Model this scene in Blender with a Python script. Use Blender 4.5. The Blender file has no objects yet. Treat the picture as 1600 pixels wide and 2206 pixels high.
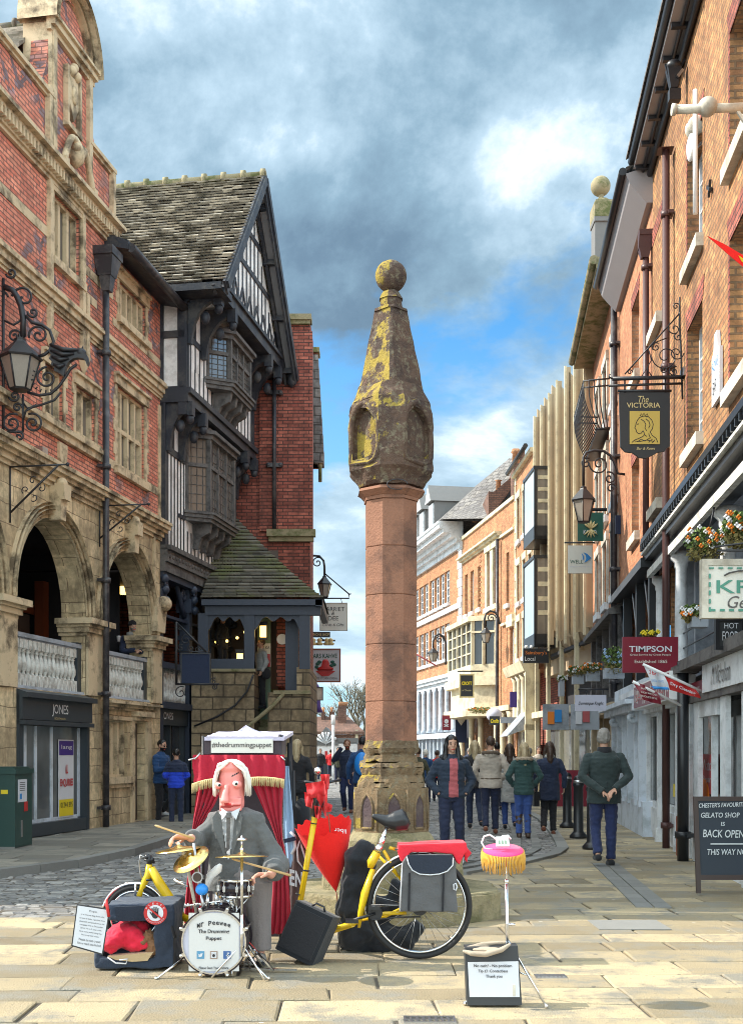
import bpy, bmesh, math, random
from mathutils import Vector, Matrix
rad = math.radians
sc = bpy.context.scene
COL = sc.collection
rnd = random.Random(11)
# ------------------------------------------------------------------ camera, sky, sun, exposure
FPX, HC, CX, HY = 2600.0, 1.45, 800.0, 1620.0     # focal length in photo pixels, eye height, principal column, horizon row
cam = bpy.data.objects.new('camera', bpy.data.cameras.new('camera')); COL.objects.link(cam)
cam.location = (0, 0, HC); cam.rotation_euler = (rad(90), 0, 0)
cam.data.sensor_fit = 'VERTICAL'; cam.data.sensor_height = 36.0
cam.data.lens = 36.0 * FPX / 2206.0; cam.data.shift_y = (HY - 1103.0) / 2206.0
cam.data.clip_end = 2000; cam.data.clip_start = 0.1
sc.camera = cam
sc.view_settings.view_transform = 'Standard'; sc.view_settings.look = 'None'
sc.view_settings.gamma = 1.0; sc.cycles.filter_width = 1.0; sc.view_settings.exposure = 0.58
SUN_DIR = Vector((-0.985, 0.10, 0)).normalized() * math.cos(rad(40)) + Vector((0, 0, math.sin(rad(40))))
sun = bpy.data.objects.new('sun', bpy.data.lights.new('sun', 'SUN')); COL.objects.link(sun)
sun.data.energy = 5.0; sun.data.angle = rad(0.5); sun.data.color = (1.0, 0.93, 0.82)
sun.rotation_euler = SUN_DIR.to_track_quat('Z', 'Y').to_euler()
world = bpy.data.worlds.new('World'); sc.world = world; world.use_nodes = True
nt = world.node_tree; nt.nodes.clear()
def N(nt, t, **kw):
 n = nt.nodes.new(t)
 for k, v in kw.items():
  if k.startswith('i_'):
   key = k[2:]
   n.inputs[int(key) if key.isdigit() else key.replace('_', ' ')].default_value = v
  else: setattr(n, k, v)
 return n
def L(nt, a, b): nt.links.new(a, b)
def ramp(nt, fac, stops):
 r = nt.nodes.new('ShaderNodeValToRGB'); el = r.color_ramp.elements
 while len(el) < len(stops): el.new(0.5)
 for e, (p, c) in zip(el, stops):
  e.position = p; e.color = (c[0], c[1], c[2], 1) if isinstance(c, (tuple, list)) else (c, c, c, 1)
 L(nt, fac, r.inputs[0]); return r.outputs[0]
def mathn(nt, op, a, b=None, clamp=False):
 n = nt.nodes.new('ShaderNodeMath'); n.operation = op; n.use_clamp = clamp
 for i, x in enumerate((a, b)):
  if x is None: continue
  if isinstance(x, (int, float)): n.inputs[i].default_value = x
  else: L(nt, x, n.inputs[i])
 return n.outputs[0]
def mixc(nt, fac, a, b, mode='MIX'):
 n = nt.nodes.new('ShaderNodeMix'); n.data_type = 'RGBA'; n.blend_type = mode
 for i, x in ((0, fac), (6, a), (7, b)):
  if isinstance(x, (int, float)): n.inputs[i].default_value = x if i == 0 else (x, x, x, 1)
  elif isinstance(x, (tuple, list)): n.inputs[i].default_value = (x[0], x[1], x[2], 1)
  else: L(nt, x, n.inputs[i])
 return n.outputs[2]
SKY_A, SKY_B = (-15.89, 16.43, -4.87), (5.92, -38.95, -22.66)
def build_sky():
 tc = N(nt, 'ShaderNodeTexCoord'); sep = N(nt, 'ShaderNodeSeparateXYZ'); L(nt, tc.outputs['Generated'], sep.inputs[0])
 zz = mathn(nt, 'ADD', mathn(nt, 'MAXIMUM', sep.outputs[2], 0.0), 0.32)
 cb = N(nt, 'ShaderNodeCombineXYZ'); L(nt, mathn(nt, 'DIVIDE', sep.outputs[0], zz), cb.inputs[0])
 L(nt, mathn(nt, 'DIVIDE', sep.outputs[1], zz), cb.inputs[1]); cb.inputs[2].default_value = 3.7
 mb = N(nt, 'ShaderNodeMapping'); mb.inputs['Location'].default_value = SKY_A; L(nt, cb.outputs[0], mb.inputs[0])
 big = N(nt, 'ShaderNodeTexNoise', i_Scale=1.7, i_Detail=12.0, i_Roughness=0.58, i_Distortion=0.25); L(nt, mb.outputs[0], big.inputs['Vector'])
 mp = N(nt, 'ShaderNodeMapping'); mp.inputs['Location'].default_value = SKY_B; L(nt, cb.outputs[0], mp.inputs[0])
 tone = N(nt, 'ShaderNodeTexNoise', i_Scale=1.5, i_Detail=14.0, i_Roughness=0.62, i_Distortion=0.25); L(nt, mp.outputs[0], tone.inputs['Vector'])
 cloud = ramp(nt, tone.outputs[0], [(0.26, (0.085, 0.15, 0.225)), (0.37, (0.135, 0.215, 0.30)), (0.45, (0.22, 0.34, 0.44)), (0.52, (0.39, 0.53, 0.64)), (0.59, (0.78, 0.87, 0.91))])
 sky = N(nt, 'ShaderNodeTexSky', sky_type='NISHITA', sun_disc=False, sun_elevation=rad(40), sun_rotation=rad(-84))
 blue = mixc(nt, 1.0, sky.outputs[0], (0.055, 0.125, 0.165), 'MULTIPLY')
 cover = ramp(nt, big.outputs[0], [(0.38, 0.0), (0.46, 1.0)])
 # paler air low over the horizon
 low = ramp(nt, sep.outputs[2], [(0.0, 0.6), (0.34, 0.0)])
 c = mixc(nt, cover, blue, cloud)
 c = mixc(nt, low, c, (0.50, 0.66, 0.78))
 # added fill: unseen sky behind the viewer and overhead brightened and warmed
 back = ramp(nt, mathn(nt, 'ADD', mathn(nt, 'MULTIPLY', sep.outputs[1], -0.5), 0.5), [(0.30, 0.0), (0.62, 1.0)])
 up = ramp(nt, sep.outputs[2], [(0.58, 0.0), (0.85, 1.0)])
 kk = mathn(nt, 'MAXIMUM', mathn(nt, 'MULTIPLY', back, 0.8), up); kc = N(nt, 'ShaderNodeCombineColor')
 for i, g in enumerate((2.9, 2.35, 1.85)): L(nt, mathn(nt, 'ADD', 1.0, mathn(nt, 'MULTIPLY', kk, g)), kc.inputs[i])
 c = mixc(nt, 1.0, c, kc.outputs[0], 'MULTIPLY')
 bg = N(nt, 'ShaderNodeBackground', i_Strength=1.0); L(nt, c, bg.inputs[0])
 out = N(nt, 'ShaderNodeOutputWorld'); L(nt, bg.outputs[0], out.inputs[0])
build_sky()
# ------------------------------------------------------------------ geometry helpers
def G(px, py):
 z = HC * FPX / (py - HY); return Vector(((px - CX) / FPX * z, z, 0))
def P(px, py, z): return Vector(((px - CX) / FPX * z, z, HC - (py - HY) / FPX * z))
BASE = {}
class MB:
 def __init__(s, T=None):
  s.v = []; s.f = []; s.mi = []; s.sm = []; s.tint = []; s.T = T if T is not None else Matrix(); s.m = 0; s.c = 0.5; s.smooth = False
 def face(s, idx, smooth=None):
  s.f.append(tuple(idx)); s.mi.append(s.m); s.sm.append(s.smooth if smooth is None else smooth); s.tint.append(s.c)
 def pts(s, ps):
  b = len(s.v); s.v.extend([s.T @ Vector(p) for p in ps]); return b
 def poly(s, ps):
  b = s.pts(ps); s.face(range(b, b + len(ps)), False)
 def box(s, x0, x1, y0, y1, z0, z1):
  if x0 > x1: x0, x1 = x1, x0
  if y0 > y1: y0, y1 = y1, y0
  if z0 > z1: z0, z1 = z1, z0
  b = s.pts([(x0,y0,z0),(x1,y0,z0),(x1,y1,z0),(x0,y1,z0),(x0,y0,z1),(x1,y0,z1),(x1,y1,z1),(x0,y1,z1)])
  for q in ((0,3,2,1),(4,5,6,7),(0,1,5,4),(1,2,6,5),(2,3,7,6),(3,0,4,7)): s.face([b+i for i in q], False)
 def frustum(s, c, w0, d0, w1, d1, z0, z1):
  x, y = c
  b = s.pts([(x-w0,y-d0,z0),(x+w0,y-d0,z0),(x+w0,y+d0,z0),(x-w0,y+d0,z0),(x-w1,y-d1,z1),(x+w1,y-d1,z1),(x+w1,y+d1,z1),(x-w1,y+d1,z1)])
  for q in ((0,3,2,1),(4,5,6,7),(0,1,5,4),(1,2,6,5),(2,3,7,6),(3,0,4,7)): s.face([b+i for i in q], False)
 def prism(s, pts, ext):
  e = Vector(ext); n = len(pts); b = s.pts(pts); b2 = s.pts([Vector(p) + e for p in pts])
  s.face(range(b, b + n), False); s.face(range(b2 + n - 1, b2 - 1, -1), False)
  for i in range(n): s.face((b + i, b + (i + 1) % n, b2 + (i + 1) % n, b2 + i), False)
 def bar(s, p, q, w, h=None, up=(0, 0, 1)):
  p = Vector(p); q = Vector(q); h = h or w; d = (q - p).normalized(); u = Vector(up)
  if abs(d.dot(u)) > 0.98: u = Vector((1, 0, 0)) if abs(d.x) < 0.9 else Vector((0, 1, 0))
  a = d.cross(u).normalized(); u = a.cross(d).normalized()
  cs = [a*w/2+u*h/2, -a*w/2+u*h/2, -a*w/2-u*h/2, a*w/2-u*h/2]
  s.prism([p + c for c in cs], q - p)
 def tube(s, pts, r, n=8, closed=False, flat=1.0):
  pts = [Vector(p) for p in pts]; m = len(pts); rs = r if isinstance(r, (list, tuple)) else [r] * m
  rings = []; pa = None
  for i in range(m):
   if closed: d = pts[(i + 1) % m] - pts[i - 1]
   else: d = pts[min(i + 1, m - 1)] - pts[max(i - 1, 0)]
   if d.length < 1e-9: d = Vector((0, 0, 1))
   d.normalize()
   if pa is None:
    ref = Vector((0, 0, 1)) if abs(d.z) < 0.9 else Vector((1, 0, 0)); a = d.cross(ref).normalized()
   else:
    a = pa - d * pa.dot(d); a = a.normalized() if a.length > 1e-6 else d.orthogonal().normalized()
   pa = a; b = d.cross(a)
   rings.append(s.pts([pts[i] + (a * math.cos(2*math.pi*k/n) + b * math.sin(2*math.pi*k/n) * flat) * rs[i] for k in range(n)]))
  for i in range(m if closed else m - 1):
   a, b = rings[i], rings[(i + 1) % m]
   for k in range(n): s.face((a + k, a + (k+1) % n, b + (k+1) % n, b + k), True)
  if not closed:
   s.face([rings[0] + k for k in range(n)][::-1], False); s.face([rings[-1] + k for k in range(n)], False)
 def cyl(s, p, q, r, r2=None, n=12): s.tube([p, q], [r, r if r2 is None else r2], n)
 def lathe(s, prof, c=(0, 0, 0), n=16, sx=1, sy=1, a0=0.0, smooth=True):
  rings = []
  for r, z in prof: rings.append(s.pts([(c[0] + r*sx*math.cos(a0 + 2*math.pi*k/n), c[1] + r*sy*math.sin(a0 + 2*math.pi*k/n), c[2] + z) for k in range(n)]))
  for a, b in zip(rings, rings[1:]):
   for k in range(n): s.face((a + k, a + (k+1) % n, b + (k+1) % n, b + k), smooth)
  s.face([rings[0] + k for k in range(n)][::-1], False); s.face([rings[-1] + k for k in range(n)], False)
 def sph(s, c, r, n=14, m=8, rot=None):
  c = Vector(c); r = Vector((r, r, r)) if not isinstance(r, (tuple, list, Vector)) else Vector(r); M3 = rot or Matrix.Identity(3)
  rings = []
  for j in range(1, m):
   t = math.pi * j / m
   rings.append(s.pts([c + M3 @ Vector((r.x*math.sin(t)*math.cos(2*math.pi*k/n), r.y*math.sin(t)*math.sin(2*math.pi*k/n), r.z*math.cos(t))) for k in range(n)]))
  top = s.pts([c + M3 @ Vector((0, 0, r.z))]); bot = s.pts([c - M3 @ Vector((0, 0, r.z))])
  for k in range(n): s.face((top, rings[0] + k, rings[0] + (k+1) % n), True); s.face((bot, rings[-1] + (k+1) % n, rings[-1] + k), True)
  for a, b in zip(rings, rings[1:]):
   for k in range(n): s.face((a + k, b + k, b + (k+1) % n, a + (k+1) % n), True)
 def caps(s, p, q, r0, r1, n=10):
  p = Vector(p); q = Vector(q); s.tube([p, q], [r0, r1], n); s.sph(p, r0 * 1.0, n, 6); s.sph(q, r1 * 1.0, n, 6)
 def build(s, name, mats, parent=None, base=None, kind=None, recalc=True):
  if not isinstance(mats, (list, tuple)): mats = [mats]
  b = BASE.get(parent.name, Vector((0, 0, 0))) if parent is not None else Vector(base or (0, 0, 0))
  me = bpy.data.meshes.new(name)
  me.from_pydata([v - b for v in s.v], [], s.f)
  for mm in mats: me.materials.append(M[mm] if isinstance(mm, str) else mm)
  me.polygons.foreach_set('material_index', s.mi); me.polygons.foreach_set('use_smooth', s.sm)
  if recalc:
   bm = bmesh.new(); bm.from_mesh(me); bmesh.ops.recalc_face_normals(bm, faces=bm.faces); bm.to_mesh(me); bm.free()
  at = me.attributes.new('tint', 'FLOAT', 'FACE'); at.data.foreach_set('value', s.tint)
  uv = me.uv_layers.new(name='uv'); buf = [0.0] * (len(me.loops) * 2)
  Z = Vector((0, 0, 1)); vs = me.vertices
  for p in me.polygons:
   n = p.normal
   t = Z.cross(n)
   if t.length < 0.05: t = Vector((1, 0, 0)); bb = Vector((0, 1, 0))
   else: t.normalize(); bb = n.cross(t)
   for li in p.loop_indices:
    co = vs[me.loops[li].vertex_index].co + b
    buf[2*li] = co.dot(t); buf[2*li+1] = co.dot(bb)
  uv.data.foreach_set('uv', buf)
  o = bpy.data.objects.new(name, me); COL.objects.link(o)
  if parent is not None: o.parent = parent
  else: o.location = b
  BASE[o.name] = b
  if kind: o['kind'] = kind
  return o
def tag(o, label, cat, group=None):
 o['label'] = label; o['category'] = cat
 if group: o['group'] = group
 return o
def thing(name, label, cat, loc=(0, 0, 0), group=None):
 o = bpy.data.objects.new(name, None); COL.objects.link(o); o.location = loc; o.empty_display_size = 0.2
 BASE[o.name] = Vector(loc); return tag(o, label, cat, group)
def copy_tree(o, loc=None, rz=None, label=None, group=None, parent=None, scale=None):
 c = o.copy(); COL.objects.link(c)
 if parent is not None: c.parent = parent
 if loc is not None: c.location = loc
 if rz is not None: c.rotation_euler = (0, 0, rz)
 if scale is not None: c.scale = (scale,) * 3
 if label: c['label'] = label
 if group: c['group'] = group
 for ch in list(o.children): copy_tree(ch, parent=c)
 return c
# ------------------------------------------------------------------ materials
M = {}
def newmat(name):
 m = bpy.data.materials.new(name); m.use_nodes = True; M[name] = m; t = m.node_tree; t.nodes.clear()
 bs = t.nodes.new('ShaderNodeBsdfPrincipled'); o = t.nodes.new('ShaderNodeOutputMaterial'); L(t, bs.outputs[0], o.inputs[0])
 return m, t, bs
def pos(t): return N(t, 'ShaderNodeNewGeometry').outputs['Position']
def noise(t, vec, scale, detail=4.0, rough=0.6, dist=0.0):
 n = N(t, 'ShaderNodeTexNoise', i_Scale=scale, i_Detail=detail, i_Roughness=rough, i_Distortion=dist); L(t, vec, n.inputs['Vector']); return n.outputs[0]
def bump(t, bs, h, strength=0.3, dist=0.01):
 b = N(t, 'ShaderNodeBump', i_Strength=strength, i_Distance=dist); L(t, h, b.inputs['Height']); L(t, b.outputs[0], bs.inputs['Normal'])
def dk(c, k): return tuple(x * k for x in c)
def mat(name, col, rough=0.7, var=0.25, scale=5.0, bmp=0.15, metal=0.0, tint=0.0, dirt=None, dirts=1.2, emit=0.0, spec=None, coat=0.0, fine=60.0, sheen=0.0, gum=False):
 m, t, bs = newmat(name); p = pos(t)
 n1 = noise(t, p, scale, 5.0, 0.65); n2 = noise(t, p, fine, 2.0)
 c = mixc(t, n1, dk(col, 1 - var), dk(col, 1 + var))
 c = mixc(t, 0.5, c, mixc(t, n2, dk(col, 1 - var * .7), dk(col, 1 + var * .7)))
 if tint:
  a = N(t, 'ShaderNodeAttribute', attribute_name='tint')
  c = mixc(t, 1.0, c, ramp(t, a.outputs['Fac'], [(0, 1 - tint), (1, 1 + tint)]), 'MULTIPLY')
 if dirt:
  d = ramp(t, noise(t, p, dirts, 6.0, 0.7), [(0.47, 0.0), (0.62, 1.0)]); c = mixc(t, d, c, dirt)
 if gum:
  for sc_, r_, gc in ((2.3, .035, (0.50, 0.47, 0.40)), (3.1, .05, (0.12, 0.10, 0.08)), (14.0, .12, (0.20, 0.165, 0.11))):
   vo = N(t, 'ShaderNodeTexVoronoi', i_Scale=sc_); L(t, p, vo.inputs['Vector']); c = mixc(t, ramp(t, vo.outputs['Distance'], [(r_, .7), (r_ * 1.25, 0)]), c, gc)
 L(t, c, bs.inputs['Base Color'])
 bs.inputs['Roughness'].default_value = rough; bs.inputs['Metallic'].default_value = metal
 if spec is not None: bs.inputs['Specular IOR Level'].default_value = spec
 if coat: bs.inputs['Coat Weight'].default_value = coat; bs.inputs['Coat Roughness'].default_value = 0.1
 if sheen: bs.inputs['Sheen Weight'].default_value = sheen
 if emit: L(t, c, bs.inputs['Emission Color']); bs.inputs['Emission Strength'].default_value = emit
 if bmp: bump(t, bs, mathn(t, 'ADD', n2, mathn(t, 'MULTIPLY', n1, 2.0)), bmp, 0.01)
 return m
def lichened(name, col, dark, amt):
 m, t, bs = newmat(name); g = N(t, 'ShaderNodeNewGeometry'); p = g.outputs['Position']; sp = N(t, 'ShaderNodeSeparateXYZ'); L(t, g.outputs['True Normal'], sp.inputs[0])
 n1 = noise(t, p, 7.0, 8.0, 0.7); c = mixc(t, n1, dk(col, .45), dk(col, 1.6)); c = mixc(t, ramp(t, noise(t, p, 3.0, 6.0, .7), [(.45, 0), (.62, .8)]), c, dark)
 pale = ramp(t, noise(t, p, 16.0, 6.0, .75), [(.52, 0), (.60, .65)]); c = mixc(t, pale, c, (0.21, 0.18, 0.12))
 k = mathn(t, 'ADD', noise(t, p, 5.0, 8.0, .7), mathn(t, 'ADD', mathn(t, 'MULTIPLY', sp.outputs[0], -.16), mathn(t, 'MULTIPLY', sp.outputs[2], .14)))
 c = mixc(t, ramp(t, k, [(amt, 0), (amt + .05, .95)]), c, mixc(t, noise(t, p, 25.0, 4.0), (0.20, 0.145, 0.03), (0.46, 0.33, 0.05)))
 L(t, c, bs.inputs['Base Color']); bs.inputs['Roughness'].default_value = .95; bump(t, bs, mathn(t, 'ADD', n1, noise(t, p, 40.0, 4.0, .7)), 1.0, .02)
def brick(name, c1, c2, mortar, w=0.225, h=0.075, ms=0.01, dirt=(0.05, 0.035, 0.03), dirtamt=0.5, diaper=None, bmp=0.6, var=0.5, rough=0.85, lichen=None, squash=1.0):
 m, t, bs = newmat(name); p = pos(t)
 uv = N(t, 'ShaderNodeUVMap', uv_map='uv').outputs[0]
 wob = N(t, 'ShaderNodeVectorMath', operation='ADD'); L(t, uv, wob.inputs[0])
 wn = N(t, 'ShaderNodeTexNoise', i_Scale=3.0, i_Detail=2.0); L(t, uv, wn.inputs['Vector'])
 ws = N(t, 'ShaderNodeVectorMath', operation='SCALE'); L(t, wn.outputs[1], ws.inputs[0]); ws.inputs['Scale'].default_value = h * 0.22; L(t, ws.outputs[0], wob.inputs[1])
 b = N(t, 'ShaderNodeTexBrick', i_Scale=1.0, i_Mortar_Size=ms, i_Mortar_Smooth=0.25, i_Bias=0.0, i_Brick_Width=w, i_Row_Height=h)
 b.inputs['Color1'].default_value = (*c1, 1); b.inputs['Color2'].default_value = (*c2, 1); b.inputs['Mortar'].default_value = (*mortar, 1)
 L(t, wob.outputs[0], b.inputs['Vector'])
 c = b.outputs[0]
 cell = N(t, 'ShaderNodeTexBrick', i_Scale=1.0, i_Mortar_Size=0.0, i_Brick_Width=w, i_Row_Height=h, i_Bias=0.0)
 cell.inputs['Color1'].default_value = (0, 0, 0, 1); cell.inputs['Color2'].default_value = (1, 1, 1, 1); L(t, wob.outputs[0], cell.inputs['Vector'])
 if diaper:
  sp = N(t, 'ShaderNodeSeparateXYZ'); L(t, uv, sp.inputs[0])
  per = 1.35
  a1 = mathn(t, 'ABSOLUTE', mathn(t, 'SUBTRACT', mathn(t, 'FRACT', mathn(t, 'DIVIDE', sp.outputs[0], per)), 0.5))
  a2 = mathn(t, 'ABSOLUTE', mathn(t, 'SUBTRACT', mathn(t, 'FRACT', mathn(t, 'DIVIDE', sp.outputs[1], per)), 0.5))
  dm = mathn(t, 'ABSOLUTE', mathn(t, 'SUBTRACT', mathn(t, 'FRACT', mathn(t, 'MULTIPLY', mathn(t, 'ADD', a1, a2), 2.6)), 0.5))
  dsel = ramp(t, mathn(t, 'ADD', dm, mathn(t, 'MULTIPLY', cell.outputs[0], 0.35)), [(0.47, 0.0), (0.49, 1.0)])
  patch = ramp(t, noise(t, p, 0.45, 1.0), [(0.50, 0.0), (0.54, 1.0)])
  sel = mathn(t, 'MULTIPLY', mathn(t, 'MULTIPLY', dsel, patch), mathn(t, 'SUBTRACT', 1.0, b.outputs['Fac']))
  c = mixc(t, sel, c, mixc(t, cell.outputs[0], diaper, dk(diaper, 3.0)))
 big = noise(t, p, 1.3, 6.0, 0.7)
 c = mixc(t, 1.0, c, ramp(t, big, [(0.3, 1 - var * .6), (0.7, 1 + var * .5)]), 'MULTIPLY')
 soot = ramp(t, noise(t, p, 0.8, 7.0, 0.75), [(0.44, 0.0), (0.60, min(.55, dirtamt))]); c = mixc(t, soot, c, mixc(t, 0.45, dk(c1, 0.55), dirt)); c = mixc(t, 1.0, c, ramp(t, noise(t, p, 9.0, 3.0, .6), [(0.3, .72), (.7, 1.28)]), 'MULTIPLY')
 # dirt runs down the wall: noise stretched along the vertical
 mp = N(t, 'ShaderNodeMapping'); mp.inputs['Scale'].default_value = (2.2, 2.2, 0.35); L(t, p, mp.inputs[0])
 st = ramp(t, noise(t, mp.outputs[0], 1.0, 6.0, 0.7), [(0.5, 0.0), (0.72, dirtamt)])
 c = mixc(t, st, c, dirt)
 if lichen: c = mixc(t, ramp(t, noise(t, p, 2.6, 6.0, 0.75), [(0.52, 0.0), (0.62, 0.8)]), c, lichen)
 L(t, c, bs.inputs['Base Color']); bs.inputs['Roughness'].default_value = rough
 hgt = mathn(t, 'ADD', mathn(t, 'MULTIPLY', mathn(t, 'SUBTRACT', 1.0, b.outputs['Fac']), 1.0), mathn(t, 'MULTIPLY', noise(t, p, 45.0, 3.0), 0.5))
 bump(t, bs, hgt, bmp, 0.012)
 return m
def glass(name, col, rough=0.06, spec=0.6, var=0.3):
 m, t, bs = newmat(name); p = pos(t)
 n = noise(t, p, 1.7, 2.0); c = mixc(t, n, dk(col, 1 - var), dk(col, 1 + var)); L(t, c, bs.inputs['Base Color'])
 bs.inputs['Roughness'].default_value = rough; bs.inputs['Specular IOR Level'].default_value = spec
 bs.inputs['IOR'].default_value = 1.6
 bump(t, bs, noise(t, p, 3.0, 1.0), 0.08, 0.02)
 return m
brick('brick_red', (0.62, 0.18, 0.115), (0.80, 0.32, 0.21), (0.19, 0.095, 0.075), diaper=(0.10, 0.075, 0.085), dirtamt=0.25, var=0.3)
brick('brick_plum', (0.27, 0.065, 0.045), (0.50, 0.15, 0.10), (0.07, 0.035, 0.03), h=0.085, w=0.26, ms=0.012, dirtamt=0.5)
brick('brick_orange', (0.36, 0.155, 0.065), (0.58, 0.30, 0.12), (0.25, 0.15, 0.08), h=0.085, w=0.245, ms=0.014, dirtamt=0.5, var=0.5, bmp=1.0)
brick('brick_salmon', (0.44, 0.165, 0.075), (0.58, 0.26, 0.125), (0.42, 0.23, 0.14), dirtamt=0.25, var=0.35)
brick('brick_far', (0.40, 0.16, 0.065), (0.58, 0.27, 0.12), (0.38, 0.22, 0.13), dirtamt=0.3, var=0.4)
brick('brick_brown', (0.16, 0.075, 0.05), (0.24, 0.12, 0.08), (0.07, 0.05, 0.04), dirtamt=0.4)
brick('sandstone', (0.58, 0.44, 0.26), (0.76, 0.60, 0.37), (0.22, 0.15, 0.09), w=0.62, h=0.31, ms=0.008, dirt=(0.10, 0.075, 0.05), dirtamt=0.75, bmp=0.35, var=0.4)
brick('stone_rough', (0.25, 0.18, 0.105), (0.37, 0.28, 0.17), (0.08, 0.06, 0.04), w=0.5, h=0.27, ms=0.018, dirt=(0.06, 0.045, 0.03), dirtamt=0.8, bmp=0.8, var=0.6)
mat('red_sandstone', (0.25, 0.115, 0.07), 0.9, 0.45, 4.0, 0.7, dirt=(0.125, 0.062, 0.042), dirts=2.2, fine=50.0)
mat('recess_shade', (0.075, 0.05, 0.055), 0.95, 0.5, 9.0, 0.8, dirt=(0.12, 0.09, 0.08), dirts=5.0)  # dark stone colour that carries the shade of carved hollows
mat('stone_trim', (0.64, 0.50, 0.32), 0.85, 0.25, 3.0, 0.3, dirt=(0.16, 0.12, 0.075), dirts=2.0)
mat('stone_mossy', (0.30, 0.25, 0.15), 0.9, 0.3, 4.0, 0.5, dirt=(0.10, 0.11, 0.035), dirts=2.5)
mat('stone_weathered', (0.155, 0.105, 0.08), 0.95, 0.55, 9.0, 1.2, dirt=(0.30, 0.25, 0.15), dirts=5.0, fine=35.0)
mat('stone_ochre', (0.34, 0.25, 0.13), 0.95, 0.4, 6.0, 0.9, dirt=(0.15, 0.12, 0.06), dirts=3.0, fine=35.0)
lichened('cross_stone', (0.105, 0.062, 0.043), (0.045, 0.03, 0.027), .62); lichened('cross_foot', (0.215, 0.145, 0.08), (0.10, 0.068, 0.042), .66); lichened('step_stone', (0.30, 0.25, 0.145), (0.11, 0.105, 0.045), .80)
mat('lichen', (0.42, 0.31, 0.07), 0.95, 0.6, 14.0, 1.2, dirt=(0.22, 0.20, 0.13), dirts=8.0, fine=40.0)
mat('stone_pale', (0.62, 0.58, 0.49), 0.85, 0.12, 3.0, 0.15, dirt=(0.36, 0.32, 0.26), dirts=1.6)
mat('stone_cream', (0.66, 0.58, 0.40), 0.8, 0.12, 3.0, 0.15, dirt=(0.45, 0.38, 0.26), dirts=1.8)
mat('white_paint', (0.72, 0.74, 0.76), 0.5, 0.08, 3.0, 0.06, dirt=(0.50, 0.51, 0.52), dirts=3.0)
mat('white_worn', (0.66, 0.66, 0.62), 0.6, 0.15, 8.0, 0.15, dirt=(0.40, 0.38, 0.34), dirts=5.0)
mat('grey_paint', (0.36, 0.39, 0.44), 0.5, 0.12, 4.0, 0.06, dirt=(0.22, 0.24, 0.27), dirts=2.0)
mat('grey_blue_paint', (0.60, 0.66, 0.74), 0.5, 0.08, 4.0, 0.06, dirt=(0.38, 0.42, 0.46), dirts=2.0)
mat('dark_timber', (0.022, 0.025, 0.036), 0.55, 0.5, 10.0, 0.35, dirt=(0.065, 0.062, 0.062), dirts=3.0)
mat('timber_blue', (0.030, 0.040, 0.066), 0.5, 0.4, 9.0, 0.2)
mat('timber_grey', (0.13, 0.12, 0.115), 0.75, 0.4, 12.0, 0.5, dirt=(0.055, 0.05, 0.05), dirts=4.0)
mat('plaster', (0.86, 0.84, 0.82), 0.85, 0.06, 2.0, 0.1, dirt=(0.55, 0.52, 0.50), dirts=1.5)
mat('soffit', (0.34, 0.32, 0.33), 0.85, 0.15, 2.0, 0.1)
mat('iron', (0.020, 0.020, 0.024), 0.42, 0.3, 10.0, 0.15, spec=0.5)
mat('iron_pipe', (0.030, 0.028, 0.034), 0.4, 0.4, 6.0, 0.15, dirt=(0.09, 0.08, 0.08), dirts=4.0)
mat('pipe_rust', (0.075, 0.032, 0.030), 0.45, 0.3, 6.0, 0.1)
mat('chrome', (0.75, 0.75, 0.76), 0.16, 0.08, 8.0, 0.05, metal=1.0)
mat('steel', (0.45, 0.45, 0.46), 0.35, 0.2, 8.0, 0.08, metal=1.0)
mat('brass', (0.80, 0.60, 0.22), 0.24, 0.15, 30.0, 0.1, metal=1.0)
mat('black_paint', (0.014, 0.015, 0.018), 0.35, 0.3, 6.0, 0.08)
mat('shop_dark', (0.035, 0.045, 0.055), 0.4, 0.25, 5.0, 0.05)
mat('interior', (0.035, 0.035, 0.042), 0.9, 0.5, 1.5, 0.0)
mat('interior_warm', (0.13, 0.10, 0.085), 0.9, 0.5, 1.5, 0.0)
mat('roof_tile', (0.36, 0.32, 0.26), 0.9, 0.35, 7.0, 0.5, tint=0.5, dirt=(0.13, 0.115, 0.085), dirts=2.2)
mat('roof_moss', (0.135, 0.12, 0.095), 0.9, 0.45, 5.0, 0.6, tint=0.45, dirt=(0.13, 0.135, 0.055), dirts=1.3)
mat('slate', (0.17, 0.165, 0.16), 0.7, 0.25, 6.0, 0.3, tint=0.25)
brick('slate_far', (0.15, 0.14, 0.14), (0.24, 0.22, 0.20), (0.06, 0.055, 0.05), w=0.35, h=0.26, ms=0.02)
mat('mortar', (0.085, 0.07, 0.052), 0.95, 0.3, 20.0, 0.4)
mat('flag_stone', (0.325, 0.258, 0.158), 0.75, 0.42, 2.6, 0.9, tint=0.45, gum=True, dirt=(0.22, 0.20, 0.16), dirts=2.4, fine=75.0)
mat('flag_grey', (0.235, 0.215, 0.175), 0.75, 0.25, 3.0, 0.4, tint=0.32, dirt=(0.17, 0.16, 0.14), dirts=2.5)
mat('sett', (0.235, 0.222, 0.205), 0.6, 0.30, 9.0, 0.5, tint=0.42, dirt=(0.11, 0.11, 0.115), dirts=5.0)
mat('kerb_stone', (0.22, 0.215, 0.20), 0.7, 0.25, 5.0, 0.3, tint=0.2)
mat('concrete', (0.42, 0.32, 0.205), 0.85, 0.12, 2.0, 0.2, dirt=(0.36, 0.28, 0.19), dirts=0.9)
mat('green_metal', (0.018, 0.058, 0.050), 0.42, 0.25, 4.0, 0.08)
glass('glass_dark', (0.030, 0.034, 0.040))
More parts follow.
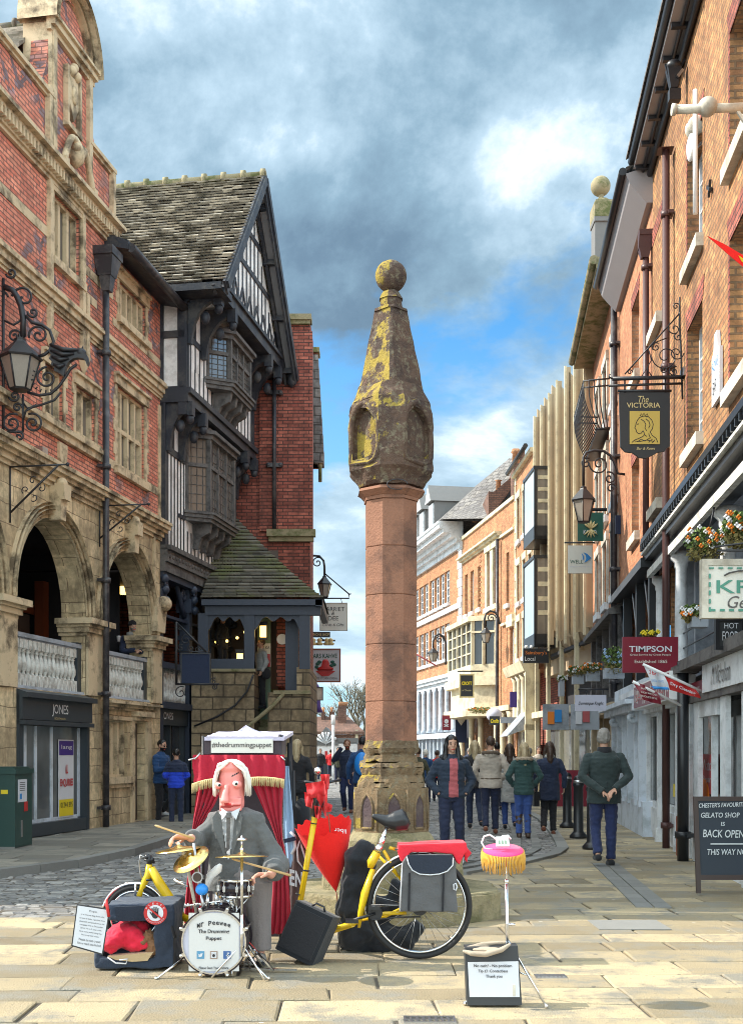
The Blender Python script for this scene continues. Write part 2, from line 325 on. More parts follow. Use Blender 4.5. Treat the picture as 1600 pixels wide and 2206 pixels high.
glass('glass_sky', (0.42, 0.50, 0.56), 0.05, 0.9, 0.15)
glass('glass_leaded', (0.17, 0.15, 0.13), 0.12, 0.7)
glass('glass_shop', (0.12, 0.13, 0.135), 0.05, 0.7, 0.6)
mat('lamp_glass', (0.30, 0.27, 0.23), 0.12, 0.35, 6.0, 0.0)
mat('warm_light', (1.0, 0.62, 0.16), 0.5, 0.05, 5.0, 0.0, emit=3.0)
for nm, c, r in (('skin', (0.52, 0.29, 0.20), .55), ('skin_dark', (0.33, 0.17, 0.11), .55), ('puppet_skin', (0.80, 0.27, 0.24), .6), ('puppet_hand', (0.66, 0.33, 0.24), .6),
 ('lip', (0.50, 0.06, 0.05), .4), ('eye_white', (0.8, 0.78, 0.72), .3), ('eye_dark', (0.01, 0.01, 0.01), .2),
 ('hair_black', (0.010, 0.009, 0.010), .4), ('hair_brown', (0.055, 0.032, 0.022), .5), ('hair_blonde', (0.42, 0.33, 0.20), .5), ('hair_grey', (0.24, 0.22, 0.20), .7), ('hair_ginger', (0.16, 0.06, 0.025), .5), ('hair_white', (0.80, 0.77, 0.70), .6),
 ('plastic_white', (0.78, 0.78, 0.78), .4), ('plastic_black', (0.015, 0.016, 0.02), .35), ('rubber', (0.018, 0.017, 0.018), .7), ('bike_yellow', (0.72, 0.46, 0.01), .3),
 ('paper', (0.62, 0.63, 0.67), .7), ('ink', (0.03, 0.03, 0.035), .8), ('gold_ink', (0.62, 0.50, 0.24), .4), ('gold_panel', (0.56, 0.40, 0.09), .5), ('sign_black', (0.028, 0.030, 0.033), .5),
 ('sign_maroon', (0.20, 0.012, 0.028), .4), ('sign_cream', (0.70, 0.68, 0.61), .5), ('sign_green', (0.015, 0.10, 0.070), .5), ('sign_text_green', (0.07, 0.26, 0.19), .5), ('sign_blue', (0.03, 0.24, 0.60), .5),
 ('sign_lilac', (0.52, 0.52, 0.62), .5), ('red_paint', (0.50, 0.02, 0.02), .4), ('yellow_paint', (0.72, 0.56, 0.02), .5), ('orange_paint', (0.80, 0.22, 0.02), .5), ('blue_paint', (0.02, 0.25, 0.75), .35), ('purple_paint', (0.06, 0.03, 0.22), .5),
 ('wood_stick', (0.62, 0.42, 0.20), .5), ('wood_door', (0.055, 0.035, 0.03), .5), ('wood_red', (0.26, 0.07, 0.03), .5), ('drum_head', (0.62, 0.61, 0.60), .5), ('drum_black', (0.02, 0.014, 0.02), .15),
 ('chalk_board', (0.030, 0.040, 0.055), .7), ('chalk', (0.62, 0.66, 0.68), .9), ('green_panel', (0.17, 0.25, 0.17), .7), ('twitter_blue', (0.10, 0.28, 0.45), .6), ('camera_tan', (0.30, 0.20, 0.15), .6), ('badge_navy', (0.05, 0.12, 0.30), .6)):
 mat(nm, c, r, 0.10, 6.0, 0.05, fine=90.0)
for nm, c in (('cloth_navy', (0.016, 0.026, 0.062)), ('cloth_puffer', (0.016, 0.028, 0.052)), ('cloth_blue', (0.012, 0.055, 0.16)), ('cloth_kidblue', (0.015, 0.06, 0.62)), ('cloth_black', (0.012, 0.012, 0.016)), ('denim', (0.014, 0.024, 0.085)), ('denim_dark', (0.012, 0.018, 0.05)), ('denim_light', (0.03, 0.07, 0.24)),
 ('cloth_taupe', (0.44, 0.38, 0.32)), ('fur_brown', (0.12, 0.085, 0.06)), ('fur_cream', (0.38, 0.30, 0.22)), ('cloth_green', (0.022, 0.060, 0.058)), ('cloth_wax', (0.022, 0.036, 0.036)), ('cloth_grey', (0.34, 0.34, 0.33)), ('cloth_red', (0.62, 0.02, 0.025)), ('cloth_pinkred', (0.42, 0.10, 0.11)), ('cloth_brown', (0.11, 0.04, 0.03)), ('cloth_olive', (0.06, 0.06, 0.035)),
 ('suit', (0.10, 0.102, 0.102)), ('trouser_grey', (0.20, 0.172, 0.165)), ('shirt', (0.55, 0.57, 0.60)), ('curtain', (0.42, 0.006, 0.03)), ('curtain_dark', (0.30, 0.008, 0.03)), ('fringe', (0.62, 0.50, 0.24)), ('fringe_gold', (0.62, 0.32, 0.03)), ('canopy', (0.50, 0.46, 0.58)), ('canvas_dark', (0.06, 0.045, 0.055)), ('umbrella_red', (0.85, 0.010, 0.006)), ('pannier', (0.10, 0.10, 0.105)), ('pannier_navy', (0.015, 0.022, 0.04)), ('vinyl_red', (0.72, 0.02, 0.04)),
 ('carrier_navy', (0.022, 0.034, 0.06)), ('quilt_red', (0.75, 0.015, 0.05)), ('dog_fur', (0.22, 0.11, 0.05)), ('bag_black', (0.007, 0.009, 0.014)), ('pink_top', (0.85, 0.05, 0.20)), ('tan_mat', (0.50, 0.36, 0.20)), ('banner_blue', (0.30, 0.46, 0.66)), ('banner_brown', (0.10, 0.06, 0.06)), ('flag_blue', (0.05, 0.22, 0.60)), ('shoe_brown', (0.16, 0.05, 0.025)), ('shoe_white', (0.65, 0.66, 0.68))):
 mat(nm, c, 0.85, 0.18, 9.0, 0.35, fine=70.0, sheen=0.15)
mat('leaf', (0.10, 0.16, 0.035), 0.7, 0.5, 9.0, 0.1, tint=0.55); mat('leaf_dry', (0.24, 0.20, 0.07), 0.8, 0.5, 9.0, 0.1, tint=0.5)
mat('twig', (0.17, 0.15, 0.11), 0.9, 0.3, 9.0, 0.1)
# ------------------------------------------------------------------ lettering
def text(s, mt, T, w, h, parent, name='lettering', italic=0.0, ext=0.003, weight=0.0):
 """words as a mesh part: T maps local x (reading), y (up), z (towards the reader); fitted into w x h, centred"""
 cu = bpy.data.curves.new('t', 'FONT'); cu.body = s; cu.size = 1; cu.align_x = 'CENTER'; cu.resolution_u = 3; cu.shear = italic
 cu.offset = weight
 ob = bpy.data.objects.new('t', cu); COL.objects.link(ob); dg = bpy.context.evaluated_depsgraph_get(); dg.update()
 me = bpy.data.meshes.new_from_object(ob.evaluated_get(dg)); bpy.data.objects.remove(ob); bpy.data.curves.remove(cu)
 vs = [v.co.copy() for v in me.vertices]
 if not vs: return None
 x0 = min(v.x for v in vs); x1 = max(v.x for v in vs); y0 = min(v.y for v in vs); y1 = max(v.y for v in vs)
 m = MB(T)
 sx, sy = w / (x1 - x0), h / max(y1 - y0, 1e-3)
 if h is None: sy = sx
 b = m.pts([((v.x - (x0+x1)/2) * sx, (v.y - (y0+y1)/2) * sy, ext) for v in vs])
 for p in me.polygons: m.face([b + i for i in p.vertices], False)
 bpy.data.meshes.remove(me)
 return m.build(name, mt, parent, recalc=False)
def face_T(c, right=(1, 0, 0), up=(0, 0, 1)):
 r = Vector(right).normalized(); u = Vector(up).normalized(); n = r.cross(u); c = Vector(c)
 return Matrix(((r.x, u.x, n.x, c.x), (r.y, u.y, n.y, c.y), (r.z, u.z, n.z, c.z), (0, 0, 0, 1)))
# ------------------------------------------------------------------ facade frames: local (s along, d outwards, z up)
class Fac:
 def __init__(s, o, d, side):
  s.o = Vector(o); s.d = Vector(d).normalized(); s.n = Vector((s.d.y, -s.d.x, 0)) if side == 'L' else Vector((-s.d.y, s.d.x, 0)); s.side = side
  s.T = Matrix(((s.d.x, s.n.x, 0, s.o.x), (s.d.y, s.n.y, 0, s.o.y), (0, 0, 1, 0), (0, 0, 0, 1)))
 def s(s_, px, d=0.0):
  u = (px - CX) / FPX; p = s_.o + s_.n * d
  return (u * p.y - p.x) / (s_.d.x - u * s_.d.y)
 def W(s_, s, d, z): return s_.T @ Vector((s, d, z))
 def z(s_, px, py, d=0.0):
  return HC - (py - HY) * s_.W(s_.s(px, d), d, 0).y / FPX
 def face(s_, s, d, z):
  return face_T(s_.W(s, d, z), s_.d if s_.side == 'L' else -s_.d)
def wall(m, s0, s1, z0, z1, holes, th=0.25, d=0.0):
 ss = sorted({s0, s1, *[h[0] for h in holes], *[h[1] for h in holes]}); zs = sorted({z0, z1, *[h[2] for h in holes], *[h[3] for h in holes]})
 ss = [x for x in ss if s0 - 1e-6 <= x <= s1 + 1e-6]; zs = [x for x in zs if z0 - 1e-6 <= x <= z1 + 1e-6]
 for a, b in zip(ss, ss[1:]):
  for c, e in zip(zs, zs[1:]):
   u, v = (a + b) / 2, (c + e) / 2
   if any(h[0] < u < h[1] and h[2] < v < h[3] for h in holes): continue
   m.poly([(a, d, c), (b, d, c), (b, d, e), (a, d, e)])
 for h in holes:
  a, b, c, e = h[:4]; t = d - th
  m.poly([(a, d, c), (a, t, c), (a, t, e), (a, d, e)]); m.poly([(b, d, c), (b, d, e), (b, t, e), (b, t, c)])
  m.poly([(a, d, e), (a, t, e), (b, t, e), (b, d, e)]); m.poly([(a, d, c), (b, d, c), (b, t, c), (a, t, c)])
def window(F, parent, s0, s1, z0, z1, d=-0.13, nx=2, ny=3, mf='white_paint', mg='glass_dark', fw=0.05, bw=0.025, fd=0.05, name='window', thick_mull=None):
 m = MB(F.T)
 m.box(s0, s0 + fw, d - fd, d, z0, z1); m.box(s1 - fw, s1, d - fd, d, z0, z1)
 m.box(s0 + fw, s1 - fw, d - fd, d, z0, z0 + fw); m.box(s0 + fw, s1 - fw, d - fd, d, z1 - fw, z1)
 for i in range(1, nx):
  x = s0 + (s1 - s0) * i / nx; m.box(x - bw / 2, x + bw / 2, d - fd * .8, d - .006, z0 + fw, z1 - fw)
 for i in range(1, ny):
  z = z0 + (z1 - z0) * i / ny; m.box(s0 + fw, s1 - fw, d - fd * .75, d - .010, z - bw / 2, z + bw / 2)
 w = m.build(name, mf, parent)
 g = MB(F.T); g.box(s0 + fw * .5, s1 - fw * .5, d - fd - .012, d - fd + .012, z0 + fw * .5, z1 - fw * .5); g.build('pane', mg, w)
 return w
def scroll(m, c, r, a0, turns, right, up, tr, n=22):
 c = Vector(c); right = Vector(right); up = Vector(up); pts = []
 for i in range(n + 1):
  t = i / n; a = a0 + turns * 2 * math.pi * t; rr = r * (1 - 0.88 * t)
  pts.append(c + right * rr * math.cos(a) + up * rr * math.sin(a))
 m.tube(pts, tr, 6)
# ------------------------------------------------------------------ ground
def pip(x, y, poly):
 c = False; j = len(poly) - 1
 for i in range(len(poly)):
  xi, yi = poly[i]; xj, yj = poly[j]
  if (yi > y) != (yj > y) and x < (xj - xi) * (y - yi) / (yj - yi) + xi: c = not c
  j = i
 return c
KERB_L = [(-14, 11.6), (-8, 12.6), (-5.4, 13.2), (-4.35, 13.95), (-3.75, 15.2), (-3.4, 17), (-3.15, 21), (-2.9, 30), (-2.4, 45), (-2.0, 75)]
KERB_R = [(1.05, 14.3), (1.9, 15.6), (2.55, 16.9), (2.85, 18.0), (3.0, 19.2), (3.3, 22), (3.65, 26), (3.9, 34), (3.9, 45), (3.3, 58), (0.6, 75)]
RB = [(-14, 10.4), (-4.0, 10.5), (-1.2, 10.9), (0.4, 12.6)] + KERB_R
def xat(line, y):
 if y <= line[0][1]: return line[0][0]
 for (ax, ay), (bx, by) in zip(line, line[1:]):
  if ay <= y <= by: return ax + (bx - ax) * (y - ay) / (by - ay)
 return line[-1][0]
ROADP = [(-14, 10.6), (-4.0, 10.45), (-1.2, 10.9), (0.4, 12.6)] + KERB_R + KERB_L[::-1]
PAVL = KERB_L + [(-14, 75)]
def ground():
 m = MB(); m.poly([(-400, -60, -0.03), (400, -60, -0.03), (400, 1400, -0.03), (-400, 1400, -0.03)]); m.build('ground', 'kerb_stone', kind='structure')
 m = MB(); m.poly([(-14, 3, -0.014), (14, 3, -0.014), (14, 80, -0.014), (-14, 80, -0.014)]); m.build('paving_bed', 'mortar', kind='structure')
 def slab(m, x0, x1, y0, y1, z, g=0.008, jit=0.006, bev=0.012, c=None):
  m.c = rnd.random() if c is None else c
  j = lambda: rnd.uniform(-jit, jit)
  q = [(x0+g+j(), y0+g+j()), (x1-g+j(), y0+g+j()), (x1-g+j(), y1-g+j()), (x0+g+j(), y1-g+j())]
  cx = sum(p[0] for p in q) / 4; cy = sum(p[1] for p in q) / 4
  tl = [rnd.uniform(-.0025, .0025) for _ in q]
  b = m.pts([(x, y, -0.03) for x, y in q] + [(x, y, z - bev * .6) for x, y in q] + [(x + (bev if x < cx else -bev), y + (bev if y < cy else -bev), z + t) for (x, y), t in zip(q, tl)])
  m.face((b+8, b+9, b+10, b+11))
  for i in range(4):
   k = (i + 1) % 4; m.face((b+i, b+k, b+4+k, b+4+i)); m.face((b+4+i, b+4+k, b+8+k, b+8+i))
 m = MB(); y = 4.6; ang = 0.025
 m.T = Matrix.Rotation(ang, 4, 'Z')
 while y < 46:
  h = rnd.uniform(0.32, 0.56) if y < 26 else 0.8
  x = -12 + rnd.uniform(0, 1)
  while x < 9:
   w = rnd.uniform(0.45, 1.25)
   p = m.T @ Vector((x + w/2, y + h/2, 0)); lim = 0.55 * p.y + 2.5
   xr = xat(RB, p.y) - p.x + x + w / 2; xa = max(x, xr)
   if abs(p.x) < lim and x + w - xa > .05:
    slab(m, xa, x + w, y, y + h, rnd.uniform(-0.004, 0.005), g=rnd.uniform(.003, .011), jit=.012)
   x += w
  y += h
 m.build('pavement_flagstones', 'flag_stone', kind='structure')
 m = MB(); y = 11.4
 while y < 46:
  h = rnd.uniform(0.4, 0.65); x = -14 + rnd.uniform(0, 1)
  while x < -2:
   w = rnd.uniform(0.6, 1.3)
   xb = min(x + w, xat(KERB_L, y + h / 2) - .08)
   if xb - x > .06 and x > -0.4 * y - 3 and y > 12.7: slab(m, x, xb, y, y + h, 0.085 + rnd.uniform(-.003, .003))
   x += w
  y += h
 m.build('pavement_left', 'flag_grey', kind='structure')
 # bed under the raised left pavement
 m = MB(); pr = [(x - .12, y, 0.07) for x, y in KERB_L] + [(-14, 75, 0.07)]
 m.prism([(p[0], p[1], -0.02) for p in pr], (0, 0, 0.085)); m.build('pavement_bed', 'mortar', kind='structure')
 m = MB(); y = 10.2; row = 0
 while y < 60:
  h = 0.115 if y < 24 else 0.2; x = -9 + rnd.uniform(0, .2)
  yy0 = y
  while x < 5:
   w = rnd.uniform(0.13, 0.25) * (1 if y < 24 else 1.8); yo = 0.04 * math.sin(x * 1.3 + 1) + 0.02 * math.sin(x * 3.1)
   ym = y + h / 2 + yo; xa = max(x, xat(KERB_L, ym) + .06); xb = min(x + w, xat(RB, ym) - .02)
   if xb - xa > .04 and abs(x) < 0.42 * y + 1 and ym > 10.45:
    slab(m, xa, xb, yy0 + yo, yy0 + h + yo, rnd.uniform(-0.010, 0.004) - .004, g=.006, jit=.004, bev=.016)
   x += w
  y += h
 m.build('road_setts', 'sett', kind='structure')
 def kerb(line, z, wd, nm):
  m = MB()
  for (ax, ay), (bx, by) in zip(line, line[1:]):
   d = Vector((bx - ax, by - ay, 0)); ln = d.length; n = max(1, round(ln / 0.9)); d.normalize(); nn = Vector((d.y, -d.x, 0))
   for i in range(n):
    m.c = rnd.random(); p = Vector((ax, ay, 0)) + d * (ln * i / n + .006); q = Vector((ax, ay, 0)) + d * (ln * (i + 1) / n - .006)
    a, b_, c_, e = p - nn * wd / 2, q - nn * wd / 2, q + nn * wd / 2, p + nn * wd / 2
    m.prism([(v.x, v.y, -0.03) for v in (a, b_, c_, e)], (0, 0, z + 0.03))
  m.build(nm, 'kerb_stone', kind='structure')
 kerb(KERB_L, 0.095, 0.16, 'kerb_left'); kerb(KERB_R, 0.035, 0.17, 'kerb_right')
 m = MB()
 for k in (0.32, 0.62):        # gutter courses of longer setts beside the right kerb
  for (ax, ay), (bx, by) in zip(KERB_R[:7], KERB_R[1:8]):
   d = Vector((bx-ax, by-ay, 0)); ln = d.length; n = max(1, round(ln / .3)); d.normalize(); nn = Vector((-d.y, d.x, 0))
   for i in range(n):
    m.c = rnd.random(); p = Vector((ax, ay, 0)) + nn * k + d * (ln * i / n + .008); q = p + d * (ln / n - .016)
    m.prism([p + Vector((0,0,-.02)), q + Vector((0,0,-.02)), q + nn * .13 + Vector((0,0,-.02)), p + nn * .13 + Vector((0,0,-.02))], (0, 0, .036))
 a, b_ = G(1330, 1862), G(1452, 1962); d = (b_ - a); ln = d.length; d.normalize(); nn = Vector((d.y, -d.x, 0))
 for off in (0, .17):
  for i in range(int(ln / .34)):
   m.c = rnd.random() * .5; p = a + d * (i * .34 + .01) + nn * off; q = p + d * .32
   m.prism([p + Vector((0,0,-.01)), q + Vector((0,0,-.01)), q + nn * .155 + Vector((0,0,-.01)), p + nn * .155 + Vector((0,0,-.01))], (0, 0, .024))
 m.build('gutter_setts', 'kerb_stone', kind='structure')
 # iron drain grate and inspection cover
 r = thing('drain_grate', 'pierced iron drain grate set in the flagstones at the bottom edge', 'drain grate', G(925, 2199))
 m = MB(); c = G(925, 2199)
 m.box(c.x-.14, c.x+.14, c.y-.075, c.y-.06, 0, .012); m.box(c.x-.14, c.x+.14, c.y+.06, c.y+.075, 0, .012)
 for i in range(9): x = c.x - .14 + i * .0335; m.box(x, x + .012, c.y - .06, c.y + .06, 0, .012)
 m.box(c.x-.14, c.x+.14, c.y-.008, c.y+.008, 0, .011); m.build('grating', 'steel', r)
 m = MB(); c0, c1 = G(1290, 2004), G(1475, 1984)
 m.box(c0.x, c1.x - .25, c0.y, c1.y, 0.002, .009)
 o = m.build('inspection_cover', 'kerb_stone', base=(c0.x, c0.y, 0)); tag(o, 'pale grey rectangular inspection cover flush in the sunlit flagstones', 'manhole cover')
 m = MB(); c = G(1185, 2105)
 m.box(c.x-.10, c.x+.10, c.y-.06, c.y+.06, 0.002, .009)
 for i in range(7): m.box(c.x-.09+i*.027, c.x-.075+i*.027, c.y-.045, c.y+.045, .009, .013)
 o = m.build('water_cover', 'steel', base=(c.x, c.y, 0)); tag(o, 'small ribbed iron cover in the shadow beside the white notice', 'manhole cover')
ground()
# ------------------------------------------------------------------ helpers for masonry
def arch_pts(sc_, a, zs, r, n=20, k=0.0):
 return [(sc_ + (a + k) * math.cos(math.pi * (1 - i / n)), zs + (r + k) * math.sin(math.pi * (1 - i / n))) for i in range(n + 1)]
def arch_fill(m, s0, s1, zs, za, d, th, n=20):
 """spandrels above an arched hole whose bounding box is already cut out, and the soffit"""
 sc_, a, r = (s0 + s1) / 2, (s1 - s0) / 2, za - zs; pts = arch_pts(sc_, a, zs, r, n)
 for (x0, z0), (x1, z1) in zip(pts, pts[1:]):
  m.poly([(x0, d, z0), (x1, d, z1), (x1, d, za), (x0, d, za)])
  m.poly([(x0, d, z0), (x0, d - th, z0), (x1, d - th, z1), (x1, d, z1)])
def arch_band(m, s0, s1, zs, za, k0, k1, d0, d1, n=20):
 sc_, a, r = (s0 + s1) / 2, (s1 - s0) / 2, za - zs
 A = arch_pts(sc_, a, zs, r, n, k0); B = arch_pts(sc_, a, zs, r, n, k1)
 b = m.pts([(x, d0, z) for x, z in A] + [(x, d1, z) for x, z in A] + [(x, d1, z) for x, z in B] + [(x, d0, z) for x, z in B]); q = n + 1
 for i in range(n):
  for u, v in ((0, 1), (1, 2), (2, 3)): m.face((b + u*q + i, b + u*q + i + 1, b + v*q + i + 1, b + v*q + i), True if u == 1 else False)
def mould(m, s0, s1, z, steps, d=0.0):
 """horizontal moulding: steps = [(height, projection)] from the bottom up"""
 for i, (h, p) in enumerate(steps): m.box(s0, s1, d - .02, d + p, z, z + h); z += h
def pipe(F, parent, s, d, z0, z1, r=0.055, mt='iron_pipe', name='drainpipe', joints=2.4, hopper=None):
 m = MB(F.T); m.cyl((s, d, z0), (s, d, z1), r, n=10); z = z0 + .3
 while z < z1:
  m.cyl((s, d, z), (s, d, z + .09), r * 1.45, n=10); m.box(s - r * 2.1, s + r * 2.1, d - r * 1.9, d - r * .4, z + .02, z + .07); z += joints
 if hopper:
  m.frustum((s, d + .02), r * 1.2, r * 1.2, r * 1.8, r * 1.8, z1, z1 + hopper * .35); k = 1 if hopper > .5 else .62; m.frustum((s, d + .02), r * 2.0 * k, r * 2.0, r * 3.4 * k, r * 3.0 * k, z1 + hopper * .35, z1 + hopper * .8)
  m.box(s - r * 4 * k, s + r * 4 * k, d - r * 3 * k, d + r * 3.6 * k, z1 + hopper * .8, z1 + hopper)
 return m.build(name, mt, parent)
# ------------------------------------------------------------------ red brick arcaded building on the left
FA = Fac(G(345, 1771), ((1260 - CX) / FPX, 1, 0), 'L')
def building_a():
 F = FA; S = F.s; Z = F.z; T = F.T
 near = -12.9; end = 0.0
 R_ = thing('brick_building', 'red brick and sandstone building with shaped gable, arcaded walkway and white balusters, far left', 'building', F.o)
 wx = lambda a, b: (S(a), S(b))
 zc0, zc1 = 5.85, 6.14                      # cornice over the arcade
 zb0, zb1 = 8.85, 9.10                      # carved string course
 ze = 11.22                                 # top of the main cornice
 spipe = S(212)
 # windows (pixel spans on the facade)
 w_tr = (S(116), S(172), 9.62, 10.72)       # three light window under the cornice
 w_ml = (S(163), S(205), 6.95, 7.80)        # two light window left of the pipe
 w_mn = (S(96), S(136), 6.95, 7.80)
 w_m2 = (S(252), S(312), 6.80, 8.35)        # tall transomed window
 w_r5 = (S(256), S(314), 9.66, 10.36)       # five light window under the eaves
 m = MB(T)
 near_holes = [(near + 1.0 + 2.0 * i, near + 2.2 + 2.0 * i, 6.95, 8.2) for i in range(2)]
 wall(m, near, S(225), zc1, ze, [w_tr, w_ml, w_mn] + near_holes, 0.18)
 wall(m, S(225), end, zc1, 10.72, [w_m2, w_r5], 0.18)
 m.box(near, near - .4, -9, 0, 0, ze)                                  # near flank
 m.box(near, S(225), -9, -8.8, 0, ze + 1); m.box(S(225), end + .3, -9, -8.8, 0, 10.7)
 m.poly([(near, -.3, ze - .05), (S(225), -.3, ze - .05), (S(225), -9, ze - .05), (near, -9, ze - .05)])
 m.box(near, S(112), -.35, -.02, ze, ze + .98); m.box(S(188), S(243), -.35, -.02, ze, ze + .98)   # parapets
 # shaped gable: pier and round head
 g0, g1 = S(110), S(192); zh = 13.45; cx_ = (g0 + g1) / 2; a = (g1 - g0) / 2
 m.box(g0, g1, -.40, .0, ze, zh)
 head = [(x, 0, z) for x, z in arch_pts(cx_, a, zh, a * 1.15, 20)]
 m.prism(head, (0, -.4, 0))
 for sg in (1, -1):                                                    # swept shoulders
  e = g1 if sg > 0 else g0; pts = [(e, 0, ze + .98), (e + sg * .62, 0, ze + .98)]
  for i in range(9): t = i / 8; pts.append((e + sg * (.62 - .56 * math.sin(t * math.pi / 2)), 0, ze + .98 + .95 * (1 - math.cos(t * math.pi / 2))))
  pts.append((e, 0, ze + 1.93)); m.prism([(p[0], -.02, p[2]) for p in pts], (0, -.3, 0))
 m.build('wall', 'brick_red', R_)
 # ---- stone dressings
 m = MB(T)
 mould(m, near, end + .05, zc0 - .04, [(.07, .04), (.09, .09), (.06, .15), (.08, .22), (.06, .26), (.04, .20)])
 mould(m, near, end + .05, zb0 - .12, [(.05, .03), (.07, .06), (.11, .11), (.06, .16), (.05, .13)])
 mould(m, near, S(243), ze - .42, [(.06, .06), (.18, .10), (.06, .18), (.07, .28)])
 for s_ in [near + .12 * i for i in range(int((S(243) - near) / .12))]:      # small carved blocks under the cornice
  if s_ > -9: m.box(s_, s_ + .06, .10, .19, ze - .32, ze - .16)
 mould(m, near, S(112), ze + .93, [(.05, .05), (.07, .10)], -.02); mould(m, S(188), S(244), ze + .93, [(.05, .05), (.07, .10)], -.02)
 for p0, p1, z0_, z1_ in ((101, 108, 8.35, ze - .4), (172, 178, 8.35, ze - .4), (100, 107, ze, 12.35), (108, 116, ze, zh), (186, 193, ze, zh), (181, 187, 8.4, 9.5), (238, 243, ze, 12.2)):
  m.box(S(p0), S(p1), -.02, .07, z0_, z1_)
 for p0 in (101, 172): m.frustum(((S(p0) + S(p0 + 7)) / 2, .05), .01, .01, .11, .09, 8.02, 8.35)
 # flat stone bands in the brickwork
 m.box(near, S(101), -.02, .014, 9.86, 10.02); m.box(S(178), S(243), -.02, .014, 9.86, 10.02); m.box(S(243), end, -.02, .014, 9.40, 9.55)
 m.box(S(178), S(208), -.02, .014, 9.42, 9.56)
 m.box(S(216), end, -.02, .014, 6.72, 6.88); m.box(near, S(212), -.02, .08, 6.68, 6.80); m.box(near, S(212), -.02, .13, 6.80, 6.88)
 # gable string and head mouldings
 mould(m, g0 - .12, g1 + .12, zh - .16, [(.08, .06), (.10, .13), (.05, .18)])
 arch_band(m, g0, g1, zh, zh + a * 1.15, -.02, .07, .10, -.42); arch_band(m, g0, g1, zh, zh + a * 1.15, .07, .20, .20, -.50); arch_band(m, g0, g1, zh, zh + a * 1.15, -.14, -.05, .04, -.1)
 m.box(g0 - .06, g0 + .1, -.46, .05, ze + .9, zh); m.box(g1 - .1, g1 + .05, -.46, .05, ze + .9, zh)
 # swept broken pediment over the cornice with a shell
 pc = S(155)
 for sg in (1, -1):
  pts = []
  for i in range(9): t = i / 8; pts.append((pc + sg * (.62 - .50 * t), 0, ze + .0 + .62 * math.sin(t * math.pi * .62)))
  m.tube([(p[0], .13, p[2]) for p in pts], .06, 8); m.box(pc + sg * .66, pc + sg * .52, 0, .2, ze - .02, ze + .12)
  m.sph((pc + sg * .12, .14, ze + .52), .085)
 m.lathe([(.02, -.2), (.13, -.1), (.17, .05), (.10, .22), (.03, .34)], (pc, .08, ze + .42), 10)
 # carved shield on the gable
 sh = S(152); m.prism([(sh - .17, .0, 12.95), (sh + .17, .0, 12.95), (sh + .19, .0, 12.5), (sh, .0, 12.2), (sh - .19, .0, 12.5)], (0, .07, 0))
 m.box(sh - .28, sh - .22, 0, .09, 12.1, 13.05); m.box(sh + .22, sh + .28, 0, .09, 12.1, 13.05); m.box(sh - .3, sh + .3, 0, .10, 12.02, 12.1)
 m.sph((sh - .1, .07, 13.02), .09); m.sph((sh + .1, .07, 13.02), .09); m.sph((sh, .07, 13.12), .08); m.sph((sh, .08, 12.65), (.09, .05, .16))
 # small shield plaques
 for p_ in (132,): m.prism([(S(p_) - .16, 0, 6.62), (S(p_) + .16, 0, 6.62), (S(p_) + .14, 0, 6.35), (S(p_), 0, 6.2), (S(p_) - .14, 0, 6.35)], (0, .05, 0))
 # window surrounds with quoined jambs
 for (a0, a1, z0_, z1_), q in ((w_tr, .12), (w_ml, .12), (w_mn, .12), (w_m2, .15), (w_r5, .12)):
  m.box(a0 - q, a1 + q, -.02, .05, z1_, z1_ + .16); m.box(a0 - q, a1 + q, -.02, .10, z1_ + .16, z1_ + .21)
  m.box(a0 - q, a1 + q, -.02, .09, z0_ - .13, z0_)
  z_ = z0_; k = 0
  while z_ < z1_ - .02:
   h = min(.22, z1_ - z_); e = q * .7 + (.07 if k % 2 else 0)
   m.box(a0 - e, a0, -.02, .02, z_ + .002, z_ + h - .002); m.box(a1, a1 + e, -.02, .02, z_ + .002, z_ + h - .002); z_ += h; k += 1
 m.box(end - .13, end - .0, -.1, .03, zc1, 8.6)
 m.build('stone_dressing', 'stone_trim', R_)
 for (a0, a1, z0_, z1_), nx, ny in ((w_tr, 3, 1), (w_ml, 2, 1), (w_mn, 2, 1), (w_m2, 4, 2), (w_r5, 5, 1), *[(h, 3, 1) for h in near_holes]):
  window(F, R_, a0, a1, z0_, z1_, -.06, nx, ny, 'stone_trim', 'glass_leaded', fw=.06, bw=.085, fd=.10)
 # ---- arcade storey in sandstone
 a1 = (S(33), S(186)); a2 = (S(219), S(326)); a0 = (a1[0] - .55 - (a1[1] - a1[0]), a1[0] - .55); am = (a0[0] - .55 - (a1[1] - a1[0]), a0[0] - .55)
 zs, za, zf = 3.84, 5.30, 2.45
 m = MB(T); hs = []
 for q in (am, a0, a1, a2): hs.append((q[0], q[1], zf, za))
 wall(m, near, end, zf, zc0, hs, .46)
 for q in (am, a0, a1, a2): arch_fill(m, q[0], q[1], zs, za, 0, .46)
 # ground storey of stone: shop opening, mullioned window and doorway
 shop = (S(36), S(188), 0.0, 2.35); shop0 = (shop[0] - 4.2, shop[0] - .7, 0.0, 2.35)
 gw = (S(219), S(274), .98, 2.05); gd = (S(289), S(311), 0.10, 2.02)
 wall(m, near, end, -.1, zf, [shop, shop0, gw, gd], .22)
 m.poly([(near, 0, 0), (near, -9, 0), (near, -9, zc0), (near, 0, zc0)])
 m.box(end - .02, end + .02, -.5, 0.0, 0, zc0)
 m.build('arcade_wall', 'sandstone', R_)
 m = MB(T)
